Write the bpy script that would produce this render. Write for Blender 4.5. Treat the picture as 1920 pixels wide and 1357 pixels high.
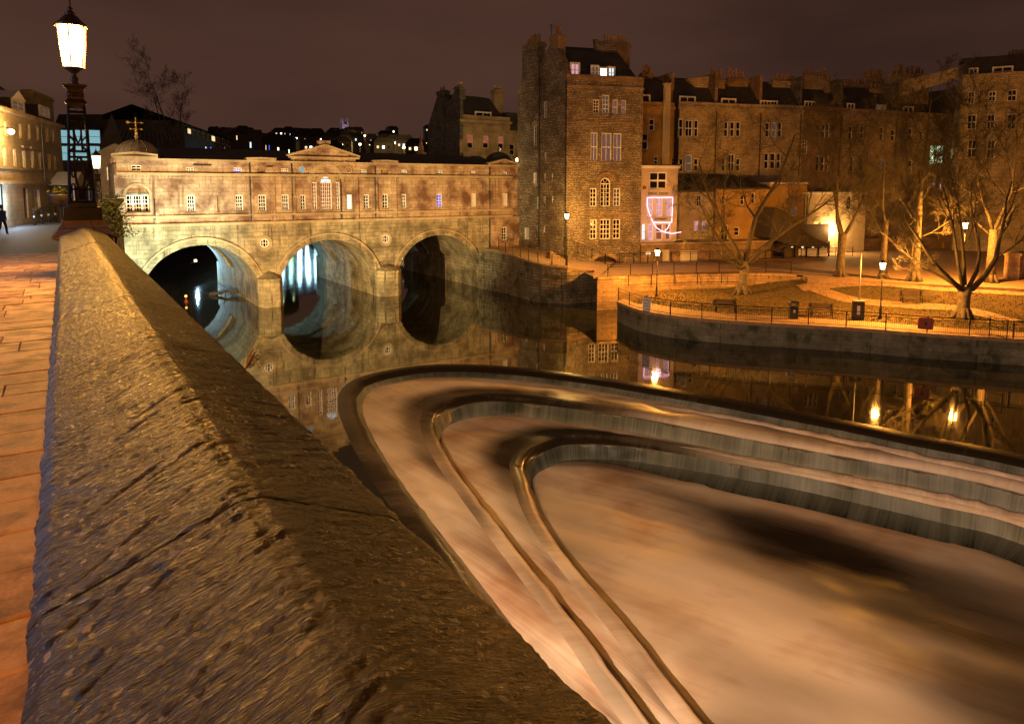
import bpy, bmesh, math, random
from mathutils import Vector, Matrix, noise
from mathutils.geometry import tessellate_polygon
random.seed(7)
sc = bpy.context.scene
for o in list(bpy.data.objects): bpy.data.objects.remove(o)
COL = sc.collection
R = math.radians

# ------------------------------------------------------------------ camera
FPX, CX, CY = 1306.0, 960.0, 481.0          # focal length and principal point of the shifted lens, in photograph pixels
PITCH, YAW = math.atan(131/1306), R(33.06)
CAM = Vector((0, 0, 11.0))                  # metres above the upper river
cd = bpy.data.cameras.new('camera'); cam = bpy.data.objects.new('camera', cd); COL.objects.link(cam)
cam.location = CAM; cam.rotation_euler = (R(90)-PITCH, 0, -YAW)
cd.sensor_fit = 'HORIZONTAL'; cd.sensor_width = 36; cd.lens = FPX/1920*36
cd.shift_y = -(678.5-CY)/1920; cd.clip_start = .05; cd.clip_end = 4000
sc.camera = cam

# ------------------------------------------------------------------ night sky
w = bpy.data.worlds.new('World'); sc.world = w; w.use_nodes = True
nt = w.node_tree; nt.nodes.clear()
def wn(t, **k):
    n = nt.nodes.new(t)
    for a, b in k.items(): setattr(n, a, b)
    return n
out = wn('ShaderNodeOutputWorld'); bg = wn('ShaderNodeBackground')
tc = wn('ShaderNodeTexCoord'); mp = wn('ShaderNodeMapping'); mp.inputs['Scale'].default_value = (1, 1, 3.5)
no = wn('ShaderNodeTexNoise'); no.inputs['Scale'].default_value = 1.6; no.inputs['Detail'].default_value = 5
cr = wn('ShaderNodeValToRGB')
cr.color_ramp.elements[0].position = .3; cr.color_ramp.elements[0].color = (.036, .0165, .0118, 1)
cr.color_ramp.elements[1].position = .72; cr.color_ramp.elements[1].color = (.082, .038, .0265, 1)
nt.links.new(tc.outputs['Generated'], mp.inputs['Vector']); nt.links.new(mp.outputs[0], no.inputs['Vector'])
nt.links.new(no.outputs['Fac'], cr.inputs['Fac']); nt.links.new(cr.outputs['Color'], bg.inputs['Color'])
bg.inputs['Strength'].default_value = 0.92                      # low cloud lit from below by the town
nt.links.new(bg.outputs[0], out.inputs['Surface'])

sc.view_settings.view_transform = 'Standard'; sc.view_settings.look = 'None'
sc.view_settings.exposure = 0.05; sc.view_settings.gamma = 1; sc.view_settings.use_curve_mapping = False
sc.render.engine = 'CYCLES'
cy = sc.cycles
cy.use_denoising = True
try: cy.denoiser = 'OPENIMAGEDENOISE'
except Exception: pass
cy.max_bounces = 5; cy.diffuse_bounces = 2; cy.glossy_bounces = 4; cy.transmission_bounces = 3
cy.caustics_reflective = False; cy.caustics_refractive = False
cy.sample_clamp_indirect = 4; cy.sample_clamp_direct = 0
cy.use_adaptive_sampling = True; cy.adaptive_threshold = .015
# ------------------------------------------------------------------ helpers
FW = Vector((math.sin(YAW)*math.cos(PITCH), math.cos(YAW)*math.cos(PITCH), -math.sin(PITCH)))
RT = Vector((math.cos(YAW), -math.sin(YAW), 0)); UP = RT.cross(FW)
def ray(u, v): return FW + RT*((u-CX)/FPX) - UP*((v-CY)/FPX)
def atz(u, v, z):
    d = ray(u, v); return CAM + d*((z-CAM.z)/d.z)
def atd(u, v, dep): return CAM + ray(u, v)*dep          # at a depth along the lens axis
def aty(u, v, y):
    d = ray(u, v); return CAM + d*(y/d.y)

class Fr:                       # a facade's frame: x to the right along it, y into the building, z up
    def __init__(s, ox, oy, deg, oz=0):
        s.M = Matrix.Translation((ox, oy, oz)) @ Matrix.Rotation(R(deg), 4, 'Z'); s.I = s.M.inverted()
        s.c = s.I @ CAM
    def px(s, u, v, y=0):
        d = s.I.to_3x3() @ ray(u, v); t = (y-s.c.y)/d.y; p = s.c + d*t
        return p.x, p.z
ID = Fr(0, 0, 0)
WM = {}                         # thing -> its matrix
def empty(name, label=None, cat=None, group=None, fr=None, loc=None, rz=0):
    o = bpy.data.objects.new(name, None); COL.objects.link(o); o.empty_display_size = .3
    M = fr.M.copy() if fr else Matrix.Translation(loc or (0, 0, 0)) @ Matrix.Rotation(rz, 4, 'Z')
    o.location = M.to_translation(); o.rotation_euler = M.to_euler()
    WM[o.name] = M
    return tag(o, label, cat, group)
def tag(o, label=None, cat=None, group=None, kind=None):
    if label: o['label'] = label
    if cat: o['category'] = cat
    if group: o['group'] = group
    if kind: o['kind'] = kind
    return o

class MB:
    def __init__(s, fr=None):
        s.v = []; s.f = []; s.M = fr.M if fr else Matrix.Identity(4); s.uv = {}; s.at = {}
    def add(s, vs, fs):
        n = len(s.v); s.v += [s.M @ Vector(p) for p in vs]; s.f += [tuple(i+n for i in f) for f in fs]; return s
    def box(s, x0, y0, z0, x1, y1, z1):
        if x0 > x1: x0, x1 = x1, x0
        if y0 > y1: y0, y1 = y1, y0
        if z0 > z1: z0, z1 = z1, z0
        return s.add([(x0,y0,z0),(x1,y0,z0),(x1,y1,z0),(x0,y1,z0),(x0,y0,z1),(x1,y0,z1),(x1,y1,z1),(x0,y1,z1)],
                     [(0,3,2,1),(4,5,6,7),(0,1,5,4),(1,2,6,5),(2,3,7,6),(3,0,4,7)])
    def quad(s, *p): return s.add(p, [(0,1,2,3)])
    def prism(s, pts, y0, y1):               # polygon in (x,z), extruded along y
        n = len(pts)
        a = sum(pts[i][0]*pts[(i+1)%n][1]-pts[(i+1)%n][0]*pts[i][1] for i in range(n))
        if a < 0: pts = pts[::-1]
        vs = [(x,y0,z) for x,z in pts]+[(x,y1,z) for x,z in pts]
        tr = tessellate_polygon([[Vector((x,z,0)) for x,z in pts]]) if n > 4 else None
        fs = [tuple(range(n)), tuple(range(2*n-1, n-1, -1))] if not tr else []
        if tr:
            for t in tr: fs += [tuple(t), tuple(i+n for i in reversed(t))]
        fs += [(i, i+n, (i+1)%n+n, (i+1)%n) for i in range(n)]
        return s.add(vs, fs)
    def flat(s, pts, z0, z1=None):           # polygon in (x,y): a sheet, or a slab when z1 is given
        n = len(pts); tr = tessellate_polygon([[Vector((x,y,0)) for x,y in pts]])
        a = sum(pts[i][0]*pts[(i+1)%n][1]-pts[(i+1)%n][0]*pts[i][1] for i in range(n))
        def up(t):
            p = [pts[i] for i in t]
            return tuple(t) if (p[1][0]-p[0][0])*(p[2][1]-p[0][1])-(p[2][0]-p[0][0])*(p[1][1]-p[0][1]) > 0 else tuple(reversed(t))
        if z1 is None: return s.add([(x,y,z0) for x,y in pts], [up(t) for t in tr])
        vs = [(x,y,z0) for x,y in pts]+[(x,y,z1) for x,y in pts]
        fs = [tuple(i+n for i in up(t)) for t in tr]
        for i in range(n):
            j = (i+1)%n; fs.append((i,j,j+n,i+n) if a > 0 else (j,i,i+n,j+n))
        return s.add(vs, fs)
    def tube(s, pts, r, n=6, cap=True):
        pts = [Vector(p) for p in pts]; k = len(pts)
        rs = r if isinstance(r, (list, tuple)) else [r]*k
        vs = []; fs = []; a = None
        for i, p in enumerate(pts):
            t = (pts[min(i+1,k-1)]-pts[max(i-1,0)]).normalized()
            if a is None:
                a = t.cross(Vector((0,0,1)) if abs(t.z) < .9 else Vector((1,0,0))).normalized()
            else:
                a = (a - t*a.dot(t)); a = a.normalized() if a.length > 1e-6 else t.orthogonal().normalized()
            b = t.cross(a)
            for j in range(n):
                th = 2*math.pi*j/n; vs.append(p + (a*math.cos(th)+b*math.sin(th))*rs[i])
        for i in range(k-1):
            for j in range(n):
                fs.append((i*n+j, i*n+(j+1)%n, (i+1)*n+(j+1)%n, (i+1)*n+j))
        if cap: fs += [tuple(range(n-1,-1,-1)), tuple(range((k-1)*n, k*n))]
        return s.add(vs, fs)
    def lathe(s, prof, c=(0,0,0), n=16, turn=0):
        vs = []; fs = []
        for r, z in prof:
            for j in range(n):
                th = 2*math.pi*j/n+turn; vs.append((c[0]+r*math.cos(th), c[1]+r*math.sin(th), c[2]+z))
        k = len(prof)
        for i in range(k-1):
            for j in range(n): fs.append((i*n+j, i*n+(j+1)%n, (i+1)*n+(j+1)%n, (i+1)*n+j))
        fs += [tuple(range(n-1,-1,-1)), tuple(range((k-1)*n, k*n))]
        return s.add(vs, fs)
    def grid(s, rows, uv=None):              # rows of points, all of one length
        m = len(rows[0]); vs = [p for r in rows for p in r]; n0 = len(s.f)
        fs = [(i*m+j, i*m+j+1, (i+1)*m+j+1, (i+1)*m+j) for i in range(len(rows)-1) for j in range(m-1)]
        b = len(s.v); s.add(vs, fs)
        if uv:
            for i, r in enumerate(uv):
                for j, q in enumerate(r): s.uv[b+i*m+j] = q
        return s
    def build(s, name, mat, parent=None, smooth=False, label=None, cat=None, group=None, kind=None, loc=None):
        I = Matrix.Identity(4)
        if parent is not None: I = WM[parent.name].inverted()
        elif loc is not None: I = Matrix.Translation(loc).inverted()
        me = bpy.data.meshes.new(name); me.from_pydata([I @ p for p in s.v], [], s.f); me.update()
        if s.uv:
            l = me.uv_layers.new(name='UVMap')
            for lp in me.loops: l.data[lp.index].uv = s.uv.get(lp.vertex_index, (0,0))
        if s.at:
            ca = me.attributes.new('foam_shade', 'FLOAT', 'POINT')
            for i in range(len(me.vertices)): ca.data[i].value = s.at.get(i, 0.)
        if smooth:
            for p in me.polygons: p.use_smooth = True
        if mat: me.materials.append(MAT[mat] if isinstance(mat, str) else mat)
        o = bpy.data.objects.new(name, me); COL.objects.link(o)
        if parent is not None: o.parent = parent; WM[o.name] = WM[parent.name]
        else: WM[o.name] = Matrix.Translation(loc) if loc is not None else Matrix.Identity(4)
        if loc is not None and parent is None: o.location = loc
        return tag(o, label, cat, group, kind)
def kids(o): return [c for c in bpy.data.objects if c.parent == o]
def copy_tree(o, parent=None, loc=None, rz=None, label=None, ch=None):
    if ch is None:
        ch = {}
        for x in bpy.data.objects:
            if x.parent: ch.setdefault(x.parent.name, []).append(x)
    c = o.copy(); COL.objects.link(c)
    if parent is not None: c.parent = parent
    if loc is not None: c.location = loc
    if rz is not None: c.rotation_euler = (0, 0, rz)
    if label: c['label'] = label
    for x in ch.get(o.name, []): copy_tree(x, c, ch=ch)
    return c
def lerp(a, b, t): return a+(b-a)*t
def sm(x): x = max(0, min(1, x)); return x*x*(3-2*x)
def catmull(pts, n):
    P = [Vector(p) for p in pts]; P = [P[0]*2-P[1]]+P+[P[-1]*2-P[-2]]; o = []
    for i in range(1, len(P)-2):
        for k in range(16):
            t = k/16; a, b, c, d = P[i-1:i+3]
            o.append(.5*((2*b)+(c-a)*t+(2*a-5*b+4*c-d)*t*t+(3*b-a-3*c+d)*t**3))
    o.append(P[-2]); return resample(o, n)
def resample(o, n):
    L = [0]
    for i in range(1, len(o)): L.append(L[-1]+(o[i]-o[i-1]).length)
    r = []; j = 0
    for k in range(n):
        s = L[-1]*k/(n-1)
        while j < len(o)-2 and L[j+1] < s: j += 1
        r.append(o[j].lerp(o[j+1], (s-L[j])/max(1e-9, L[j+1]-L[j])))
    return r
def lamp_light(name, loc, power, col, parent=None, rad=.12, kind='POINT', target=None, size=None, blend=.6):
    l = bpy.data.lights.new(name, kind); l.energy = power; l.color = col
    l.shadow_soft_size = rad
    if kind == 'SPOT': l.spot_size = R(size); l.spot_blend = blend
    o = bpy.data.objects.new(name, l); COL.objects.link(o)
    p = Vector(loc)
    if target is not None: o.rotation_euler = (Vector(target)-p).to_track_quat('-Z', 'Y').to_euler()
    if parent is not None:
        o.parent = parent; I = WM[parent.name].inverted(); o.location = I @ p
        if target is not None: o.rotation_euler = (I.to_3x3() @ (Vector(target)-p)).to_track_quat('-Z', 'Y').to_euler()
    else: o.location = p
    return o

# ------------------------------------------------------------------ materials
MAT = {}
class NT:
    def __init__(s, name):
        s.m = bpy.data.materials.new(name); s.m.use_nodes = True; s.t = s.m.node_tree; s.t.nodes.clear(); MAT[name] = s.m
        s.o = s.n('ShaderNodeOutputMaterial')
    def n(s, ty, inp=None, **k):
        n = s.t.nodes.new(ty)
        for a, b in k.items(): setattr(n, a, b)
        for a, b in (inp or {}).items():
            if isinstance(b, bpy.types.NodeSocket): s.t.links.new(b, n.inputs[a])
            else: n.inputs[a].default_value = b
        return n
    def math(s, op, a, b=0.0, clamp=False):
        return s.n('ShaderNodeMath', {0: a, 1: b}, operation=op, use_clamp=clamp).outputs[0]
    def noise(s, vec, scale, detail=4, rough=.55): 
        i = {'Scale': scale, 'Detail': detail, 'Roughness': rough}
        if vec is not None: i['Vector'] = vec
        return s.n('ShaderNodeTexNoise', i).outputs['Fac']
    def mapping(s, vec, scale=(1,1,1), rot=(0,0,0), loc=(0,0,0)):
        return s.n('ShaderNodeMapping', {'Vector': vec, 'Scale': scale, 'Rotation': rot, 'Location': loc}).outputs[0]
    def ramp(s, fac, stops):
        r = s.n('ShaderNodeValToRGB', {'Fac': fac}); e = r.color_ramp.elements
        while len(e) < len(stops): e.new(.5)
        for x, (p, c) in zip(e, stops):
            x.position = p; x.color = (c, c, c, 1) if isinstance(c, (int, float)) else tuple(c)+(1,)
        return r.outputs[0]
    def mix(s, fac, a, b, mode='MIX'):
        def c(x): return tuple(x)+(1,) if isinstance(x, tuple) and len(x) == 3 else x
        n = s.n('ShaderNodeMix', data_type='RGBA', blend_type=mode)
        for key, val in ((0, fac), (6, c(a)), (7, c(b))):
            if isinstance(val, bpy.types.NodeSocket): s.t.links.new(val, n.inputs[key])
            else: n.inputs[key].default_value = val
        return n.outputs[2]
    def bsdf(s, col, rough=.8, metal=0, bump=None, strength=.5, dist=.02, **k):
        i = {'Base Color': col if isinstance(col, bpy.types.NodeSocket) else tuple(col)+(1,), 'Roughness': rough, 'Metallic': metal}
        i.update(k)
        if bump is not None:
            i['Normal'] = s.n('ShaderNodeBump', {'Height': bump, 'Strength': strength, 'Distance': dist}).outputs[0]
        b = s.n('ShaderNodeBsdfPrincipled', i).outputs[0]
        s.t.links.new(b, s.o.inputs['Surface']); return b
def plain(name, col, rough=.7, metal=0, var=.25, scale=6, bump=.15):
    t = NT(name); p = t.n('ShaderNodeTexCoord').outputs['Object']; f = t.noise(p, scale, 5)
    c = t.mix(t.ramp(f, [(.3, 0.), (.7, 1.)]), tuple(x*(1-var) for x in col), tuple(min(1, x*(1+var)) for x in col))
    t.bsdf(c, rough, metal, bump=t.noise(p, scale*6, 3) if bump else None, strength=bump, dist=.01); return t
def emit(name, col, power):
    t = NT(name); e = t.n('ShaderNodeEmission', {'Color': tuple(col)+(1,), 'Strength': power}).outputs[0]
    t.t.links.new(e, t.o.inputs['Surface'])
def stone(name, c1, c2, mortar, bw=.75, bh=.36, stain=(.05,.035,.018), stain_amt=.6, streak=.5, rub=0., bump=.5, msize=.012, seedz=0, moss=None):
    """coursed limestone: blocks, uneven tone, soot and water stains"""
    t = NT(name); p = t.n('ShaderNodeTexCoord').outputs['Object']
    x = t.n('ShaderNodeSeparateXYZ', {0: p})
    u = t.math('ADD', x.outputs[0], x.outputs[1])
    vec = t.n('ShaderNodeCombineXYZ', {0: u, 1: x.outputs[2], 2: 0.0}).outputs[0]
    if rub:                                    # rubble: courses wander and block widths vary
        d = t.n('ShaderNodeTexNoise', {'Vector': p, 'Scale': 1.7, 'Detail': 3}).outputs['Color']
        d = t.n('ShaderNodeVectorMath', {0: d, 1: (.5,.5,.5)}, operation='SUBTRACT').outputs[0]
        d = t.n('ShaderNodeVectorMath', {0: d, 'Scale': rub}, operation='SCALE').outputs[0]
        vec = t.n('ShaderNodeVectorMath', {0: vec, 1: d}, operation='ADD').outputs[0]
    br = t.n('ShaderNodeTexBrick', {'Vector': vec, 'Color1': (.25,.25,.25,1), 'Color2': (1,1,1,1), 'Mortar': (0,0,0,1), 'Scale': 1.0,
             'Mortar Size': msize, 'Mortar Smooth': .3, 'Bias': 0.0, 'Brick Width': bw, 'Row Height': bh}, offset=.5)
    br.offset_frequency = 2; br.squash = 1.25 if rub else 1.0; br.squash_frequency = 3
    fac, blk = br.outputs['Fac'], br.outputs['Color']
    col = t.mix(blk, c1, c2)
    n1 = t.noise(p, .55, 6, .6); n2 = t.noise(p, 4.5, 5, .6)
    col = t.mix(t.ramp(n2, [(.35, .0), (.75, .55)]), col, tuple(a*.62 for a in c1))
    sv = t.mapping(p, (1.9, 1.9, .16)); st = t.noise(sv, 1.5, 6, .65)
    s1 = t.math('MULTIPLY', t.ramp(n1, [(.42, 0.), (.62, 1.)]), stain_amt)
    s2 = t.math('MULTIPLY', t.ramp(st, [(.5, 0.), (.68, 1.)]), streak)
    col = t.mix(t.math('MAXIMUM', s1, s2), col, stain)
    if moss:
        col = t.mix(t.math('MULTIPLY', t.ramp(t.noise(p, 1.1, 6), [(.55, 0.), (.66, 1.)]), .7), col, moss)
    col = t.mix(t.math('MULTIPLY', fac, .75), col, mortar)
    h = t.math('ADD', t.math('MULTIPLY', t.math('SUBTRACT', 1.0, fac), .8), t.math('MULTIPLY', t.math('ADD', n2, t.math('MULTIPLY', t.noise(p, 22, 3), .4)), .5))
    if rub: h = t.math('ADD', h, t.math('MULTIPLY', t.n('ShaderNodeSeparateColor', {0: blk}).outputs[0], .5))
    t.bsdf(col, .88, bump=h, strength=bump, dist=.05)
# --- masonry
stone('bath_stone', (.36,.25,.15), (.60,.45,.29), (.12,.08,.05), stain=(.125,.052,.028), stain_amt=.95, streak=.9, bump=.45, bw=.8, bh=.34)
stone('bath_stone_plain', (.44,.34,.19), (.54,.43,.25), (.25,.19,.11), stain=(.15,.09,.045), stain_amt=.6, streak=.4, bump=.3, bw=1.4, bh=.3)
stone('bridge_stone', (.30,.24,.13), (.50,.42,.25), (.08,.065,.04), stain=(.05,.04,.02), stain_amt=.75, streak=1.0, bump=.7, bw=.9, bh=.38)
stone('tower_rubble', (.19,.145,.09), (.60,.49,.33), (.03,.024,.016), stain=(.07,.045,.028), stain_amt=.6, streak=.3, rub=.34, bump=1.0, bw=.46, bh=.17, msize=.03)
stone('grey_rubble', (.13,.12,.10), (.36,.34,.28), (.03,.028,.022), stain=(.03,.028,.022), stain_amt=.4, streak=.25, rub=.34, bump=1.0, bw=.5, bh=.19, msize=.028)
stone('quay_stone', (.20,.17,.11), (.42,.35,.23), (.05,.04,.025), stain=(.025,.025,.012), stain_amt=.55, streak=.85, rub=.05, bump=.9, bw=.7, bh=.3, msize=.02, moss=(.05,.055,.02))
stone('park_wall', (.15,.145,.11), (.29,.27,.20), (.05,.05,.035), stain=(.045,.05,.028), stain_amt=.6, streak=.6, bump=.5, bw=1.6, bh=.5, moss=(.03,.045,.015))
stone('terrace_stone', (.40,.31,.17), (.72,.57,.33), (.14,.105,.06), stain=(.09,.065,.035), stain_amt=.45, streak=.6, rub=.06, bump=.7, bw=.55, bh=.24, msize=.018)
stone('brown_stone', (.27,.175,.09), (.45,.31,.165), (.08,.05,.03), stain=(.05,.034,.02), stain_amt=.5, streak=.5, rub=.04, bump=.6, bw=.6, bh=.25)
stone('ochre_render', (.46,.28,.08), (.50,.31,.10), (.44,.27,.08), stain=(.18,.10,.035), stain_amt=.45, streak=.5, bump=.15, bw=2, bh=1)
stone('cream_render', (.58,.47,.32), (.62,.51,.35), (.57,.46,.31), stain=(.30,.21,.12), stain_amt=.35, streak=.35, bump=.12, bw=2, bh=1)
stone('parade_stone', (.42,.32,.17), (.54,.42,.24), (.2,.15,.08), stain=(.12,.08,.04), stain_amt=.5, streak=.4, bump=.4, bw=.9, bh=.36)
stone('slate', (.045,.040,.037), (.085,.075,.068), (.012,.011,.010), stain=(.02,.018,.016), stain_amt=.4, streak=.3, bump=.5, bw=.3, bh=.2)
plain('lead_roof', (.030,.028,.030), .6, 0, .3, 2, .2)
plain('dome_lead', (.22,.19,.15), .5, .2, .25, 3, .2)
plain('dark_dome', (.05,.05,.05), .5, .2, .25, 3, .2)
plain('white_paint', (.78,.76,.70), .5, 0, .06, 3, .05)
plain('black_iron', (.022,.020,.020), .38, .6, .3, 5, .3)
plain('brown_iron', (.045,.024,.014), .45, .4, .35, 5, .3)
plain('pipe_iron', (.020,.026,.024), .5, .3, .3, 3, .1)
plain('clay_pot', (.34,.20,.09), .85, 0, .3, 3, .2)
plain('gold_leaf', (.45,.30,.09), .4, .7, .1, 3, .05)
plain('blind_cream', (.62,.58,.48), .8, 0, .1, 3, .05)
plain('timber', (.10,.065,.035), .65, 0, .3, 8, .3)
plain('door_white', (.66,.60,.46), .6, 0, .08, 3, .05)
plain('flue_cream', (.62,.50,.30), .5, 0, .08, 2, .05)
plain('red_plastic', (.30,.045,.02), .5, 0, .15, 4, .05)
plain('bin_black', (.03,.03,.033), .4, 0, .2, 4, .1)
plain('paper_white', (.85,.85,.88), .7, 0, .04, 3, 0)
plain('ink', (.02,.02,.03), .7, 0, .05, 3, 0)
plain('coat_blue', (.02,.035,.12), .8, 0, .2, 4, .2)
plain('trouser_dark', (.015,.016,.025), .85, 0, .2, 4, .2)
plain('skin', (.45,.27,.18), .55, 0, .06, 8, .03)
plain('hair_dark', (.03,.02,.012), .6, 0, .2, 20, .3)
plain('bark', (.12,.095,.055), .9, 0, .45, 5, .8)
plain('twig', (.06,.048,.024), .9, 0, .3, 4, .2)
plain('leaf_dark', (.045,.06,.018), .6, 0, .4, 6, .2)
plain('canvas_dark', (.06,.046,.034), .85, 0, .3, 4, .3)
plain('asphalt', (.05,.048,.046), .7, 0, .3, 9, .4)
plain('path_stone', (.34,.22,.13), .85, 0, .25, 2.5, .35)
plain('earth', (.07,.055,.03), .95, 0, .3, 2, .5)
plain('far_wall', (.11,.095,.08), .9, 0, .2, 1, .2)
plain('far_dark', (.055,.046,.038), .9, 0, .3, 1, .2)
plain('zinc', (.16,.17,.18), .4, .5, .15, 3, .1)
plain('driftwood', (.07,.06,.05), .9, 0, .4, 5, .5)
t = NT('far_trees'); p = t.n('ShaderNodeTexCoord').outputs['Object']
t.bsdf(t.mix(t.noise(p, .05, 5), (.03,.028,.018), (.06,.05,.034)), .95)  # woodland colour lightened to stand for distance haze
t = NT('hill_ground'); p = t.n('ShaderNodeTexCoord').outputs['Object']
t.bsdf(t.mix(t.noise(p, .02, 6), (.012,.014,.008), (.04,.036,.022)), .95)
# --- glass and lit things
t = NT('glass_dark'); p = t.n('ShaderNodeTexCoord').outputs['Object']
t.bsdf(t.mix(t.noise(p, .9, 3), (.004,.004,.005), (.030,.022,.015)), .06, bump=t.noise(p, 1.2, 2), strength=.06, dist=.05)
emit('lit_warm', (1,.72,.36), 1.3); emit('lit_blue', (.10,.16,1), .9); emit('lit_cool', (.62,.86,1), 1.4)
emit('lit_white', (.86,.93,1), 26.0); emit('lit_pink', (1,.50,.55), .65); emit('lit_dim', (.55,.33,.22), .16)
emit('lit_red', (.8,.22,.12), .35); emit('lit_green', (.75,1,.55), 2.6); emit('lit_cyan', (.42,.85,.95), .5)
emit('curtain_pink', (.75,.36,.26), .20)
def lit_glass(name, col, power, clear):
    t = NT(name); a_ = t.n('ShaderNodeEmission', {'Color': tuple(col)+(1,), 'Strength': power}).outputs[0]; b_ = t.n('ShaderNodeBsdfTransparent').outputs[0]
    t.t.links.new(t.n('ShaderNodeMixShader', {0: 1-clear, 1: b_, 2: a_}).outputs[0], t.o.inputs['Surface'])
lit_glass('lamp_hot', (1,.80,.45), 160, .85); lit_glass('lamp_cool', (.7,.8,1), 60, .7); lit_glass('lamp_park', (1,.66,.26), 60, .6); emit('lamp_far', (1,.66,.30), 14); emit('far_white', (.85,.92,1), 5)
emit('rope_light', (1,.50,.66), 3.2); emit('church_glow', (.50,.42,1), 1.5); emit('upstream_glow', (.45,.82,1), 30); emit('flood_glass', (1,.8,.45), 4)
emit('orange_bulb', (1,.45,.08), 4); emit('upstream_green', (.35,1,.35), 8)
# ------------------------------------------------------------------ water and weir materials
t = NT('river_water'); p = t.n('ShaderNodeTexCoord').outputs['Object']
h = t.math('ADD', t.noise(t.mapping(p, (.5,.5,.5)), 1.2, 3), t.math('MULTIPLY', t.noise(t.mapping(p, (1.6,.55,1)), 2.4, 2), .35))
yy = t.n('ShaderNodeSeparateXYZ', {0: p}).outputs[1]
up_ = t.math('ADD', 1.0, t.math('MULTIPLY', t.math('MULTIPLY', t.math('SUBTRACT', yy, 64.0), .03, True), 9.0))
h = t.math('MULTIPLY', h, up_)                                # the breeze ruffles the reach above the bridge
t.bsdf(t.mix(t.noise(p, .12, 3), (.012,.014,.006), (.028,.026,.010)), t.math('ADD', .03, t.math('MULTIPLY', t.math('MULTIPLY', t.math('SUBTRACT', yy, 66.0), .05, True), .10)), bump=h, strength=.055, dist=.05, IOR=2.1)
def weir_mat(name, white, cream, dark, su, sv, amp=1.5, fine=.22):
    t = NT(name); uv = t.n('ShaderNodeTexCoord').outputs['UV']; p = t.n('ShaderNodeTexCoord').outputs['Object']
    a = t.n('ShaderNodeAttribute', attribute_name='foam_shade').outputs['Fac']
    s1 = t.noise(t.mapping(uv, (su, sv, 1)), 1.0, 6, .62); s2 = t.noise(t.mapping(uv, (su*6, sv*1.5, 1), loc=(3,1,0)), 1.0, 4, .6)
    k = t.math('ADD', t.math('MULTIPLY', s1, 1-fine), t.math('MULTIPLY', s2, fine))
    m = t.ramp(t.math('ADD', a, t.math('MULTIPLY', t.math('SUBTRACT', k, .5), amp), True), [(0.,0.),(.5,.42),(1.,1.)])
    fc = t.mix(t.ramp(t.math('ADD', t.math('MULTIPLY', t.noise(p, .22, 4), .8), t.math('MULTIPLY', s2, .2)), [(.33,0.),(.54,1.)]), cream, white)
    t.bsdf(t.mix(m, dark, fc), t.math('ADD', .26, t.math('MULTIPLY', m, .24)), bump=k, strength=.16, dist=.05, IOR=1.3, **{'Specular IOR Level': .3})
weir_mat('weir_water', (.90,.78,.62), (.52,.31,.19), (.026,.019,.010), .42, .10, .50)  # cream here and in the basin carries the reddish shadow tint
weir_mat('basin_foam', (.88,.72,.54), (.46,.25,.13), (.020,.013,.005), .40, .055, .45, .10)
weir_mat('weir_curtain', (.34,.37,.32), (.20,.22,.18), (.028,.036,.026), 1.8, .08, 1.6, .4)  # ambient grey-green put into the base colour of the falls
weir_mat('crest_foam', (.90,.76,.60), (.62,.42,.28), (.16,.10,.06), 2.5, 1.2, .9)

# ------------------------------------------------------------------ the weir: three curved steps
def plan(px, z): return [atz(u, v, z).to_2d() for u, v in px]
V2 = Vector
Z1, Z2, Z3 = -.5, -1.45, -2.4
R1 = [V2((35.2,-18)), V2((34.6,-6)), V2((33.8,4))]+plan([(1920,852),(1760,822),(1600,790),(1450,762),(1330,740),(1200,718),(1080,700),(960,687),(860,682),(790,684),(745,690)], 0)
A1 = plan([(745,690),(700,699),(660,712),(638,732),(632,757),(642,795),(668,850),(705,912)], 0)+[V2((8.5,17)), V2((7.6,10)), V2((6.6,0)), V2((5.5,-18))]
R2 = [V2((33.6,-18)), V2((32.8,-6)), V2((32.0,4))]+plan([(1920,902),(1792,872),(1605,839),(1462,814),(1331,790),(1200,766),(1095,752),(971,738),(892,738),(847,746)], Z1)
A2 = plan([(847,746),(813,757),(792,774),(787,795),(796,826),(820,872),(882,958),(925,1018),(1053,1188),(1163,1350)], Z1)+[V2((8.7,4)), V2((8.0,-5)), V2((7.4,-18))]
R3 = [V2((31.6,-18)), V2((31.0,-6)), V2((30.3,4))]+plan([(1905,957),(1785,930),(1612,893),(1500,870),(1395,852),(1260,829),(1150,815),(1047,815),(1009,826)], Z2)
A3 = plan([(1009,826),(971,843),(955,862),(958,890),(980,960),(1032,1044),(1121,1154),(1228,1297),(1271,1353)], Z2)+[V2((10.6,4)), V2((9.9,-5)), V2((9.4,-18))]
NS = 150
def curve(a, b):
    A = catmull(a, NS); B = catmull(b, NS); return A+B[1:]
C1, C2, C3 = curve(R1, A1), curve(R2, A2), curve(R3, A3)
def soften(c, it=6):
    for _ in range(it): c = [c[0]]+[(c[i-1]+c[i]*2+c[i+1])/4 for i in range(1, len(c)-1)]+[c[-1]]
    return c
C1, C2, C3 = soften(C1), soften(C2), soften(C3)
def inward(c):                                   # the curves run right arm -> apex -> left arm: the basin lies on their left
    r = []
    for i in range(len(c)):
        d = (c[min(i+1, len(c)-1)]-c[max(i-1, 0)]).normalized(); r.append(V2((-d.y, d.x)))
    return soften(r, 10)
def arc(c):
    L = [0.]
    for i in range(1, len(c)): L.append(L[-1]+(c[i]-c[i-1]).length)
    return L
river_sheets = []
def sheet(name, rows, uvs, mat, parent=None, kind='structure', label=None):
    m = MB(); m.grid(rows, uvs)
    o = m.build(name, mat, parent, smooth=True)
    if parent is None: tag(o, kind=kind)
    return o
def off(c, n, d): return [p+q*d for p, q in zip(c, n)]
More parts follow.
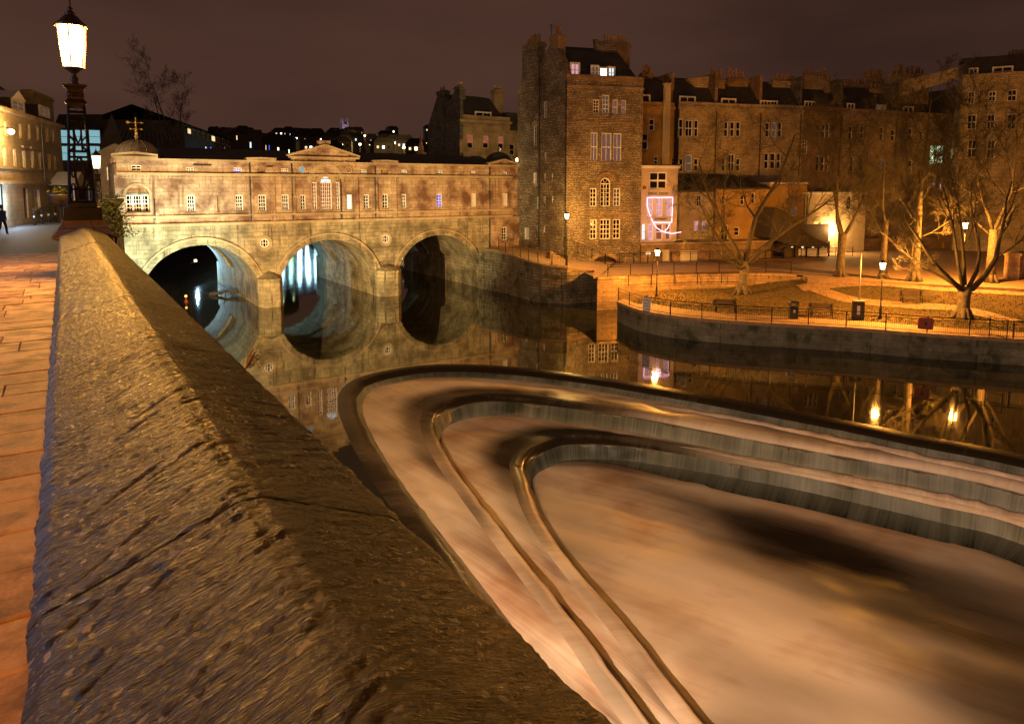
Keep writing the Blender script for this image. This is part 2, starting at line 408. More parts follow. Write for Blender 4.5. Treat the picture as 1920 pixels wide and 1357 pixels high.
def bump_z(p, a, s, k=0): return a*noise.noise(Vector((p.x*s, p.y*s, k)))
def foam_shade_at(ci, f, g, l):
    """how much foam rides on the water, minus a shadow line painted at the left lips: f runs right arm -> apex (.5) -> left arm, g 0..1 across a terrace and 1..2 over the next lip"""
    apex = sm(1-abs(f-.485)/.14); left = sm((f-.53)/.08); right = sm((.42-f)/.08)
    v = .85+.30*noise.noise(Vector((l*.22, g*1.2, ci*5)))
    v -= apex*.95*sm((g-.40)/.5)
    if ci == 0: v = lerp(.04, .22, left)+.12*right-.1*apex+.18*noise.noise(Vector((l*.5, g, 3)))*left
    else:
        v -= left*.34*sm((g-.55)/.35)*(.6+.8*noise.noise(Vector((l*.35, 0, ci+9))))
        v -= right*.30*sm((g-.2)/.4)*(1-sm((g-1.0)/.5)*1.3)
        v += left*.35*sm((g-1.35)/.3)-left*.45*sm((g-1.88)/.12)  # last term paints the shadow gap under the left lips
    if ci == 0: return max(0., v)*.6-.12
    return (.5+.5*math.tanh((v-.5)*1.8)-.16)/.70
weir = empty('weir', 'curved three-stepped stone weir with water pouring over its lips', 'weir', loc=(20, 25, -3.5))
bases = []
for ci, (c, ztop, zbot, glide) in enumerate(((C1, 0, Z1, 1.0), (C2, Z1, Z2, .75), (C3, Z2, Z3, .75))):
    n = inward(c); L = arc(c)
    # crest: the water slides over a rounded lip, then drops as a curtain
    hgt = ztop-zbot; N2 = len(c)
    prof = [(0, 0), (.3, -.012), (.55, -.045), (.75, -.10), (.88, -.17), (.96, -.25)]
    prof = [(d*glide, dz) for d, dz in prof]
    def wob(i, k): return .05*noise.noise(Vector((L[i]*1.1, k*.2, ci*3+.5)))+.03*noise.noise(Vector((L[i]*3.1, k*.3, ci)))
    rows = []; uvs = []; m = MB()
    for k, (d, dz) in enumerate(prof):
        rows.append([(c[i].x+n[i].x*(d+wob(i, 0)*min(1, k)), c[i].y+n[i].y*(d+wob(i, 0)*min(1, k)), ztop+dz+(.012*noise.noise(Vector((L[i]*2, k*.5, 2))) if k else 0)) for i in range(N2)])
        uvs.append([(l, d) for l in L])
    m.grid(rows, uvs)
    for j in range(len(prof)):
        g = j/(len(prof)-1)
        for i in range(N2): m.at[j*N2+i] = foam_shade_at(ci, i/(N2-1), 1+g, L[i])
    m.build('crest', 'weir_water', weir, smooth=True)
    d0, z0_ = prof[-1]; prof2 = [(d0+.30*q, lerp(z0_, -hgt, 1-(1-q)**1.15)) for q in (0, .12, .3, .5, .7, .88, 1)]
    rows = []; m = MB()
    for k, (d, dz) in enumerate(prof2):
        rows.append([(c[i].x+n[i].x*(d+wob(i, 0)+wob(i, k*1.5)*.6), c[i].y+n[i].y*(d+wob(i, 0)+wob(i, k*1.5)*.6), ztop+dz) for i in range(N2)])
    m.grid(rows, [[(l, d*2-dz) for l in L] for d, dz in prof2])
    for j in range(len(prof2)):
        for i in range(N2):
            f = i/(N2-1); m.at[j*N2+i] = .55+.35*noise.noise(Vector((L[i]*.45, ci*7, j*.1)))-.35*sm(1-abs(f-.47)/.10)+.25*sm((j-3)/3)
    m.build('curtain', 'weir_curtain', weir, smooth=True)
    glide = d0
    bases.append(off(c, n, glide+.30))
    # the masonry step under the water
    m = MB(); lo = off(c, n, .12); hi = off(c, n, glide+.02)
    m.grid([[(p.x, p.y, ztop-.3) for p in off(c, n, .05)], [(p.x, p.y, ztop-.3) for p in hi], [(p.x, p.y, zbot-.6) for p in hi]])
    m.build('stone_step', 'quay_stone', weir)
def between(A, B, z, nrow, amp, name, ci):
    rows = []; uvs = []; L = arc(A); at_ = []
    for k in range(nrow+1):
        f = k/nrow; r = []; q = []
        for i in range(len(A)):
            p = A[i].lerp(B[i], f); e = math.sin(math.pi*f)
            r.append((p.x, p.y, z+e*(bump_z(p, amp, .55, 3)+bump_z(p, amp*.4, 1.7, 9)))); q.append((L[i], (B[i]-A[i]).length*f)); at_.append(foam_shade_at(ci, i/(len(A)-1), f, L[i]))
        rows.append(r); uvs.append(q)
    m = MB(); m.grid(rows, uvs); m.at = dict(enumerate(at_)); return m.build(name, 'weir_water', smooth=True, kind='structure')
between(bases[0], C2, Z1, 16, .10, 'middle_water', 1)
between(bases[1], C3, Z2, 16, .12, 'lower_water', 2)
# basin: rows across the river between the two arms of the lowest step
bc = bases[2]; ia = max(range(len(bc)), key=lambda i: bc[i].y); ytop = bc[ia].y
def arm_x(pts, y):
    for i in range(len(pts)-1):
        if pts[i].y >= y >= pts[i+1].y: return lerp(pts[i].x, pts[i+1].x, (pts[i].y-y)/max(1e-6, pts[i].y-pts[i+1].y))
    return pts[-1].x
armL = bc[ia:]; armR = bc[ia::-1]; rows = []; uvs = []; dens = []
for k in range(111):
    f = k/110; y = ytop-.002-(ytop+17.9)*f**1.5; xl, xr_ = arm_x(armL, y), arm_x(armR, y); r = []; q = []
    for i in range(61):
        g = i/60; x = lerp(xl, xr_, g); e = min(1, min(x-xl, xr_-x)/1.5); pv_ = Vector((x, y))
        r.append((x, y, Z3+e*(bump_z(pv_, .10, .45, 3)+bump_z(pv_, .035, 1.6, 9)))); a_ = R(24)
        q.append((x*math.cos(a_)+y*math.sin(a_), -x*math.sin(a_)+y*math.cos(a_)))
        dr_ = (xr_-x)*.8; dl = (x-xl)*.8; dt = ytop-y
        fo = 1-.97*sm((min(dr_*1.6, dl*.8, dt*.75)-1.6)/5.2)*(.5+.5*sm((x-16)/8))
        fo *= 1-.88*sm((x-14.5)/6)*sm((12.5-y)/6)  # shade of the lower right corner put into the foam amount
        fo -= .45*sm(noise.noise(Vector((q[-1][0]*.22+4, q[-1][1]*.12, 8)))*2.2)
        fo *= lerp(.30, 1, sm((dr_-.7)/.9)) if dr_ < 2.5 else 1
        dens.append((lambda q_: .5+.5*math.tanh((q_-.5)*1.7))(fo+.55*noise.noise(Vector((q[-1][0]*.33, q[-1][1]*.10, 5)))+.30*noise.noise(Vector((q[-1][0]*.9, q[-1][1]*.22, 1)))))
    rows.append(r); uvs.append(q)
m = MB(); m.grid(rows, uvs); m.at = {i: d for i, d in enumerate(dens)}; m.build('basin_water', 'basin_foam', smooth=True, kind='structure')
# smooth apron at the foot of the lowest right-hand fall
nn_ = inward(C3); Lc = arc(C3); rows = []; uvs = []; m = MB(); k1 = int(NS*1.02)
for j in range(6):
    g = j/5; r = []; q = []
    for i in range(k1):
        e = sm((k1-i)/40); p = bases[2][i]+nn_[i]*(-.05+1.45*g*e); r.append((p.x, p.y, Z3+.13*(1-g*g)*e+.012)); q.append((Lc[i], 3+g*2))
    rows.append(r); uvs.append(q)
m.grid(rows, uvs); m.at = {i: .62-.5*(i//k1)/5 for i in range(6*k1)}; m.build('apron', 'weir_curtain', weir, smooth=True)
# foam boiling up where each right-hand curtain lands
def boil(c, z, name, seed):
    rng = random.Random(seed); m = MB(); n = inward(c); L = arc(c); rows = []; uvs = []
    k0, k1 = 8, int(NS*.78)
    for j in range(9):
        a = math.pi*j/8; r = []; q = []
        for i in range(k0, k1):
            e = sm((k1-i)/25); p = c[i]+n[i]*(.05+.42*(1-math.cos(a))/2*1.2)
            hh = .15*e*math.sin(a)*(1+.9*noise.noise(Vector((L[i]*1.9, seed, a*.6))))
            r.append((p.x, p.y, z-.03+max(0, hh))); q.append((L[i], j*.1))
        rows.append(r); uvs.append(q)
    m.grid(rows, uvs); m.at = {i: .75 for i in range(len(m.v))}; m.build(name, 'crest_foam', weir, smooth=True)
for s_, (c, z) in enumerate(((bases[0], Z1), (bases[1], Z2))): boil(c, z, 'boil_line', 5+s_)

# upper river: everything outside the first lip, out to the banks and far upstream
ring = [(p.x, p.y) for p in C1]
m = MB(); m.flat(ring+[(-2,-18), (-2,420), (260,420), (260,-18)], 0.0)
m.build('river', 'river_water', kind='structure')
m = MB(); m.flat([(-30,-60), (400,-60), (400,420), (-30,420)], -4.2); m.build('river_bed', 'earth', kind='structure')

# ------------------------------------------------------------------ park, promenade and quay on the right bank
t = NT('lawn'); p = t.n('ShaderNodeTexCoord').outputs['Object']
g = t.mix(t.ramp(t.noise(p, .35, 5), [(.35,0.),(.65,1.)]), (.07,.060,.016), (.13,.085,.025))
g = t.mix(t.ramp(t.noise(p, 3.5, 6), [(.5,0.),(.62,.7)]), g, (.16,.085,.025))
t.bsdf(g, .95, bump=t.math('ADD', t.noise(p, 3, 6), t.noise(p, 14, 3)), strength=1.0, dist=.12)
ZQ, ZP = 1.6, 3.0
QE = plan([(1157.5,566),(1172,572.4),(1194,581),(1227,588),(1283,595.6),(1371,603),(1460,608),(1550,613),(1618,617),(1736,626.5),(1854,633.6),(1920,638)], ZQ)
d = (QE[-1]-QE[-4]).normalized(); QE += [QE[-1]+d*12, QE[-1]+d*34]
QE = catmull(QE, 90)
def qdist(x, y):
    b = 1e9
    for a in QE[::3]: b = min(b, (a.x-x)**2+(a.y-y)**2)
    return math.sqrt(b)
RW = plan([(1120,520),(1200,517),(1260,514.5),(1330,513),(1440,512.5),(1505,515)], ZP)     # top of the retaining wall
RWC = catmull(RW, 40)
P1 = RW[-1]
def park_z(x, y):
    s = (x-P1.x)*.8-(y-P1.y)*.6             # how far right of the wall's end
    return ZQ+(ZP-ZQ)*sm((qdist(x, y)-7)/12)*sm((s+9)/14)
# lawn mesh: rows from the quay edge back to the promenade line
BACK = RWC+[P1+(plan([(1920,536)], ZP)[0]-P1)*k/6 for k in range(1, 7)]
d = (BACK[-1]-BACK[-2]).normalized(); BACK += [BACK[-1]+d*20, BACK[-1]+d*60]
BACK = resample([p.copy() for p in BACK], 90)
# left end: the lawn narrows to a point where the path meets the retaining wall
nl = RWC[:]
i0 = min(range(len(BACK)), key=lambda i: (BACK[i]-plan([(1205,517)], ZP)[0]).length)
BACK = resample(BACK[i0:], 90)
rows = []
for k in range(25):
    f = k/24; row = []
    for i in range(90):
        p = QE[i].lerp(BACK[i], f); row.append((p.x, p.y, park_z(p.x, p.y)+.05*noise.noise(Vector((p.x*.3, p.y*.3, 0)))*math.sin(math.pi*f)))
    rows.append(row)
m = MB(); m.grid(rows); lawn = m.build('lawn', 'lawn', smooth=True, kind='structure')
def ground_z(x, y): return park_z(x, y)+.05*noise.noise(Vector((x*.3, y*.3, 0)))
# quay path along the edge
rows = []
for k in range(5):
    row = []
    for i in range(90):
        d = (BACK[i]-QE[i]).normalized(); q = QE[i]+d*(.02+k*.8*(1 if i > 4 else .5)); row.append((q.x, q.y, park_z(q.x, q.y)+.045))
    rows.append(row)
m = MB(); m.grid(rows); m.build('quay_path', 'path_stone', kind='structure')
# paths up the slope
def path(pts, wid, name):
    c = catmull([atz(u, v, z).to_2d() for u, v, z in pts], 40); rows = [[], [], []]
    for i, p in enumerate(c):
        d = (c[min(i+1, 39)]-c[max(i-1, 0)]).normalized(); n = V2((-d.y, d.x))
        for k in range(3):
            q = p+n*(k-1)*wid/2; rows[k].append((q.x, q.y, ground_z(q.x, q.y)+.05))
    MB().grid(rows).build(name, 'path_stone', kind='structure', smooth=True)
path([(1900,600,1.7),(1800,580,1.8),(1700,572,1.9),(1600,556,2.2),(1540,536,2.6),(1512,522,2.9)], 1.6, 'park_path')
path([(1500,523,3),(1600,524,3),(1720,530,3),(1920,540,3)], 2.2, 'back_path')
# quay wall: face, coping
m = MB(); m.grid([[(p.x, p.y, ZQ-.16) for p in QE], [(p.x, p.y, -1.0) for p in QE]]); 
ret = [QE[0], plan([(1205,517)], ZP)[0]]
m.grid([[(p.x, p.y, ZQ-.16) for p in ret], [(p.x, p.y, -1) for p in ret]])
qw = m.build('quay_wall', 'park_wall', kind=None)
tag(qw, 'mossy dark stone quay wall curving below the park railing', 'wall')
for i in range(0, 88, 2):
    a, b = QE[i], QE[i+2]; d = (b-a).normalized(); n = V2((d.y, -d.x))
    if n.dot(V2((0,0))-a) < 0: n = -n
    a2 = a+d*.012; b2 = b-d*.012
    mm = MB(); mm.flat([tuple(a2+n*.08), tuple(b2+n*.08), tuple(b2-n*.38), tuple(a2-n*.38)], ZQ-.16, ZQ+.06)
    o = mm.build('coping_stone', 'path_stone', qw)
# promenade slab (z=3) with its retaining wall; tower and restaurant stand on it
TWR = Fr(43.72, 57.0, -17)
prom = [tuple(p) for p in RWC]
prom += [(P1.x+3, P1.y-1.5), (150, 20), (170, 60), (140, 110), (44.2, 110), (44.2, 66.5)]
qtop = plan([(920,463),(1000,484),(1062,500)], 4.2)
E1 = plan([(1920,536)], ZP)[0]; dE = (E1-P1).normalized(); nE = V2((dE.y, -dE.x)); nE = nE if nE.dot(-P1) > 0 else -nE
m = MB(); m.flat([tuple(p) for p in RWC]+[tuple(P1+nE*1.6+dE*.5), tuple(E1+nE*1.6), tuple(E1+nE*1.6+dE*80)]+[(190,40),(150,110),(44.5,110),(44.5,58.5)], ZP-.07); m.grid([[(*q, ZP-.07) for q in (P1, P1+nE*1.6+dE*.5, E1+nE*1.6, E1+nE*1.6+dE*80)], [(*q, 1.2) for q in (P1, P1+nE*1.6+dE*.5, E1+nE*1.6, E1+nE*1.6+dE*80)]]); m.build('promenade', 'path_stone', kind='structure')
rows = [[(p.x, p.y, ZP-.20) for p in RWC], [(p.x, p.y, -1.0) for p in RWC]]
m = MB(); m.grid(rows)
rw = m.build('retaining_wall', 'brown_stone'); tag(rw, 'curved stone retaining wall behind the lower lawn', 'wall')
for i in range(0, 38, 2):
    a, b = RWC[i], RWC[i+2]; d = (b-a).normalized(); n = V2((d.y, -d.x)); a2 = a+d*.01; b2 = b-d*.01
    if n.dot(-a) < 0: n = -n
    MB().flat([tuple(a2+n*.10), tuple(b2+n*.10), tuple(b2-n*.35), tuple(a2-n*.35)], ZP-.20, ZP+.03).build('coping_stone', 'brown_stone', rw)
# big quay between the bridge and the tower: water line and top traced on the ground plan
QB = plan([(898,541),(935,547),(1000,565),(1016,567.5),(1063,571)], 0)
QB += [plan([(1120,566)], 0)[0], RW[0]]
qb3 = [(p.x, p.y) for p in QB]
ztop = [4.35, 4.3, 3.75, 3.65, 3.45, 3.1, 3.0]
m = MB(); m.grid([[(p[0], p[1], z) for p, z in zip(qb3, ztop)], [(p[0], p[1], -1) for p in qb3]])
bq = m.build('river_quay', 'quay_stone'); tag(bq, 'tall stained stone quay between the bridge and the tall tower house', 'wall')
pts = [(x, y, z-.02) for (x, y), z in zip(qb3, ztop)]
back = [(44.5, 67.5, 4.3), (44.5, 66, 4.3), (44.5, 60, 3.9), (44.5, 58, 3.7), (45, 56.6, 3.4), (49, 55.4, 3.1), (RW[0].x+.5, RW[0].y+1.5, 3.0)]
m = MB(); m.grid([pts, back]); m.build('quay_terrace', 'path_stone', kind='structure')
for i in range(6):
    a, b = V2(qb3[i]), V2(qb3[i+1]); L_ = (b-a).length; k = max(1, int(L_/1.3)); d = (b-a).normalized(); n = V2((d.y, -d.x))
    if n.dot(-a) < 0: n = -n
    for j in range(k):
        p0 = a.lerp(b, j/k)+d*.01; p1 = a.lerp(b, (j+1)/k)-d*.01; z0 = lerp(ztop[i], ztop[i+1], j/k); z1 = lerp(ztop[i], ztop[i+1], (j+1)/k)
        v = []
        for pp, zz in ((p0, z0), (p1, z1)):
            v += [(*(pp+n*.07), zz-.12), (*(pp-n*.35), zz-.12), (*(pp+n*.07), zz+.08), (*(pp-n*.35), zz+.08)]
        MB().add(v, [(0,4,6,2),(2,6,7,3),(3,7,5,1),(1,5,4,0),(0,2,3,1),(4,5,7,6)]).build('coping_stone', 'path_stone', bq)

# ------------------------------------------------------------------ the street on the left bank
def street_z(y): return 8.9-.9*sm((y-17)/24)
rows = []
for k in range(40):
    y = -6+k*4.0; rows.append([(x, y, street_z(y)-.10) for x in (-60, -20, -8, -2.6)])
MB().grid(rows).build('road', 'asphalt', kind='structure')
rows = []
for k in range(40):
    y = -6+k*2.0; rows.append([(x, y, street_z(y)-.03) for x in (-2.75, -1.4, 0.1+.06*max(0, y-16))])
MB().grid(rows).build('pavement', 'asphalt', kind='structure')
m = MB()
rows = [[(-60, y, street_z(y)-.06), (6, y, street_z(y)-.06)] for y in (73.5, 85, 100, 200)]
MB().grid(rows).build('pavement', 'asphalt', kind='structure')
# ------------------------------------------------------------------ facades
class Facade:
    def __init__(s, fr, root, mat='bath_stone', y=0.0):
        s.fr, s.root, s.mat, s.y, s.holes = fr, root, mat, y, []
    def rect(s, u0, v0, u1, v1, y=None):
        y = s.y if y is None else y; um, vm = (u0+u1)/2, (v0+v1)/2
        return s.fr.px(u0, vm, y)[0], s.fr.px(um, v1, y)[1], s.fr.px(u1, vm, y)[0], s.fr.px(um, v0, y)[1]      # x0,z0,x1,z1
    def win(s, u0, v0, u1, v1, cols=2, rows=4, glass='glass_dark', frame='white_paint', dep=.16, fw=.07, bar=.035, sill=True, name='window', hole=True, blind=0):
        x0, z0, x1, z1 = s.rect(u0, v0, u1, v1); s.window(x0, z0, x1, z1, cols, rows, glass, frame, dep, fw, bar, sill, name, hole, blind)
    def window(s, x0, z0, x1, z1, cols=2, rows=4, glass='glass_dark', frame='white_paint', dep=.16, fw=.07, bar=.035, sill=True, name='window', hole=True, blind=0):
        if hole: s.holes.append((x0, z0, x1, z1))
        yy = s.y+dep; fw = min(fw, (x1-x0)*.16); m = MB(s.fr)
        m.box(x0, yy-.05, z0, x0+fw, yy+.05, z1); m.box(x1-fw, yy-.05, z0, x1, yy+.05, z1)
        m.box(x0+fw, yy-.05, z0, x1-fw, yy+.05, z0+fw); m.box(x0+fw, yy-.05, z1-fw, x1-fw, yy+.05, z1)
        bar = min(bar, (x1-x0)/cols*.3)
        for i in range(1, cols):
            x = lerp(x0+fw, x1-fw, i/cols); m.box(x-bar/2, yy-.03, z0+fw, x+bar/2, yy+.03, z1-fw)
        for i in range(1, rows):
            z = lerp(z0+fw, z1-fw, i/rows); b = bar*1.6 if rows % 2 == 0 and i == rows//2 else bar
            m.box(x0+fw, yy-.026, z-b/2, x1-fw, yy+.026, z+b/2)
        w_ = m.build(name, frame, s.root)
        MB(s.fr).box(x0+fw*.5, yy+.032, z0+fw*.5, x1-fw*.5, yy+.045, z1-fw*.5).build('pane', glass, w_)
        if blind: MB(s.fr).box(x0+fw, yy+.012, lerp(z1-fw, z0+fw, blind), x1-fw, yy+.031, z1-fw).build('blind', 'lit_red' if blind < .7 else 'blind_cream', w_)
        if sill: MB(s.fr).box(x0-.08, s.y-.10, z0-.12, x1+.08, s.y+dep-.05, z0-.001).build('sill', s.mat, w_)
        return w_
    def wall(s, x0, z0, x1, z1, mat=None, name='wall', rev=.28):
        H = [h for h in s.holes if h[2] > x0+.01 and h[0] < x1-.01 and h[3] > z0+.01 and h[1] < z1-.01]
        xs = sorted({x0, x1} | {h[0] for h in H if x0 < h[0] < x1} | {h[2] for h in H if x0 < h[2] < x1})
        zs = sorted({z0, z1} | {h[1] for h in H if z0 < h[1] < z1} | {h[3] for h in H if z0 < h[3] < z1})
        m = MB(s.fr); y = s.y
        for i in range(len(xs)-1):
            for j in range(len(zs)-1):
                cx_, cz_ = (xs[i]+xs[i+1])/2, (zs[j]+zs[j+1])/2
                if any(h[0] < cx_ < h[2] and h[1] < cz_ < h[3] for h in H): continue
                m.quad((xs[i],y,zs[j]), (xs[i+1],y,zs[j]), (xs[i+1],y,zs[j+1]), (xs[i],y,zs[j+1]))
        for a, b, c, d in H:
            e = y+rev
            m.quad((a,y,b),(a,e,b),(a,e,d),(a,y,d)); m.quad((c,y,b),(c,y,d),(c,e,d),(c,e,b))
            m.quad((a,y,d),(a,e,d),(c,e,d),(c,y,d)); m.quad((a,y,b),(c,y,b),(c,e,b),(a,e,b))
        return m.build(name, mat or s.mat, s.root)
    def part(s, name, mat=None): return Piece(s, name, mat or s.mat)
    def box(s, name, x0, z0, x1, z1, y0, y1, mat=None, parent=None):
        return MB(s.fr).box(x0, s.y+y0, z0, x1, s.y+y1, z1).build(name, mat or s.mat, parent or s.root)
    def band(s, name, u0, v0, u1, v1, th, proud, mat=None):          # a string course between two pixels
        x0, z0 = s.fr.px(u0, v0, s.y); x1, z1 = s.fr.px(u1, v1, s.y); z = (z0+z1)/2
        return s.box(name, x0, z-th/2, x1, z+th/2, -proud, .02, mat)
    def prism(s, name, pts, y0, y1, mat=None, parent=None):
        return MB(s.fr).prism(pts, s.y+y0, s.y+y1).build(name, mat or s.mat, parent or s.root)
    def pipe(s, u, v0, v1, r=.06, out=.12, name='downpipe', mat='pipe_iron'):
        x, z1 = s.fr.px(u, v0, s.y-out); z0 = s.fr.px(u, v1, s.y-out)[1]
        x = s.fr.px(u, (v0+v1)/2, s.y-out)[0]
        m = MB(s.fr); m.tube([(x, s.y-out, z0), (x, s.y-out, z1)], r, 6)
        k = z0+.6
        while k < z1: m.box(x-r*1.7, s.y-out-r*1.3, k, x+r*1.7, s.y, k+.07); k += 1.9
        return m.build(name, mat, s.root)
    def chimney(s, u0, u1, vt, vb, y, dep, pots=0, poth=.75, mat=None, z_ext=0, rows=1):
        x0, zt = s.fr.px(u0, vt, y); x1 = s.fr.px(u1, vt, y)[0]; zb = s.fr.px(u0, vb, y)[1]-z_ext
        m = MB(s.fr); m.box(x0, y, zb, x1, y+dep, zt-.45); m.box(x0-.12, y-.12, zt-.45, x1+.12, y+dep+.12, zt-.2); m.box(x0-.03, y-.03, zt-.2, x1+.03, y+dep+.03, zt)
        c = m.build('chimney', mat or s.mat, s.root)
        rng = random.Random(int(u0*7))
        for i in range(pots):
            px_ = lerp(x0+.2, x1-.2, (i+.5)/pots); hh = poth*(.75+.5*rng.random()); r = min(.17, (x1-x0)/pots*.36)
            MB(s.fr).lathe([(r*1.1,0),(r*1.1,.08),(r,.1),(r*.85,hh*.8),(r*1.05,hh*.82),(r*1.05,hh)], (px_, y+dep*(.5+.2*(rng.random()-.5)), zt), 8).build('chimney_pot', 'clay_pot', c)
        return c
    def dormer(s, u0, v0, u1, v1, y, dep=2.0, cols=2, rows=2, glass='glass_dark', ped=False, roofmat='lead_roof'):
        x0, z0, x1, z1 = s.rect(u0, v0, u1, v1, y)
        m = MB(s.fr); m.box(x0-.1, y+.06, z0-.1, x1+.1, y+dep, z1+.12); d_ = m.build('dormer', roofmat, s.root)
        f = Facade(s.fr, d_, s.mat, y); ns = max(1, round((x1-x0)/.9/1)) if cols == 0 else 1
        m = MB(s.fr); fw = .09
        m.box(x0-.1, y-.03, z0-.08, x0+fw, y+.055, z1+.1); m.box(x1-fw, y-.03, z0-.08, x1+.1, y+.055, z1+.1)
        m.box(x0+fw, y-.03, z0-.08, x1-fw, y+.055, z0+fw); m.box(x0+fw, y-.03, z1-fw, x1-fw, y+.055, z1+.1)
        for i in range(1, cols):
            x = lerp(x0, x1, i/cols); m.box(x-.05, y-.02, z0+fw, x+.05, y+.05, z1-fw)
        for i in range(1, rows):
            z = lerp(z0, z1, i/rows); m.box(x0+fw, y-.012, z-.03, x1-fw, y+.045, z+.03)
        m.build('window_frame', 'white_paint', d_)
        MB(s.fr).box(x0+.02, y+.046, z0+.02, x1-.02, y+.058, z1-.02).build('pane', glass, d_)
        if ped:
            MB(s.fr).prism([(x0-.3, z1+.12), (x1+.3, z1+.12), ((x0+x1)/2, z1+.85)], y-.12, y+dep).build('pediment', 'white_paint', d_)
        return d_
def arch_pts(xc, zs, hw, rise, n=20):
    Rr = (hw*hw+rise*rise)/(2*rise); zc = zs+rise-Rr; a0 = math.asin(min(1, hw/Rr))
    if rise > hw: a0 = math.pi-a0
    return [(xc+Rr*math.sin(-a0+2*a0*i/n), zc+Rr*math.cos(-a0+2*a0*i/n)) for i in range(n+1)]

# ------------------------------------------------------------------ the bridge
BF = Fr(0, 66, 0)
br = empty('bridge', 'floodlit stone bridge lined with shops, three arches over the river', 'bridge', loc=(22, 66, 0))
B = Facade(BF, br, 'bath_stone')
ZS, ZE = 2.6, 5.9                                   # springing and crown of the arches
ARCH = [(10.3, 4.65), (21.8, 4.65), (33.65, 4.6)]
ZL = 7.72                                           # top of the arch wall: the string under the shops
XL, XR = 4.25, 39.95
def arch_wall(y, name, mat, flip=False):
    m = MB(BF); x = -1.0 if True else XL
    cuts = []
    pts = []
    for xc, hw in ARCH: pts.append(arch_pts(xc, ZS, hw, ZE-ZS, 28))
    x = XL
    for a in pts:
        m.quad((x,y,-1.5),(a[0][0],y,-1.5),(a[0][0],y,ZL),(x,y,ZL))
        for i in range(len(a)-1): m.quad((a[i][0],y,a[i][1]),(a[i+1][0],y,a[i+1][1]),(a[i+1][0],y,ZL),(a[i][0],y,ZL))
        x = a[-1][0]
    m.quad((x,y,-1.5),(42.5,y,-1.5),(42.5,y,ZL),(x,y,ZL))
    return m.build(name, mat, br)
arch_wall(0, 'arch_wall', 'bridge_stone'); arch_wall(18, 'rear_arch_wall', 'bridge_stone')
for xc, hw in ARCH:
    a = arch_pts(xc, ZS, hw, ZE-ZS, 28); a = [(a[0][0], -1.5)]+a+[(a[-1][0], -1.5)]
    m = MB(BF); m.grid([[(x, 0, z) for x, z in a], [(x, 6, z) for x, z in a], [(x, 12, z) for x, z in a], [(x, 18, z) for x, z in a]])
    m.build('vault', 'bridge_stone', br, smooth=False)
    # ribs seen under the far end, and the ring of voussoirs
    b = arch_pts(xc, ZS, hw-.25, ZE-ZS-.22, 28)
    for yy in (11.4,):
        q = a[1:-1]; m = MB(BF)
        m.grid([[(x, yy, z) for x, z in q], [(x, yy, z) for x, z in b], [(x, yy+.8, z) for x, z in b], [(x, yy+.8, z) for x, z in q]]); m.build('vault_rib', 'bridge_stone', br)
    n = 33; i_ = arch_pts(xc, ZS, hw, ZE-ZS, n); o_ = arch_pts(xc, ZS-.1, hw+.52, ZE-ZS+.62, n)
    for k in range(n):
        g = .012; pr = -.10-.015*((k*37) % 3)
        p = [(lerp(i_[k][0], i_[k+1][0], g), lerp(i_[k][1], i_[k+1][1], g)), (lerp(i_[k][0], i_[k+1][0], 1-g), lerp(i_[k][1], i_[k+1][1], 1-g)),
             (lerp(o_[k][0], o_[k+1][0], 1-g), lerp(o_[k][1], o_[k+1][1], 1-g)), (lerp(o_[k][0], o_[k+1][0], g), lerp(o_[k][1], o_[k+1][1], g))]
        MB(BF).prism(p, pr, .06).build('voussoir', 'bridge_stone', br)
    m = MB(BF); o2 = arch_pts(xc, ZS-.1, hw+.66, ZE-ZS+.78, n)
    m.grid([[(x, -.20, z) for x, z in o_], [(x, -.20, z) for x, z in o2], [(x, .02, z) for x, z in o2]]); m.grid([[(x, .02, z) for x, z in o_], [(x, -.20, z) for x, z in o_]])
    m.build('hood_mould', 'bath_stone_plain', br)
# cutwater piers
for xa, xb in ((14.95, 17.15), (26.45, 29.05), (38.25, 40.4)):
    xm = (xa+xb)/2; m = MB(BF)
    base = [(xa, .1), (xa, -.55), (xm-.62, -1.42), (xm+.62, -1.42), (xb, -.55), (xb, .1)]
    m.flat(base, -1.5, 2.45); 
    top = [(x, y) for x, y in base]; n = len(top)
    m.add([(x, y-.06 if y < 0 else y, 2.45) for x, y in top]+[(x, y-.06 if y < 0 else y, 2.62) for x, y in top]+[(xm, .05, 3.25)], [(i, (i+1) % n, (i+1) % n+n, i+n) for i in range(n)]+[(i+n, (i+1) % n+n, 2*n) for i in range(n)])
    m.build('cutwater_pier', 'bridge_stone', br)
    m = MB(BF); m.box(xa+.03, 17.9, -1.5, xb-.03, 19.2, 2.5); m.build('rear_pier', 'bridge_stone', br)
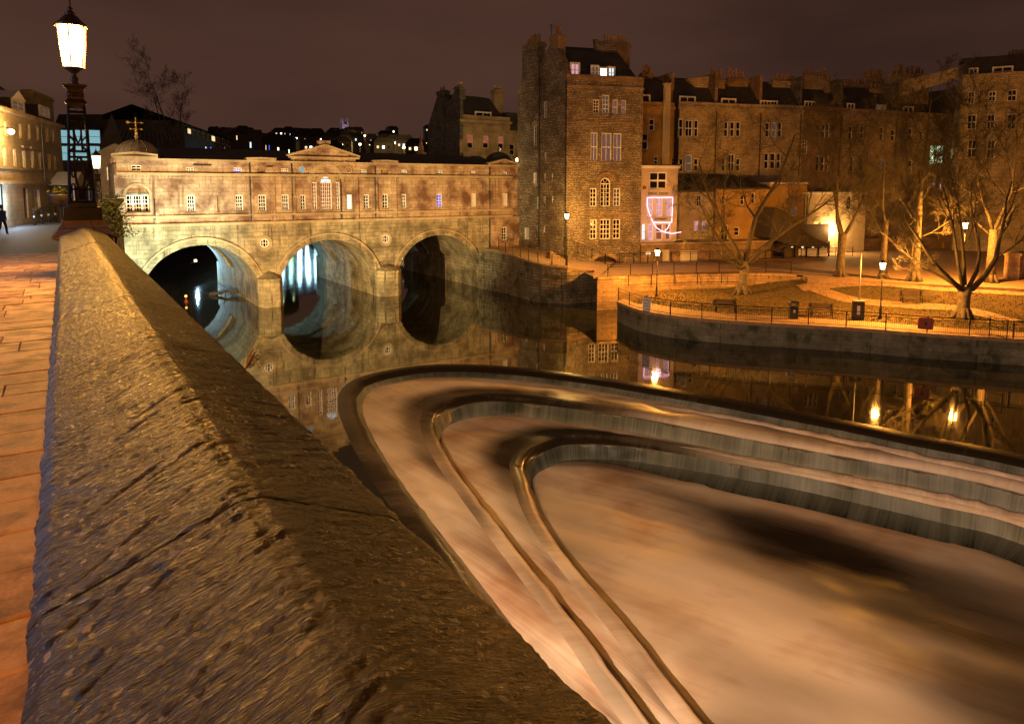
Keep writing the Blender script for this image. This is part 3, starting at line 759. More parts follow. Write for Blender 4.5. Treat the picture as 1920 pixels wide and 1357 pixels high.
# string courses, windows
zsill = 8.66; zmid = 12.05; zeave = 13.18
wins = [(350.5,366,366,398,3,4,'glass_dark'),(441,366,456,395.5,3,4,'glass_dark'),(484,365.5,499.5,396,3,4,'glass_dark'),(528,365,542,395,3,4,'lit_dim'),(563,365.5,573.5,394,2,4,'glass_dark'),
        (650,365,660.5,393.6,2,4,'lit_cool'),(681.5,365,692.5,392,2,4,'lit_dim'),(717,364,728,392,2,4,'glass_dark'),(752,364,762,391,2,4,'lit_dim'),(818.6,363.6,829.5,389,2,4,'lit_blue'),(883,363,893,389,2,4,'blind_cream'),(942,363,952,388,2,4,'blind_cream')]
for w_ in wins: B.win(*w_[:4], w_[4], w_[5], w_[6], fw=.09, bar=.045)
ups = [(246,310,265,320.5,2,2,'glass_dark'),(348.6,314.5,363.6,323.5,3,2,'lit_dim'),(438,315,453.6,324,3,2,'lit_blue'),(526.5,316.5,541,325,3,2,'lit_red'),(675.5,318.6,688,327,3,2,'glass_dark'),(750.5,319,763,327,3,2,'lit_dim'),(818.6,319,830,327.6,3,2,'glass_dark'),(882,321,892,327.6,3,2,'glass_dark'),(942,322,951,328.7,3,2,'glass_dark')]
for w_ in ups: B.win(*w_[:4], w_[4], w_[5], w_[6], fw=.06, bar=.05)
for w_ in ((483,316.5,496.5,326),(714.5,318.6,728.6,327),(407,366,412,398)):      # blind panels
    x0, z0, x1, z1 = B.rect(*w_); B.holes.append((x0, z0, x1, z1)); B.box('blind_panel', x0-.02, z0-.02, x1+.02, z1+.02, .20, .28, 'brown_stone')
# Venetian window in the middle
for u0, v0, u1, v1, c, r_ in ((585,342,594.5,393.6,2,7), (629,342,637.5,393.6,2,7)): B.win(u0, v0, u1, v1, c, r_, 'lit_red', fw=.08, bar=.05)
x0, z0, x1, z1 = B.rect(600.5,342,622.5,393.6); xc = (x0+x1)/2; hw = (x1-x0)/2
B.window(x0, z0, x1, z1, 5, 7, 'lit_red', fw=.09, bar=.05)
zt = z1+hw; B.holes.append((x0, z1, x1, zt+.001))
a = arch_pts(xc, z1, hw, hw-.001, 16)
for sgn in (0, 1):                                   # spandrels that close the square hole to a round head
    half = a[:9] if sgn == 0 else a[8:]
    cx_ = x0 if sgn == 0 else x1
    B.prism('arch_spandrel', [(cx_, zt)]+(half if sgn else half[::-1]) if False else ([(cx_, zt+.002)]+half if sgn == 0 else half+[(cx_, zt+.002)]), .003, .25)
m = MB(BF); hd = MB(BF)
inn = arch_pts(xc, z1, hw-.11, hw-.11, 16)
m.grid([[(x, .10, z) for x, z in a], [(x, .10, z) for x, z in inn], [(x, .2, z) for x, z in inn]])
for k in (3, 6, 10, 13):
    x, z = inn[k]; m.tube([(xc, .15, z1), (x, .15, z)], .025, 4)
fl = m.build('fanlight', 'white_paint', br)
hd.prism(a, .19, .20); hd.build('pane', 'lit_cool', fl)
# moulded arches round the fanlight
for k, (r0, r1, pr) in enumerate(((hw+.02, hw+.38, .10), (hw+.85, hw+1.25, .09))):
    p0 = arch_pts(xc, z1, r0, r0-.002, 24); p1 = arch_pts(xc, z1, r1, r1-.002, 24)
    m = MB(BF); m.grid([[(x, .02, z) for x, z in p0], [(x, -pr, z) for x, z in p0], [(x, -pr, z) for x, z in p1], [(x, .02, z) for x, z in p1]]); m.build('arch_moulding', 'bath_stone_plain', br)
# left end bay with its big arched window
x0, z0, x1, z1 = B.rect(237,366,281,399); xc = (x0+x1)/2; hw = (x1-x0)/2
B.window(x0, z0, x1, z1, 7, 4, 'glass_dark', dep=.72, fw=.09, bar=.05)
zt = z1+hw*.92; B.holes.append((x0, z1, x1, zt)); a = arch_pts(xc, z1, hw, hw*.92-.001, 16)
B.prism('arch_spandrel', [(x0, zt+.002)]+a[:9], .003, .62); B.prism('arch_spandrel', a[8:]+[(x1, zt+.002)], .003, .62)
B.prism('arch_recess', arch_pts(xc, z1+.02, hw-.01, hw*.92-.03, 16), .62, .70, 'bath_stone')
for i in (1, 2):
    xx = lerp(x0, x1, i/3+(.03 if i == 2 else -.03)); B.box('mullion', xx-.09, z0+.09, xx+.09, z1-.09, .64, .71, 'white_paint')
p1 = arch_pts(xc, z1, hw+.22, hw*.92+.2, 20); p0 = arch_pts(xc, z1, hw+.0, hw*.92, 20)
m = MB(BF); m.grid([[(x, .0, z) for x, z in p0], [(x, -.07, z) for x, z in p0], [(x, -.07, z) for x, z in p1], [(x, .0, z) for x, z in p1]]); m.build('arch_moulding', 'bath_stone_plain', br)
# walls (shops over the arches)
B.wall(XL, ZL, 42.9, zeave, rev=.3)
x0_, z0_, x1_, z1_ = B.rect(237,366,281,399)
for xx, dx_ in ((x0_-.06, .06), (x1_, .06)): B.box('bay_reveal', xx, z0_, xx+dx_, z1_, .28, .74)
B.box('end_wall', XL+.001, ZL, XL+.02, zeave, .01, 18, 'bath_stone')
m = MB(BF); m.box(XL+.03, .80, ZL, 42.9, 17.9, 13.0); m.build('shop_core', 'far_dark', br)
XP = 42.9
def strip(name, x0, x1, z, th, pr, mat='bath_stone_plain'): B.box(name, x0, z-th/2, x1, z+th/2, -pr, .05, mat)
strip('string_course', XL-.12, XP, ZL, .24, .30); strip('string_course', XL-.06, XP, zsill-.22, .18, .20)
strip('string_course', XL-.06, XP, zmid, .22, .28); strip('string_course', XL-.02, XP, zmid-.32, .08, .06)
strip('cornice', XL-.1, XP, zeave+.08, .18, .38)
# pilaster breaks with pediments
def bay(u0, u1, apex, pr, zt, raise_=0, name='pediment'):
    x0 = BF.px(u0, 360)[0]; x1 = BF.px(u1, 360)[0]; xm = (x0+x1)/2; za = BF.px((u0+u1)/2, apex)[1]
    for xx in (x0, x1):
        w2 = .22; B.box('pilaster', xx-w2, ZL+.11, xx+w2, zmid-.10, -pr, .01, 'bath_stone')
    if raise_: B.box('attic', x0-.05, zeave+.161, x1+.05, zt, -.05, .5, 'bath_stone')
    pd = B.prism(name, [(x0-.15, zt), (x1+.15, zt), (x1+.15, zt+.10), (xm, za), (x0-.15, zt+.10)], -.10, .5, 'bath_stone')
    m = MB(BF)
    for a_, b_ in (((x0-.32, zt+.07), (xm, za)), ((x1+.32, zt+.07), (xm, za))):
        d_ = (V2(b_)-V2(a_)).normalized(); n_ = V2((-d_.y, d_.x));  n_ = n_ if n_.y > 0 else -n_
        pts = [V2(a_), V2(b_), V2(b_)+n_*.17, V2(a_)+n_*.17]; m.prism([tuple(q) for q in pts], -.46, .55)
    m.build('raking_cornice', 'bath_stone_plain', pd)
    MB(BF).box(x0-.32, -.42, zt-.10, x1+.32, .02, zt+.06).build('base_cornice', 'bath_stone_plain', pd)
    return x0, x1
bay(549, 667, 274, .16, 13.75, 1); bay(470, 511, 299, .12, zeave+.17); bay(704, 739, 303.5, .12, zeave+.17)
bay(221, 290, 288.5, .14, 13.45, 1); bay(918, 966, 301, .12, zeave+.17)
x = BF.px(608, 270)[0]; B.box('acroterion', x-.55, 15.0, x+.55, 15.35, -.2, .5, 'bath_stone')
for k in range(14):                                    # dentil brackets under the left bay string and the centre
    xx = 4.6+k*.27; B.box('bracket', xx, zmid-.28, xx+.12, zmid-.10, -.12, .01, 'bath_stone_plain')
# round windows
def oculus(u, v, r, glass, frame='white_paint', bars=True, ring=.28):
    x, z = BF.px(u, v); m = MB(BF)
    def circ(rr, n=24): return [(x+rr*math.cos(2*math.pi*i/n), z+rr*math.sin(2*math.pi*i/n)) for i in range(n+1)]
    a, b = circ(r), circ(r+ring)
    m.grid([[(q[0], .0, q[1]) for q in a], [(q[0], -.10, q[1]) for q in a], [(q[0], -.10, q[1]) for q in b], [(q[0], .0, q[1]) for q in b]])
    o = m.build('round_window', 'bath_stone_plain', br)
    MB(BF).prism(circ(r+.01)[:-1], -.03, -.012).build('pane', glass, o)
    if bars:
        m = MB(BF); c = circ(r); c2 = circ(r-.09)
        m.grid([[(q[0], -.031, q[1]) for q in c], [(q[0], -.06, q[1]) for q in c], [(q[0], -.06, q[1]) for q in c2], [(q[0], -.031, q[1]) for q in c2]])
        for k in (-.3, .3): m.box(x-.03+k*r, -.055, z-r*.92, x+.03+k*r, -.032, z+r*.92)
        m.box(x-r*.95, -.055, z-.03, x+r*.95, -.032, z+.03); m.build('window_frame', frame, o)
oculus(495.3, 455.8, .42, 'glass_dark'); oculus(722, 448, .42, 'glass_dark')
oculus(566, 318, .24, 'lit_cyan', bars=False, ring=.12); oculus(653, 318.5, .24, 'brown_stone', bars=False, ring=.12)
# downpipes
for u, v0, v1 in ((469.5,306,417),(548,306,417),(639,336,415),(703.5,312,414),(918.5,308,466),(290,372,412)): B.pipe(u, v0, v1, .055, .14)
for u0, v0, u1, v1 in ((362,309,396,311),(500,312,511,313.5)):                           # small hoods under the attic windows' gutter
    x0, z0, x1, z1 = B.rect(u0, v0, u1, v1); B.box('gutter', x0, z0, x1, z1+.03, -.12, .0, 'pipe_iron')
# roofs
for xa, xb in ((7.9, 19.2), (25.6, 41.4)):
    m = MB(BF); m.add([(xa,.35,13.27),(xb,.35,13.27),(xb,4.6,14.55),(xa,4.6,14.55),(xa,8,13.3),(xb,8,13.3)], [(0,1,2,3),(3,2,5,4),(0,3,4),(1,5,2)])
    m.build('roof', 'lead_roof', br)
m = MB(BF); m.add([(19.2,.51,13.8),(25.6,.51,13.8),(22.4,.51,15.0),(22.4,9,15.0),(19.2,9,13.8),(25.6,9,13.8)], [(0,2,3,4),(1,5,3,2),(4,3,5)]); m.build('roof', 'lead_roof', br)
for u, y in ((792, 5), (876, 4.2)):
    x, z = BF.px(u, 290, y); m = MB(BF); m.box(x-.5, y, 13.6, x+.5, y+.7, z+.25); m.build('roof_stack', 'bath_stone', br)
x, z = BF.px(789, 255, 5.3); x2, zb = BF.px(789, 290, 5.3); m = MB(BF); m.lathe([(.42,zb-.2),(.34,zb+.9),(.2,zb+1.1),(.12,z)], (x,5.3,0), 6); m.build('roof_finial', 'bath_stone', br)
# domes over the end bays
def dome(u, v0, half, rise, y, mat, vane):
    x, z = BF.px(u, v0, y); prof = [(half*1.08, -.35), (half*1.08, 0)]+[(half*math.cos(a_*math.pi/20), rise*math.sin(a_*math.pi/20)) for a_ in range(0, 10)]+[(.06, rise*1.0)]
    m = MB(BF); m.lathe(prof, (x, y, z), 24); d_ = m.build('dome', mat, br, smooth=True)
    for k in range(16):
        th = 2*math.pi*k/16; m2 = MB(BF)
        m2.tube([(x+(half*math.cos(a_*math.pi/16)+.01)*math.cos(th), y+(half*math.cos(a_*math.pi/16)+.01)*math.sin(th), z+rise*math.sin(a_*math.pi/16)) for a_ in range(0, 8)], .03, 4); m2.build('dome_rib', mat, d_)
    m = MB(BF); m.lathe([(.16,rise-.05),(.10,rise+.12),(.2,rise+.3),(.07,rise+.45),(.14,rise+.6),(.05,rise+.72),(.04,rise+.8)], (x,y,z), 10); m.build('finial', 'bath_stone_plain' if vane else mat, d_)
    if vane:
        zz = z+rise+.72; m = MB(BF); m.tube([(x,y,zz),(x,y,zz+1.15)], [.07,.04], 6); m.tube([(x-.5,y,zz+.72),(x+.4,y,zz+.72)], .02, 5)
        for sx in (-1, 1): m.tube([(x,y,zz+.18),(x+sx*.42,y,zz+.18)], .025, 4); m.box(x+sx*.42-.06,y-.02,zz+.12,x+sx*.42+.06,y+.02,zz+.25)
        m.prism([(x-.62,zz+.6),(x-.38,zz+.72),(x-.62,zz+.86),(x-.75,zz+.73)], y-.02, y+.02); m.prism([(x+.38,zz+.66),(x+.6,zz+.72),(x+.38,zz+.79)], y-.02, y+.02); m.build('weather_vane', 'gold_leaf', d_)
    m = MB(BF); m.box(x-half*1.2, y-half*1.2, 13.0, x+half*1.2, y+half*1.2, z-.3); m.build('dome_drum', 'bath_stone', br)
dome(257.5, 292, 1.65, 1.35, 2.4, 'dome_lead', True); dome(935, 305, 1.55, 1.15, 2.2, 'dark_dome', False)
# low right-hand return of the bridge with one window
B2 = Facade(Fr(0, 66, 0), br, 'bath_stone', -.35)
B2.win(941,426,950.5,450,2,4,'glass_dark'); x0 = BF.px(918, 440)[0]; B2.wall(x0, 4.0, 43.7, ZL-.1)
m = MB(BF); m.box(x0, -.349, 4.0, x0+.02, .0, ZL-.1); m.box(x0, -.35, ZL-.1, 43.7, 0, ZL-.08); m.build('return_edge', 'bath_stone', br)
B3 = Facade(BF, br, 'bath_stone'); B.box('end_wall', 42.9, ZL, 43.7, zeave, -.02, .5, 'bath_stone')
# upstream: a lit riverside building whose light is seen mirrored through the arches
# ------------------------------------------------------------------ tower house
tw = empty('tower_house', 'tall rubble stone tower house with gabled side and chimneys beside the bridge', 'building', fr=TWR)
TL = Fr(43.72, 66, -90); SL = Facade(TL, tw, 'tower_rubble'); FT = Facade(TWR, tw, 'tower_rubble')
ztop = 21.9
# side gable wall
for w_ in ((1007,146,1011,167,1,2,'blind_cream'),(1013,142.4,1021,164.5,2,3,'lit_cool'),(1019,190.6,1025.5,222,2,4,'glass_dark'),(999.5,236,1007,274,2,5,'glass_dark'),(1020,286,1024.5,300,1,2,'blind_cream'),(999,323.6,1006.5,347,1,2,'blind_cream'),
           (1019.4,326,1024.6,339,1,2,'glass_dark'),(1033.6,325.5,1038.5,338.5,1,2,'glass_dark'),(1005,369.6,1010,392.7,1,2,'blind_cream'),(1019.4,368.4,1024.3,381.4,1,2,'glass_dark'),(1033.6,368,1038.5,381,1,2,'glass_dark'),(1005,422.6,1009.5,434,1,2,'glass_dark'),(1019,423,1023.5,436,1,2,'glass_dark'),(982.4,427,992,449,1,1,'blind_cream')):
    SL.win(*w_[:4], w_[4], w_[5], w_[6], fw=.09)
x0, z0, x1, z1 = SL.rect(999.5,231,1007,236); a = arch_pts((x0+x1)/2, z0, (x1-x0)/2+.22, (x1-x0)/2+.15, 12); SL.prism('window_head', a, -.06, .05, 'bath_stone_plain')
xe = TL.px(1062, 300)[0]
SL.wall(0, 2.0, xe, 20.0)
def pl(pts): return [TL.px(u, v) for u, v in pts]
g = pl([(979,142),(979,96),(1009,88),(1009,112),(1013,120),(1022,103),(1029,88),(1044,88),(1052,102),(1059,118),(1064.5,143)])
SL.prism('gable', [(0, 20.0), (0, TL.px(972,173)[1])]+g+[(xe, 20.0)], 0, .55)
SL.pipe(1011, 125, 462, .06, .12); SL.pipe(1060.5, 150, 492, .07, .14)
m = MB(TL); m.box(.02, .4, 1.0, xe-.3, 9.5, 20); m.build('inner_core', 'far_dark', tw)
# front
for w_ in ((1112,186.7,1124,212.7,2,4,'glass_dark'),(1129,178,1143,214,2,4,'lit_dim'),(1148.5,187,1159,215,1,2,'curtain_pink'),(1165,188,1174.5,215,1,2,'curtain_pink'),
           (1107.6,248.6,1121,302,2,2,'curtain_pink'),(1127.7,249.5,1147,302.5,2,2,'curtain_pink'),(1150,250,1165.5,303,2,2,'curtain_pink'),
           (1106,353,1119,387.6,2,4,'glass_dark'),(1150,353,1163.4,387,2,4,'lit_dim'),(1106,411.7,1119.3,448.7,2,4,'glass_dark'),(1124.7,411,1144.8,448.7,3,4,'glass_dark'),(1149,411,1163.4,448,2,4,'glass_dark')):
    FT.win(*w_[:4], w_[4], w_[5], w_[6], fw=.10, bar=.06)
x0, z0, x1, z1 = FT.rect(1125.5,344,1144.6,387.4); xc = (x0+x1)/2; hw = (x1-x0)/2
vw = FT.window(x0, z0, x1, z1, 3, 5, 'glass_dark', fw=.10, bar=.05)
zt = z1+hw; FT.holes.append((x0, z1, x1, zt)); a = arch_pts(xc, z1, hw, hw-.001, 16)
FT.prism('arch_spandrel', [(x0, zt+.002)]+a[:9], .003, .25); FT.prism('arch_spandrel', a[8:]+[(x1, zt+.002)], .003, .25)
m = MB(TWR); inn = arch_pts(xc, z1, hw-.1, hw-.1, 16); m.grid([[(x, .10, z) for x, z in a], [(x, .10, z) for x, z in inn], [(x, .2, z) for x, z in inn]])
for k in (5, 11): m.tube([(xc, .15, z1), (inn[k][0], .15, inn[k][1])], .025, 4)
fl = m.build('fanlight', 'white_paint', tw); MB(TWR).prism(a, .19, .20).build('pane', 'glass_dark', fl)
p0 = arch_pts(xc, z1, hw+.25, hw+.2, 20); p1 = arch_pts(xc, z1, hw+.62, hw+.6, 20)
m = MB(TWR); m.grid([[(x, .0, z) for x, z in p0], [(x, -.16, z) for x, z in p0], [(x, -.16, z) for x, z in p1], [(x, .0, z) for x, z in p1]]); m.build('hood_mould', 'brown_stone', tw)
for ua, ub in ((1102,1119.5),(1153,1168)):
    xa, za, xb, zb = FT.rect(ua,342.5,ub,346); FT.box('hood_mould', xa, za, xb, zb, -.16, 0, 'brown_stone')
for i, ch in enumerate('POUND'):                                        # letters in the leaded lights
    c = bpy.data.curves.new('letter', 'FONT'); c.body = ch; c.size = .44; c.align_x = 'CENTER'; c.extrude = .006
    o = bpy.data.objects.new('letter_shape', c); dg = bpy.data.objects.new('x', c)
    COL.objects.link(o); me = bpy.data.meshes.new_from_object(o.evaluated_get(bpy.context.evaluated_depsgraph_get())); bpy.data.objects.remove(o)
    zz = lerp(z1-.25, z0+.12, i/4)
    Mx = TWR.M @ Matrix.Translation((xc, .10, zz)) @ Matrix.Rotation(R(90), 4, 'X'); me.transform(TWR.I @ Mx); me.materials.append(MAT['blind_cream'])
    o = bpy.data.objects.new('letter', me); COL.objects.link(o); o.parent = tw
xr = TWR.px(1203, 330)[0]
# base arch opening
ax0, az0 = TWR.px(1107.4, 507.5); ax1, az1 = TWR.px(1159, 507.5); axc = (ax0+ax1)/2; ahw = (ax1-ax0)/2; az0 = 3.0; ah = TWR.px(1133, 480)[1]-az0
FT.holes.append((ax0, az0-.01, ax1, az0+ah)); a = arch_pts(axc, az0, ahw, ah-.001, 20)
FT.prism('arch_spandrel', [(ax0, az0+ah+.002)]+a[:11], .003, .5); FT.prism('arch_spandrel', a[10:]+[(ax1, az0+ah+.002)], .003, .5)
o_ = arch_pts(axc, az0-.05, ahw+.38, ah+.40, 15); i_ = arch_pts(axc, az0, ahw, ah, 15)
for k in range(15):
    g_ = .02; p = [(lerp(i_[k][j], i_[k+1][j], g_)) for j in (0, 1)], [(lerp(i_[k][j], i_[k+1][j], 1-g_)) for j in (0, 1)], [(lerp(o_[k][j], o_[k+1][j], 1-g_)) for j in (0, 1)], [(lerp(o_[k][j], o_[k+1][j], g_)) for j in (0, 1)]
    FT.prism('voussoir', [tuple(q) for q in p], -.05, .1, 'bath_stone')
FT.box('arch_recess', ax0-.2, 2.4, ax1+.2, az0+ah+.1, 1.2, 1.3, 'far_dark')
for zz in (3.55, 3.95): FT.box('recess_beam', ax0+.1, zz, ax1-.1, zz+.14, .7, .85, 'timber')
FT.wall(0, 1.0, xr, 21.7, rev=.3)
m = MB(TWR); m.box(.35, 1.35, 1.0, xr, 9.0, 21.5); m.build('inner_core', 'far_dark', tw)
m = MB(TWR); m.quad((xr,0,1),(xr,9,1),(xr,9,21.7),(xr,0,21.7)); m.build('side_wall', 'tower_rubble', tw)
for v, th, pr in ((163.5,.22,.14),(230,.16,.10),(402,.16,.10)):
    z = TWR.px(1130, v)[1]; FT.box('string_course', -.08, z-th/2, xr+.05, z+th/2, -pr, .02, 'brown_stone')
FT.box('parapet', -.05, 21.7, xr+.03, 22.3, -.1, .4, 'brown_stone')
# mansard roof, party wall and chimneys
za = TWR.px(1052, 93, 3)[1]; m = MB(TWR)
m.add([(0,.4,22.0),(xr-.3,.4,22.0),(xr-1.6,2.8,25.2),(.2,2.8,25.2),(.2,6,26.2),(xr-1.6,6,26.2),(0,9,22),(xr-.3,9,22)], [(0,1,2,3),(3,2,5,4),(4,5,7,6),(1,7,5,2),(0,3,4,6)])
m.build('mansard_roof', 'slate', tw)
for w_, gl in (((1070,119,1086,144),'lit_pink'),((1109,124,1122,145),'lit_dim'),((1125,128,1138,147.6),'lit_white'),((1140.7,127,1152,147.6),'lit_cool')): FT.dormer(*w_, .5, 1.9, 2 if gl != 'lit_white' else 1, 2 if gl != 'lit_white' else 1, gl)
FT.prism('party_wall', [(xr-3.6,22),(xr-.2,22),(xr-1.0,24.6),(xr-1.7,26.1),(xr-4.2,26.6)], 3.2, 3.7, 'tower_rubble')
FT.chimney(1131, 1182, 78, 105, 3.4, .9, 8, .75, 'brown_stone', 1.0)
SL.chimney(980, 1008, 86, 110, .02, 1.0, 6, .8, 'brown_stone', .6); SL.chimney(1031, 1046, 68, 100, .02, 1.0, 2, .9, 'brown_stone', .6)
x, z = TL.px(1037, 66, .6); m = MB(TL); m.tube([(x-.3,.6,z-1.4),(x-.3,.6,z+1.2)], .03, 5)
for k in range(5): m.tube([(x-.9+.1*k,.6,z+1.1-.16*k),(x+.5-.1*k,.6,z+1.1-.16*k)], .015, 4)
m.build('aerial', 'black_iron', tw)

# ------------------------------------------------------------------ house behind the bridge
HB = Fr(47.3, 86, 0); HS = Fr(47.3, 96, -90)
hb = empty('corner_house', 'lamplit cream house with mansard roof and grey gable behind the bridge', 'building', fr=HB)
F = Facade(HB, hb, 'bath_stone_plain'); S = Facade(HS, hb, 'grey_rubble')
for w_ in ((876,253,887,278),(906,254.4,916.5,278),(934,255.7,944.5,279)): F.win(*w_, 1, 2, 'glass_dark', blind=.62)
F.win(956,270.5,965,291,1,2,'glass_dark')
x1 = HB.px(956, 260)[0]; zc = HB.px(900, 227)[1]
F.wall(0, 5, x1, zc); F.box('cornice', -.2, zc-.25, x1+.1, zc+.1, -.45, .1); F.box('cornice', -.1, zc-.75, x1, zc-.6, -.15, .1); F.box('parapet', 0, zc+.1, x1, zc+.75, -.02, .3)
F.box('string_course', 0, HB.px(900,279)[1]-.2, x1, HB.px(900,279)[1]-.02, -.12, .02)
for k in range(26): F.box('dentil', .1+k*.3, zc-.45, .26+k*.3, zc-.25, -.28, 0)
x2 = HB.px(985, 260)[0]; F2 = Facade(HB, hb, 'bath_stone_plain', .3); F2.holes = F.holes; F2.wall(x1, 5, x2, HB.px(960,247)[1], name='wing_wall'); F2.box('wing_cornice', x1, HB.px(960,247)[1], x2, HB.px(960,245)[1], -.2, .1)
F2.prism('wing_roof', [(x1,HB.px(960,244)[1]),(x2,HB.px(960,244)[1]),(x2-1,HB.px(960,210)[1]),(x1,HB.px(960,210)[1])], .5, 4, 'slate')
m = MB(HB); m.box(.1,.4,3,x2,9.5,zc-.2); m.build('inner_core', 'far_dark', hb)
zr = zc+3.6; m = MB(HB); m.add([(.2,.4,zc+.6),(x1-.9,.4,zc+.6),(x1-1.9,2.6,zr),(.2,2.6,zr),(.2,6,zr+.6),(x1-1.9,6,zr+.6),(.2,9.5,zc),(x1-.9,9.5,zc)], [(0,1,2,3),(3,2,5,4),(4,5,7,6),(1,7,5,2)]); m.build('mansard_roof', 'slate', hb)
F.dormer(891.5,211,920,223,.42,2,2,1,'glass_dark')
F.chimney(927, 944, 168, 222, 2.2, .9, 3, .5, 'bath_stone_plain', 1)
xe = 10.0
S.wall(0, 3, xe, 17.5); g = [HS.px(u, v) for u, v in ((819,183),(821,178),(833,186),(836,198),(843,187),(852,172),(862,176),(862.5,184),(863,226))]
S.prism('gable', [(0,17.5),(0.0,HS.px(808,240)[1])]+g+[(xe,17.5)], 0, .5)
S.pipe(834,200,300,.06,.1)
S.chimney(819,832,172,190,.05,.9,2,.5,'grey_rubble',.5); S.chimney(852,862,163,182,.05,.9,2,.6,'grey_rubble',.5)

# ------------------------------------------------------------------ long terrace behind the park
RF = Fr(65.6, 62.3, -17)
HOUSES = [  # u0, u1, eaves v, colour, words
 (1196, 1272, 203, 'ochre_render', 'yellow rendered terrace house with a tall cream flue beside the tower'),
 (1272, 1345, 205, 'terrace_stone', 'stone terrace house behind the restaurant roof with wide dormer and party wall chimney'),
 (1345, 1428, 208, 'terrace_stone', 'dark stone terrace house directly behind the first bare tree'),
 (1428, 1503, 210, 'terrace_stone', 'stone terrace house with a four-light dormer left of the double pots stack'),
 (1503, 1578, 213, 'brown_stone', 'brown stone terrace house with twin-light dormer under the tallest pots'),
 (1578, 1682, 218, 'terrace_stone', 'dark terrace house with two small dormers half hidden by twigs'),
 (1682, 1802, 224, 'terrace_stone', 'dark end terrace house with broad stack and brightly lit window')]
WIN = {
 0: [(1217,223,1227.6,245.4,1,2,'glass_dark'),(1204,250.4,1216,281,1,2,'glass_dark'),(1227,294,1234,308.6,1,2,'glass_dark'),(1259.7,297,1266.5,310,1,2,'glass_dark')],
 1: [(1273,223,1281.5,256.7,1,2,'glass_dark'),(1285,225,1299,256.7,2,2,'glass_dark'),(1301.5,225,1310,256.7,1,2,'glass_dark'),(1273,297,1281.5,322.6,1,2,'glass_dark'),(1285,290.5,1298,322,1,2,'lit_dim'),(1301,297,1310,322,1,2,'glass_dark')],
 2: [(1357.5,228,1366,257,1,2,'glass_dark'),(1369,228,1378,257,1,2,'glass_dark'),(1380,228,1389,257,1,2,'glass_dark'),(1353,297,1361,322,1,2,'glass_dark'),(1365.5,289,1378,322,2,2,'glass_dark'),(1380,297,1388.5,322,1,2,'glass_dark')],
 3: [(1435,229.6,1443.6,258,1,2,'glass_dark'),(1446,229.6,1457,258,1,2,'lit_dim'),(1459,229.6,1466.5,258,1,2,'glass_dark'),(1433,287,1442,317,1,2,'glass_dark'),(1444,287,1454.4,317,1,2,'glass_dark'),(1456.5,287,1464.5,317,1,2,'glass_dark')],
 4: [(1531,232,1538,259,1,2,'glass_dark'),(1541,232,1548,259,1,2,'glass_dark'),(1550,232,1556,259,1,2,'glass_dark'),(1505,262,1514.6,290,2,4,'glass_dark'),(1530,292,1537,322,1,2,'glass_dark'),(1539,292,1546.5,322,1,2,'glass_dark'),(1548.5,292,1554,322,1,2,'glass_dark')],
 5: [(1592,236,1599,261,1,2,'glass_dark'),(1613,237,1620.5,261,1,2,'glass_dark'),(1650,238,1657.5,264,1,2,'glass_dark'),(1671,243,1678.5,266,1,2,'glass_dark'),(1594,294,1601,322,1,2,'glass_dark'),(1612,295,1620,322,1,2,'glass_dark'),(1650,298,1658,325,1,2,'lit_dim')],
 6: [(1703,240,1711,266,1,2,'glass_dark'),(1724,246,1732,270,1,2,'glass_dark'),(1744,272,1771,309,3,2,'lit_green'),(1703,300,1711,326,1,2,'glass_dark'),(1749,341,1754,350,1,1,'lit_cool'),(1762,342,1767,356,1,1,'lit_pink')]}
DORM = {0: [(1204,179,1218,200,1,1,'glass_dark')], 1: [(1274.7,182,1303,203,2,2,'glass_dark')], 2: [(1353.4,186,1379,204,2,2,'glass_dark')], 3: [(1426,190,1457,208.6,5,1,'glass_dark')],
        4: [(1509,191,1528.4,210,3,2,'glass_dark')], 5: [(1589,195,1601.5,211,2,2,'glass_dark'),(1643,198,1660,216.6,2,1,'lit_dim')], 6: [(1694,201,1712,220,2,2,'glass_dark')]}
CHIM = {0: [(1206,1225,136,165,4,1.0,3,.9)], 1: [(1334,1360,146,190,2.2,1.0,4,1.1)], 2: [(1365,1403,146,190,2.5,1.1,5,1.2)], 3: [(1449,1497,151,190,2.6,1.1,8,.9)],
        4: [(1508,1557,141,195,2.6,1.1,7,1.0)], 5: [(1580,1618,157,200,4.5,1.0,6,.7),(1622,1658,146,200,5,1.0,7,1.2),(1634,1670,166,205,2.6,1.0,5,.7)], 6: [(1681,1744,136,222,1.6,1.6,9,1.1)]}
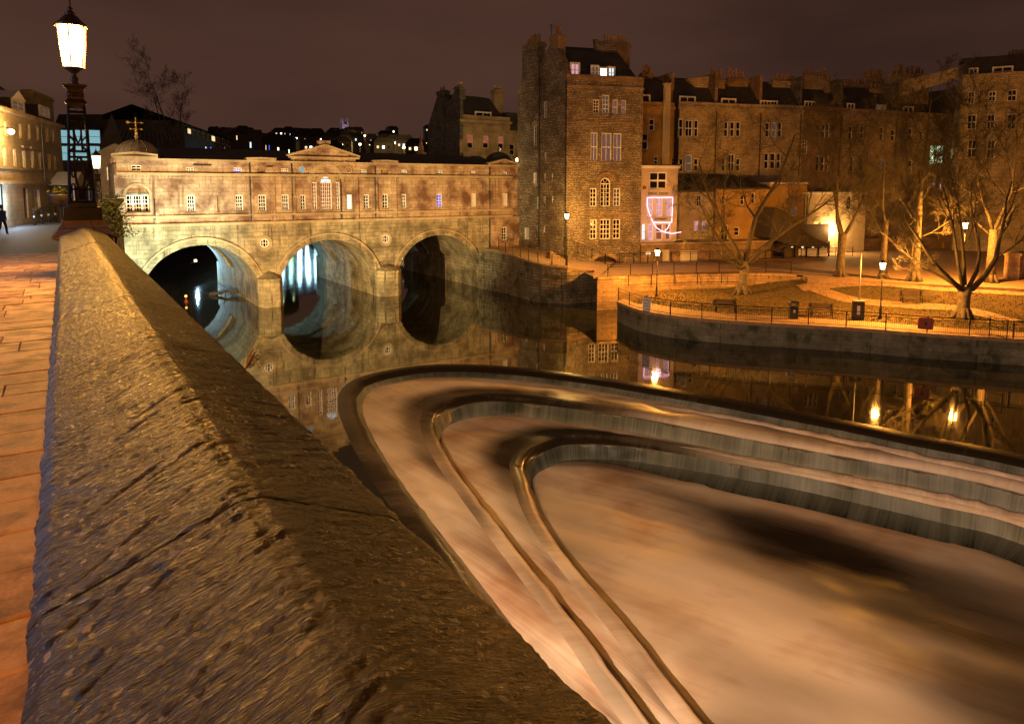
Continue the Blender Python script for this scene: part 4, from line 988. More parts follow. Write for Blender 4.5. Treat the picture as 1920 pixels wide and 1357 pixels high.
for i, (u0, u1, ve, mat, lab) in enumerate(HOUSES):
    x0 = RF.px(u0, 300)[0]; x1 = RF.px(u1, 300)[0]-.02; ze = RF.px((u0+u1)/2, ve)[1]
    h = empty('terrace_house', lab, 'house', 'terrace houses behind the park', fr=Fr(*(RF.M @ Vector((x0, 0, 0)))[:2], -17, ZP))
    F = Facade(RF, h, mat, 0 if i else 1.2)
    for w_ in WIN[i]: F.win(*w_[:4], w_[4], w_[5], w_[6], fw=.11, bar=.07)
    F.wall(x0, 2, x1, ze)
    F.box('cornice', x0, ze, x1, ze+.35, -.3, .3); F.box('parapet', x0, ze+.35, x1, ze+.9, -.02, .3)
    F.box('string_course', x0, RF.px(u0, 262)[1]-.1, x1, RF.px(u0, 262)[1]+.1, -.10, .02)
    yb = F.y; m = MB(RF); m.box(x0+.02, yb+.4, 2, x1-.02, yb+10, ze); m.build('inner_core', 'far_dark', h)
    zr = ze+4.0; ya, yc = yb+.4, yb+3.0
    m = MB(RF); m.add([(x0,ya,ze+.8),(x1,ya,ze+.8),(x1,yc,zr),(x0,yc,zr),(x1,yb+7,zr+.9),(x0,yb+7,zr+.9),(x1,yb+10,ze),(x0,yb+10,ze)], [(0,1,2,3),(3,2,4,5),(5,4,6,7),(1,6,4,2),(0,3,5,7)]); m.build('mansard_roof', 'slate', h)
    F.prism('party_wall', [(x1-.22,ze+.3),(x1+.2,ze+.3),(x1+.2,zr+.7),(x1-.22,zr+.7)], .6, 7, 'grey_rubble' if i > 2 else 'brown_stone')
    for d_ in DORM[i]: F.dormer(*d_[:4], yb+.42, 2.4, d_[4], d_[5], d_[6])
    for c in CHIM[i]: F.chimney(*c[:4], yb+c[4], c[5], c[6], c[7], 'brown_stone' if i < 3 else 'terrace_stone', 1.5)
    for u in ((1271,) if i == 0 else (u1-3,)): F.pipe(u, ve+4, 330, .06, .12)
    if i == 0:
        xa = RF.px(1244.7, 230, .8)[0]; xb = RF.px(1254.4, 230, .8)[0]; za = RF.px(1250, 159, .8)[1]
        m = MB(RF); m.box(xa, .5, 6, xb, 1.1, za); m.box(xa-.08, .42, za, xb+.08, 1.18, za+.15); m.build('flue', 'flue_cream', h)
    if i in (1, 4): F.prism('gable_shoulder', [RF.px(*q, 2.2) for q in (((1290,148),(1333,142),(1333,200),(1324,190)) if i == 1 else ((1545,166),(1557,160),(1557,200),(1553,198)))], 2.2, 2.9, 'terrace_stone')

# the nearer house at the right edge
KF = Fr(95.8, 42.9, -61.3)
k = empty('end_house', 'tall dark stone house with twin dormers at the far right', 'house', fr=KF)
F = Facade(KF, k, 'terrace_stone')
for w_ in ((1814.5,171.5,1828,194),(1853,171,1868,190),(1888.5,168,1907,190),(1813,215,1831,243),(1850,214,1866,242),(1888,213,1906,243),(1814,262,1831,296),(1850,262,1866,298)): F.win(*w_, 2, 2, 'glass_dark', fw=.12, bar=.07)
xa = KF.px(1799, 250)[0]; xb = KF.px(2010, 250)[0]; ze = KF.px(1800, 146)[1]
F.wall(xa, 2, xb, ze); F.box('cornice', xa-.1, ze, xb, ze+.3, -.3, .3); z = KF.px(1830, 200)[1]; F.box('string_course', xa, z-.15, xb, z+.1, -.2, .02)
m = MB(KF); m.box(xa, .4, 2, xb, 12, ze); m.build('inner_core', 'terrace_stone', k)
m = MB(KF); m.add([(xa,.4,ze+.3),(xb,.4,ze+.3),(xb,1.6,ze+2.6),(xa,1.6,ze+2.6),(xb,10,ze+3),(xa,10,ze+3)], [(0,1,2,3),(3,2,4,5)]); m.build('mansard_roof', 'slate', k)
F.prism('gable_shoulder', [KF.px(*q) for q in ((1799,124),(1799,146))]+[(xa-6.5, ze-1.6),(xa-6.5, ze+.2)], 1.0, 1.6)
F.dormer(1817,129,1833,145,.42,1.4,2,2); F.dormer(1862,126,1898,142,.42,1.4,2,2); F.chimney(1888,1925,104,135,4,1.4,5,.7,'terrace_stone',1.5)
# ------------------------------------------------------------------ restaurant and low buildings under the terrace
def text_mesh(body, size, fr, x, y, z, mat, parent, width=None, name='lettering', ext=.01):
    c = bpy.data.curves.new(name, 'FONT'); c.body = body; c.size = size; c.align_x = 'CENTER'; c.extrude = ext
    o = bpy.data.objects.new('tmp', c); COL.objects.link(o)
    me = bpy.data.meshes.new_from_object(o.evaluated_get(bpy.context.evaluated_depsgraph_get())); bpy.data.objects.remove(o)
    if width:
        xs = [v.co.x for v in me.vertices]; k = width/(max(xs)-min(xs)); me.transform(Matrix.Scale(k, 4, (1,0,0)))
    W = fr.M @ Matrix.Translation((x, y, z)) @ Matrix.Rotation(R(90), 4, 'X'); me.transform(WM[parent.name].inverted() @ W)
    me.materials.clear(); me.materials.append(MAT[mat]); me.name = name
    o = bpy.data.objects.new(name, me); COL.objects.link(o); o.parent = parent; return o
rs = empty('restaurant', 'narrow cream restaurant outlined in pink rope light beside the tower', 'building', fr=Fr(*(TWR.M @ Vector((xr+.05, .6, 0)))[:2], -17, ZP))
F = Facade(TWR, rs, 'cream_render', .6)
F.win(1218,323,1251,354.5,2,2,'glass_dark',fw=.12,bar=.12)
for u0, u1, gl in ((1214.4,1224.6,'lit_pink'),(1230.7,1243,'lit_pink'),(1249,1259.6,'lit_pink')): F.win(u0,371,u1,406.5,2,3,gl,fw=.08,bar=.05)
for u0, u1, gl in ((1203.6,1211,'lit_cool'),(1215.7,1225.5,'lit_pink'),(1230,1243,'lit_red'),(1248,1258,'lit_red')): F.win(u0,420,u1,450,1,2,gl,fw=.08,bar=.05,sill=False)
xa, xb = xr+.03, TWR.px(1270, 380, .6)[0]; zb = TWR.px(1230, 453, .6)[1]; zt = TWR.px(1236, 316, .6)[1]
F.wall(xa, zb, xb, zt); F.box('roof_edge', xa, zt, xb+.15, zt+.3, -.25, 6.5, 'white_paint'); F.box('flat_roof', xa, zt+.3, xb+.1, zt+.42, -.2, 6.5, 'lead_roof')
m = MB(TWR); m.box(xa, 1.1, 2, xb-.02, 7, zt-.02); m.build('inner_core', 'cream_render', rs)
for wd_, ua, ub in (('SANTAS', 1216, 1232.5), ('DISHES', 1236, 1253)):
    x, z = TWR.px((ua+ub)/2, 365.8, .55); text_mesh(wd_, .42, TWR, x, .58, z, 'ink', rs, width=TWR.px(ub,365,.6)[0]-TWR.px(ua,365,.6)[0])
x, z = TWR.px(1239, 413, .55); text_mesh('RESTAURANT', .36, TWR, x, .58, z, 'ink', rs, width=TWR.px(1250,412,.6)[0]-TWR.px(1228,412,.6)[0])
m = MB(TWR)
def rope(pts): 
    P = [(TWR.px(u, v, .54)[0], .54, TWR.px(u, v, .54)[1]) for u, v in pts]; m.tube(P, .04, 6)
rope([(1213.8,371),(1225,370.3),(1240,370.6),(1261.4,370)]); rope([(1261.4,370),(1260.6,392),(1259.5,417)]); rope([(1259.5,417),(1245,417.4),(1224,417)])
rope([(1213.8,371),(1213.5,385),(1216,396),(1220,406),(1224,416),(1231,427),(1240,433),(1250,436.6),(1260,438),(1270,436.5),(1277,435)]); rope([(1247,433),(1252,428),(1256,419)])
m.build('rope_light', 'rope_light', rs)
for k_, (u, v, p_) in enumerate(((1240,385,30),(1232,432,40))):
    x, z = TWR.px(u, v, -.9); lamp_light('rope_glow', TWR.M @ Vector((x, -.6, z)), p_, (1,.6,.75), rs, .5)
x0, z0, x1, z1 = F.rect(1206,349,1210,355); F.box('lamp_box', x0, z0, x1, z1, -.25, 0, 'red_plastic')
# basement wall with door and notice
bw = empty('basement_front', 'long stone basement front with pale door and notice below the restaurant', 'building', fr=Fr(*(TWR.M @ Vector((xr+.05, -.4, 0)))[:2], -17, ZP))
F = Facade(TWR, bw, 'brown_stone', -.1); xb2 = TWR.px(1448, 480, -.1)[0]; xb1 = TWR.px(1338, 480, -.1)[0]
x0, z0, x1, z1 = F.rect(1240,468,1255,506); F.window(x0, 3.0, x1, z1, 1, 1, 'door_white', 'door_white', .14, .06, sill=False, name='door')
x0, z0, x1, z1 = F.rect(1275.5,470,1307,491); F.box('notice_board', x0, z0, x1, z1, -.06, -.004, 'door_white')
F.wall(xr+.03, 2.5, xb2, zb-.3); F.box('coping', xr+.03, zb-.3, xb2, zb-.12, -.12, .75, 'bath_stone_plain'); F.box('terrace_floor', xr+.03, zb-.14, xb2, zb-.125, .75, 4, 'path_stone')
x0, z0, x1, z1 = F.rect(1211,473,1219,477); bl = F.box('bulkhead_lamp', x0, z0, x1, z1, -.14, -.004, 'lit_warm')
# pale plastered house
ph = empty('plastered_house', 'low pale plastered house with dark lean-to roof right of the restaurant', 'building', fr=Fr(*(TWR.M @ Vector((xb+.3, 3, 0)))[:2], -17, ZP))
F = Facade(TWR, ph, 'cream_render', 3.0); xc0 = xb+.1; xc1 = TWR.px(1339, 400, 3)[0]; z1_ = TWR.px(1300, 357, 3)[1]
F.win(1307,366.6,1316,386.5,2,2); F.win(1302,414,1311,434,1,2,'lit_pink'); F.win(1316,414,1326,434,1,2,'lit_pink'); F.wall(xc0, 5, xc1, z1_)
zz = TWR.px(1300, 327, 10.4)[1]; xw = TWR.px(1440, 350, 3)[0]
m = MB(TWR); m.add([(xc0,2.7,z1_),(xc1,2.7,z1_),(xc1,10.6,zz),(xc0,10.6,zz),(xc0,2.7,z1_-.2),(xc1,2.7,z1_-.2)], [(0,1,2,3),(4,5,1,0)]); m.build('roof', 'slate', ph)
m = MB(TWR); m.box(xc0,3.4,3,xc1-.02,10.5,z1_-.1); m.build('inner_core','far_dark',ph)
# ochre house
oh = empty('ochre_house', 'ochre rendered low house behind the trunk of the first bare tree', 'building', fr=Fr(*(TWR.M @ Vector((xc1+.1, 3, 0)))[:2], -17, ZP))
F = Facade(TWR, oh, 'ochre_render', 2.8)
for w_ in ((1353.5,366.6,1361,384,1,2),(1389,365.5,1396,384,1,2),(1352.4,422.4,1366,452,2,2),(1377.4,426,1387,442,1,2),(1409,362,1416,382,1,2)): F.win(*w_, 'glass_dark')
z2_ = TWR.px(1390, 352, 2.8)[1]; F.wall(xc1+.02, 3, xw, z2_); zz = TWR.px(1390, 327, 10.4)[1]
m = MB(TWR); m.add([(xc1+.02,2.5,z2_),(xw+.2,2.5,z2_),(xw+.2,10.6,zz),(xc1+.02,10.6,zz),(xc1,2.5,z2_-.2),(xw+.2,2.5,z2_-.2)], [(0,1,2,3),(4,5,1,0)]); m.build('roof','slate',oh)
m = MB(TWR); m.box(xc1+.05,3.3,3,xw,10.5,z2_-.1); m.build('inner_core','ochre_render',oh); F.pipe(1338.5,357,455,.06,.1)
# ochre annex between
oa = empty('ochre_annex', 'small ochre annex with one tall window above the dark pavilion', 'building', fr=Fr(*(TWR.M @ Vector((xw+.3, 4, 0)))[:2], -17, ZP))
F = Facade(TWR, oa, 'ochre_render', 4.5); x0 = TWR.px(1441,380,4.5)[0]; x1 = TWR.px(1512,380,4.5)[0]
F.win(1485,386,1496,405,1,1,'lit_dim'); F.wall(x0,3,x1,TWR.px(1480,345,4.5)[1]); m = MB(TWR); m.box(x0,4.9,3,x1,10.4,TWR.px(1480,345,4.5)[1]); m.build('inner_core','ochre_render',oa)
F.box('roof_edge',x0,TWR.px(1480,345,4.5)[1],x1,TWR.px(1480,345,4.5)[1]+.2,-.2,6,'white_paint')
# cream house lit by a wall lamp
ch = empty('cream_house', 'cream house with arched niche lit by a bright wall lamp', 'building', fr=Fr(*(TWR.M @ Vector((x1+.2, 4, 0)))[:2], -17, ZP))
F = Facade(TWR, ch, 'cream_render', 4.0); x0 = TWR.px(1508,420,4)[0]; x1 = TWR.px(1622,420,4)[0]; z1_ = TWR.px(1560,363,4)[1]
F.win(1588.4,368,1597,392,2,3); F.win(1554,373,1560.5,379.5,1,1); a0 = F.rect(1526,416,1539,436)
F.window(*a0,1,3,'door_white','door_white',.14,.05,name='niche'); F.prism('niche_head', arch_pts((a0[0]+a0[2])/2, a0[3], (a0[2]-a0[0])/2+.1, .55, 10), -.05, .02)
F.wall(x0,3,x1,z1_); F.box('roof_edge',x0,z1_,x1+.1,z1_+.18,-.2,7,'white_paint'); m = MB(TWR); m.box(x0,4.4,3,x1,11,z1_); m.build('inner_core','cream_render',ch); F.pipe(1512,366,470,.06,.1)
# dark pavilion with sloping canvas roof
pv = empty('pavilion', 'dark open-sided pavilion with long sloping canvas roof by the trees', 'pavilion', fr=Fr(*(TWR.M @ Vector((TWR.px(1500,500,0)[0], 0, 0)))[:2], -17, ZP))
q = [TWR.px(u, v, -.2) for u, v in ((1442,446),(1453,389),(1468,394),(1488,408),(1508,433),(1530,447),(1556,458),(1557,464),(1500,462),(1470,456))]
MB(TWR).prism(q, -.2, 3.6).build('canvas_roof', 'canvas_dark', pv)
for u in (1446,1468,1490,1512,1534,1554):
    x = TWR.px(u, 490, -.1)[0]; zt_ = TWR.px(u, 452 if u > 1460 else 430, -.1)[1]; MB(TWR).box(x-.06,-.1,2.9,x+.06,.02,zt_).build('post','black_iron',pv)
xa_, xb_ = TWR.px(1444,490,3)[0], TWR.px(1556,490,3)[0]
MB(TWR).box(xa_,3.4,2.9,xb_,3.5,6.5).build('back_panel','timber',pv); MB(TWR).box(xa_,.4,2.9,TWR.px(1500,490,.4)[0],.9,4.0).build('counter','timber',pv)
MB(TWR).box(TWR.px(1497,486,.2)[0],.2,3.1,TWR.px(1550,486,.2)[0],.28,3.9).build('white_screen','white_paint',pv)
for k_ in range(5):
    x = lerp(xa_, xb_, .15+.17*k_); MB(TWR).box(x,.95,3.9,x+.25,1.0,4.1).build('menu_light','lit_warm',pv)
# street wall and pillar on the right
sw = empty('street_wall', 'long low stone wall along the road behind the park trees', 'wall', fr=Fr(*(TWR.M @ Vector((x1+.5, 5, 0)))[:2], -17, ZP))
F = Facade(TWR, sw, 'brown_stone', 5.0); F.wall(x1+.3, 2.5, x1+60, TWR.px(1700,448,5)[1]); m = MB(TWR); m.box(x1+.3,5.02,2.5,x1+60,5.4,TWR.px(1700,448,5)[1]); m.build('wall_back','brown_stone',sw)
F.box('coping', x1+.3, TWR.px(1700,448,5)[1], x1+60, TWR.px(1700,448,5)[1]+.15, -.1, .5)
for u in (1640, 1700, 1770, 1840):
    x = TWR.px(u,470,5)[0]; F.box('buttress', x-.35, 2.5, x+.35, TWR.px(1700,455,5)[1], -.25, 0)
p = atz(1905, 520, ZP); gp = empty('gate_pier', 'square stone gate pier at the right edge of the park', 'pillar', loc=(p.x, p.y, ZP))
m = MB(); m.box(p.x-1.0,p.y-.6,2.9,p.x+1.0,p.y+.6,5.0); m.build('shaft','bath_stone',gp); m = MB(); m.box(p.x-1.15,p.y-.75,5.0,p.x+1.15,p.y+.75,5.25); m.build('cap','bath_stone_plain',gp)

# ------------------------------------------------------------------ left bank: houses across the street
LFr = Fr(-1.9, 72, 76.7)
lh = empty('parade_house', 'lamplit three-storey stone house with dormers across the street', 'building', fr=Fr(-1.9,72,76.7,8))
F = Facade(LFr, lh, 'parade_stone')
for w_ in ((24,278,30.4,312.5),(41,281,48,316),(56.5,283,63.7,316),(70.6,285.7,76.8,317),(89.5,289,94.6,318.6),(101,292,105.5,318.6),(35,232,40.3,256.5),(51,232,56.6,261),(67,236,72.2,262.6),(85,240.7,90.2,265),(97,244,101.3,266),(64.5,355,75.4,391.6),(5,275,12,311),(8,228,14,254)):
    F.win(*w_, 2, 4, 'glass_dark', fw=.1, bar=.05)
for w_ in ((45,353,52.5,409),): F.win(*w_, 1, 1, 'timber', 'timber', name='door', sill=False)
F.win(-25,345,9,409,3,1,'lit_cool','black_iron',fw=.1,bar=.08,sill=False,name='shop_window')
xa = LFr.px(-60, 300)[0]; xb = LFr.px(117.5, 300)[0]; ze = LFr.px(60, 222)[1]
F.wall(xa, 7.5, xb, ze)
for v, th, pr in ((222,.3,.35),(318,.16,.12),(343,.25,.2)): z = LFr.px(60, v)[1]; F.box('string_course', xa, z-th/2, xb+.1, z+th/2, -pr, .02)
for u0, v0, u1 in ((40,278,49),(55.5,280,64.5)): x0, z0, x1, z1 = F.rect(u0,v0-2,u1,v0); F.box('window_hood', x0-.1, z0, x1+.1, z1+.1, -.2, 0)
m = MB(LFr); m.box(xa,.4,7.5,xb,10,ze-.1); m.build('inner_core','parade_stone',lh)
m = MB(LFr); m.add([(xa,.2,ze+.15),(xb,.2,ze+.15),(xb-1,4.5,ze+3.6),(xa,4.5,ze+3.6),(xb,10,ze),(xa,10,ze)], [(0,1,2,3),(3,2,4,5),(1,4,2)]); m.build('roof','slate',lh)
F.dormer(23,190,45,207,.4,2,2,2,'lit_dim',ped=True); F.dormer(74,202,92.5,219,.4,2,2,2,'lit_dim'); F.chimney(60,98,168,200,4.6,1,0,.5,'parade_stone',1.5)
F.pipe(81,232,345,.05,.1,mat='zinc')
x0, z0, x1, z1 = F.rect(92,336,124,350); m = MB(LFr)
for xx in (x0, x1): m.box(xx-.05,-2.0,8,xx+.05,-1.9,z0)
m.box(x0,-2.0,z0,x1,-1.9,z0+.12); m.prism([(x0-.2,z0+.12),(x1+.2,z0+.12),((x0+x1)/2,z1+.6)],-2.05,-1.95); m.prism([(x0-.2,z0+.12),((x0+x1)/2,z1+.6),((x0+x1)/2,z1+.7),(x0-.3,z0+.2)],-2.05,0); m.build('porch','white_paint',lh)
# yellow corner shop by the bridge end
ys = empty('corner_shop', 'yellow lamplit corner shop with bright window left of the bridge', 'building', fr=Fr(aty(205,400,78).x,78,0,8))
YF = Fr(0,78,0); F = Facade(YF, ys, 'parade_stone'); F.win(199,312,216,339,3,3,'lit_warm',fw=.1,bar=.06)
F.win(202,368,228,398,4,2,'lit_dim','black_iron',name='shop_window',sill=False)
xa = YF.px(183,340)[0]; xb = YF.px(245,340)[0]; ze = YF.px(200,292)[1]; F.wall(xa,7.8,xb,ze); F.box('cornice',xa-.1,ze,xb,ze+.3,-.35,.3); z = YF.px(200,349)[1]; F.box('fascia',xa,z-.35,xb,z+.1,-.2,.02); F.prism('pediment',[(xa,ze+.3),(xa+3.2,ze+.3),(xa+1.6,ze+1.2)],-.2,.3)
m = MB(YF); m.box(xa,.4,7.8,xb,8,ze); m.build('inner_core','parade_stone',ys)
# glass-fronted block and glass-roofed hall behind
PF = Fr(0,112,0)
pb = empty('glass_block', 'modern block with cyan lit glass front behind the near lamp', 'building', fr=Fr(PF.px(150,300)[0],112,0,8))
F = Facade(PF, pb, 'far_wall')
for i_, (u0, u1) in enumerate(((113,138),(140,164),(166,189))):
    F.win(u0,243,u1,270,1,2,'lit_cyan','zinc',fw=.1,sill=False); F.win(u0,273,u1,302,1,2,'lit_cyan','zinc',fw=.1,sill=False)
xa = PF.px(100,300)[0]; xb = PF.px(192,300)[0]; ze = PF.px(150,240)[1]; F.wall(xa,7,xb,ze); m = MB(PF); m.box(xa,.4,7,xb,16,ze); m.build('inner_core','far_wall',pb)
q = [PF.px(*z_) for z_ in ((100,240),(192,240),(213,213),(205,213),(120,218))]; F.prism('roof',[PF.px(100,240),PF.px(194,240),PF.px(192,215),PF.px(110,215)],-.4,14,'slate')
m = MB(PF); a = PF.px(190,262); b = PF.px(228,262); c = PF.px(209,214); m.prism([a,b,c],-.6,-.2); m.build('gable','far_wall',pb); F.prism('gable_wall',[a,b,(b[0],7),(a[0],7)],-.6,-.2,'far_wall')
gh = empty('glass_roof_hall', 'low hall with ribbed glass roof behind the left dome', 'building', fr=Fr(PF.px(260,300)[0],112,0,8))
m = MB(PF); a = PF.px(188,284,-2); b = PF.px(345,284,-2); c = PF.px(330,250,5); d_ = PF.px(212,250,5); m.add([(a[0],-2,a[1]),(b[0],-2,b[1]),(c[0],5,c[1]),(d_[0],5,d_[1])],[(0,1,2,3)]); m.build('glass_roof','lead_roof',gh)
for k_ in range(17):
    f = k_/16; m = MB(PF); m.tube([(lerp(a[0],b[0],f),-2.05,a[1]+.06),(lerp(d_[0],c[0],f),4.95,c[1]+.06)],.07,4); m.build('glazing_rib','zinc',gh)
m = MB(PF); m.box(a[0],-2.2,a[1]-.4,b[0],-2.0,a[1]-.02); m.build('gutter','zinc',gh); m = MB(PF); m.box(a[0]+.5,-1.9,7,b[0]-.5,8,a[1]-.5); m.build('wall','far_wall',gh)
for k_ in range(12):
    f = k_/12; m = MB(PF); m.box(lerp(a[0],b[0],f)+.1,-2.26,a[1]-.3,lerp(a[0],b[0],f)+.7,-2.21,a[1]-.1); m.build('strip_light','lit_cyan',gh)
m = MB(PF); p0 = PF.px(212,232,9); p1 = PF.px(345,232,9); m.box(p0[0],9,7,p1[0],16,p0[1]); m.build('upper_block','far_wall',gh)
# long receding block with a ribbon of windows
GF = Fr(aty(340,300,128).x, 128, 69)
lb = empty('long_block', 'long pale block with ribbon windows receding behind the bridge roof', 'building', fr=Fr(aty(340,300,128).x,128,69,8))
F = Facade(GF, lb, 'far_wall'); vt = lambda u: 236+(u-350)*.31
for i_ in range(9):
    u = 352+i_*9.0; F.win(u,vt(u)+4,u+7.5,vt(u)+15,2,1,'lit_warm' if i_ in (0,5) else 'glass_dark',fw=.1,sill=False)
for i_ in range(6):
    u = 385+i_*9; F.win(u,275,u+4,287,1,2,'lit_cool' if i_ == 0 else 'lit_blue' if i_ == 1 else 'glass_dark',sill=False)
xa = GF.px(330,300)[0]; xb = GF.px(437,300)[0]; ze = GF.px(340,231)[1]; F.wall(xa,6,xb,ze); m = MB(GF); m.box(xa,.4,6,xb,12,ze); m.build('inner_core','far_wall',lb)
m = MB(GF); m.add([(xa-.5,-.6,ze),(xb+.5,-.6,ze),(xb+.5,6,ze+2.4),(xa-.5,6,ze+2.4),(xb+.5,12,ze),(xa-.5,12,ze)],[(0,1,2,3),(3,2,4,5),(1,4,2)]); m.build('roof','slate',lb)
# dark blocks with scattered lit windows
DF = Fr(0,190,10)
for i_, (u0,u1,vt_,vb,mat,lab,wl) in enumerate(((436,466,243,300,'far_wall','dark gabled block with two lit slits behind the bridge roof',[(443,254,446,263,'lit_warm')]),
        (466,492,240,300,'far_wall','dark flat-roofed block with one tall lit window behind the bridge',[(468,266,472.5,278,'lit_cool')]),
        (492,552,256,300,'far_dark','long low dark block with blue and white lit windows behind the bridge',[(486,270,492,282,'lit_cool'),(498,272,500,282,'lit_warm'),(504,272,506.5,283,'lit_blue'),(520,276,524.5,287,'lit_green'),(541,280,544,288,'lit_green')]))):
    o = empty('dark_block', lab, 'building', 'dark blocks behind the bridge', fr=Fr(*(DF.M @ Vector((DF.px(u0,290)[0],0,0)))[:2],10,8))
    F = Facade(DF,o,mat)
    for w_ in wl: F.win(*w_[:4],1,1,w_[4],'far_dark',fw=.1,sill=False)
    xa = DF.px(u0,290)[0]; xb = DF.px(u1,290)[0]-.05; ze = DF.px(u0,vt_+6)[1]; F.wall(xa,6,xb,ze); m = MB(DF); m.box(xa,.4,6,xb,10,ze-.05); m.build('inner_core',mat,o)
    if i_ != 1: F.prism('roof',[(xa-.3,ze),(xb+.3,ze),((xa+xb)/2 if i_ == 0 else xb-2,DF.px(u0,vt_-6)[1]),((xa+xb)/2-.1 if i_ == 0 else xa+2,DF.px(u0,vt_-6)[1])],-.3,9,'slate')
    else: F.box('parapet',xa,ze,xb,ze+.5,-.2,.3)
# ------------------------------------------------------------------ parapet wall in the foreground
dW = ray(118, 361); dW = dW/dW.y
def wall_off(u, v, h):                       # where a line of the wall, h below the lens, crosses y = 0
    r = ray(u, v); r = r/r.y; t_ = -h/(r.z-dW.z); return t_*(r.x-dW.x), t_
HE, HR = 1.0, .81
XLW = (wall_off(85, 795, HE)[0]+wall_off(51, 1133, HE)[0])/2; XRW = (wall_off(433, 662, HE)[0]+wall_off(968, 1163, HE)[0])/2
XRG = (wall_off(275, 609, HR)[0]+wall_off(523, 1022, HR)[0])/2
YEND = wall_off(160, 424, HR)[1]
def wpt(x, y, h): return (x+dW.x*y, y, 11-h+dW.z*y)
t = NT('coping_stone_mat'); p = t.n('ShaderNodeTexCoord').outputs['Object']
x = t.n('ShaderNodeSeparateXYZ', {0: p})
lam = t.mapping(p, (2.2, 34, 7), rot=(0,0,R(28)))
n1 = t.noise(lam, 1.6, 7, .65); n2 = t.noise(p, 2.2, 6, .6); n3 = t.noise(p, 45, 4, .6); n4 = t.noise(lam, 5.5, 4, .6)
col = t.mix(t.ramp(n1, [(.42,0.),(.72,1.)]), (.0050,.0046,.0050), (.088,.084,.092))
col = t.mix(t.ramp(n2, [(.48,0.),(.66,.55)]), col, (.026,.022,.018))
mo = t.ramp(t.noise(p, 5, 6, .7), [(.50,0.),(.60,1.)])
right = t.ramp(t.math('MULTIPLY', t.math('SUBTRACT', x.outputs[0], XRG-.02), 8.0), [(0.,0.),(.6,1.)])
col = t.mix(t.math('MULTIPLY', right, .88), col, t.mix(mo, (.005,.0026,.001), (.050,.023,.0045)))     # dark moss on the river side, darkened further for the less lit slope
vo = t.n('ShaderNodeTexVoronoi', {'Vector': t.n('ShaderNodeVectorMath', {0: p, 1: t.n('ShaderNodeVectorMath', {0: t.n('ShaderNodeTexNoise', {'Vector': p, 'Scale': 22.0}).outputs['Color'], 'Scale': .05}, operation='SCALE').outputs[0]}, operation='ADD').outputs[0], 'Scale': 27.0, 'Randomness': 1.0})
pick = t.math('GREATER_THAN', t.n('ShaderNodeSeparateColor', {0: vo.outputs['Color']}).outputs[0], .62)
li = t.math('MULTIPLY', t.math('MULTIPLY', t.ramp(vo.outputs['Distance'], [(.22,1.),(.34,0.)]), pick), t.ramp(t.noise(p, 1.3, 4), [(.38,0.),(.52,1.)]))
col = t.mix(t.ramp(n4, [(.58,0.),(.70,.7)]), col, (.17,.17,.185))
vo2 = t.n('ShaderNodeTexVoronoi', {'Vector': p, 'Scale': 75.0, 'Randomness': 1.0})
sp = t.math('MULTIPLY', t.math('MULTIPLY', t.ramp(vo2.outputs['Distance'], [(.20,1.),(.34,0.)]), t.math('GREATER_THAN', t.n('ShaderNodeSeparateColor', {0: vo2.outputs['Color']}).outputs[1], .72)), t.ramp(t.noise(p, 2.6, 5), [(.45,0.),(.60,1.)]))
li = t.math('MAXIMUM', li, sp)
col = t.mix(t.math('MULTIPLY', li, .85), col, (.46,.46,.44))                                        # lichen
col = t.mix(t.ramp(n3, [(.58,0.),(.78,.5)]), col, (.13,.125,.125))
cv = t.noise(t.mapping(p, (1.6, 15, 4), rot=(0,0,R(30))), 1.9, 5, .6)
ck = t.ramp(t.math('ABSOLUTE', t.math('SUBTRACT', cv, .5)), [(0., 1.), (.035, 0.)])
cv2 = t.noise(t.mapping(p, (5, 34, 8), rot=(0,0,R(26))), 1.7, 4, .6)
ck = t.math('MAXIMUM', ck, t.math('MULTIPLY', t.ramp(t.math('ABSOLUTE', t.math('SUBTRACT', cv2, .5)), [(0., 1.), (.05, 0.)]), .7))
col = t.mix(t.math('MULTIPLY', ck, .45), col, (.008,.007,.007))
n1 = t.math('SUBTRACT', n1, t.math('MULTIPLY', ck, .12))
hh = t.math('ADD', t.math('ADD', t.math('MULTIPLY', n1, 1.0), t.math('MULTIPLY', n4, .55)), t.math('ADD', t.math('MULTIPLY', n3, .22), t.math('MULTIPLY', li, .15)))
t.bsdf(col, t.ramp(n1, [(.3,.60),(.7,.27)]), bump=hh, strength=1.0, dist=.06)
pw = empty('parapet_wall', 'long weathered stone parapet with ridged coping running from the lower left', 'wall', loc=(0, 7, 8.9))
joints = [-.6, 1.9, 4.4, 6.3, 8.0, 9.9, 11.7, 13.4, YEND-.02]
rng = random.Random(3)
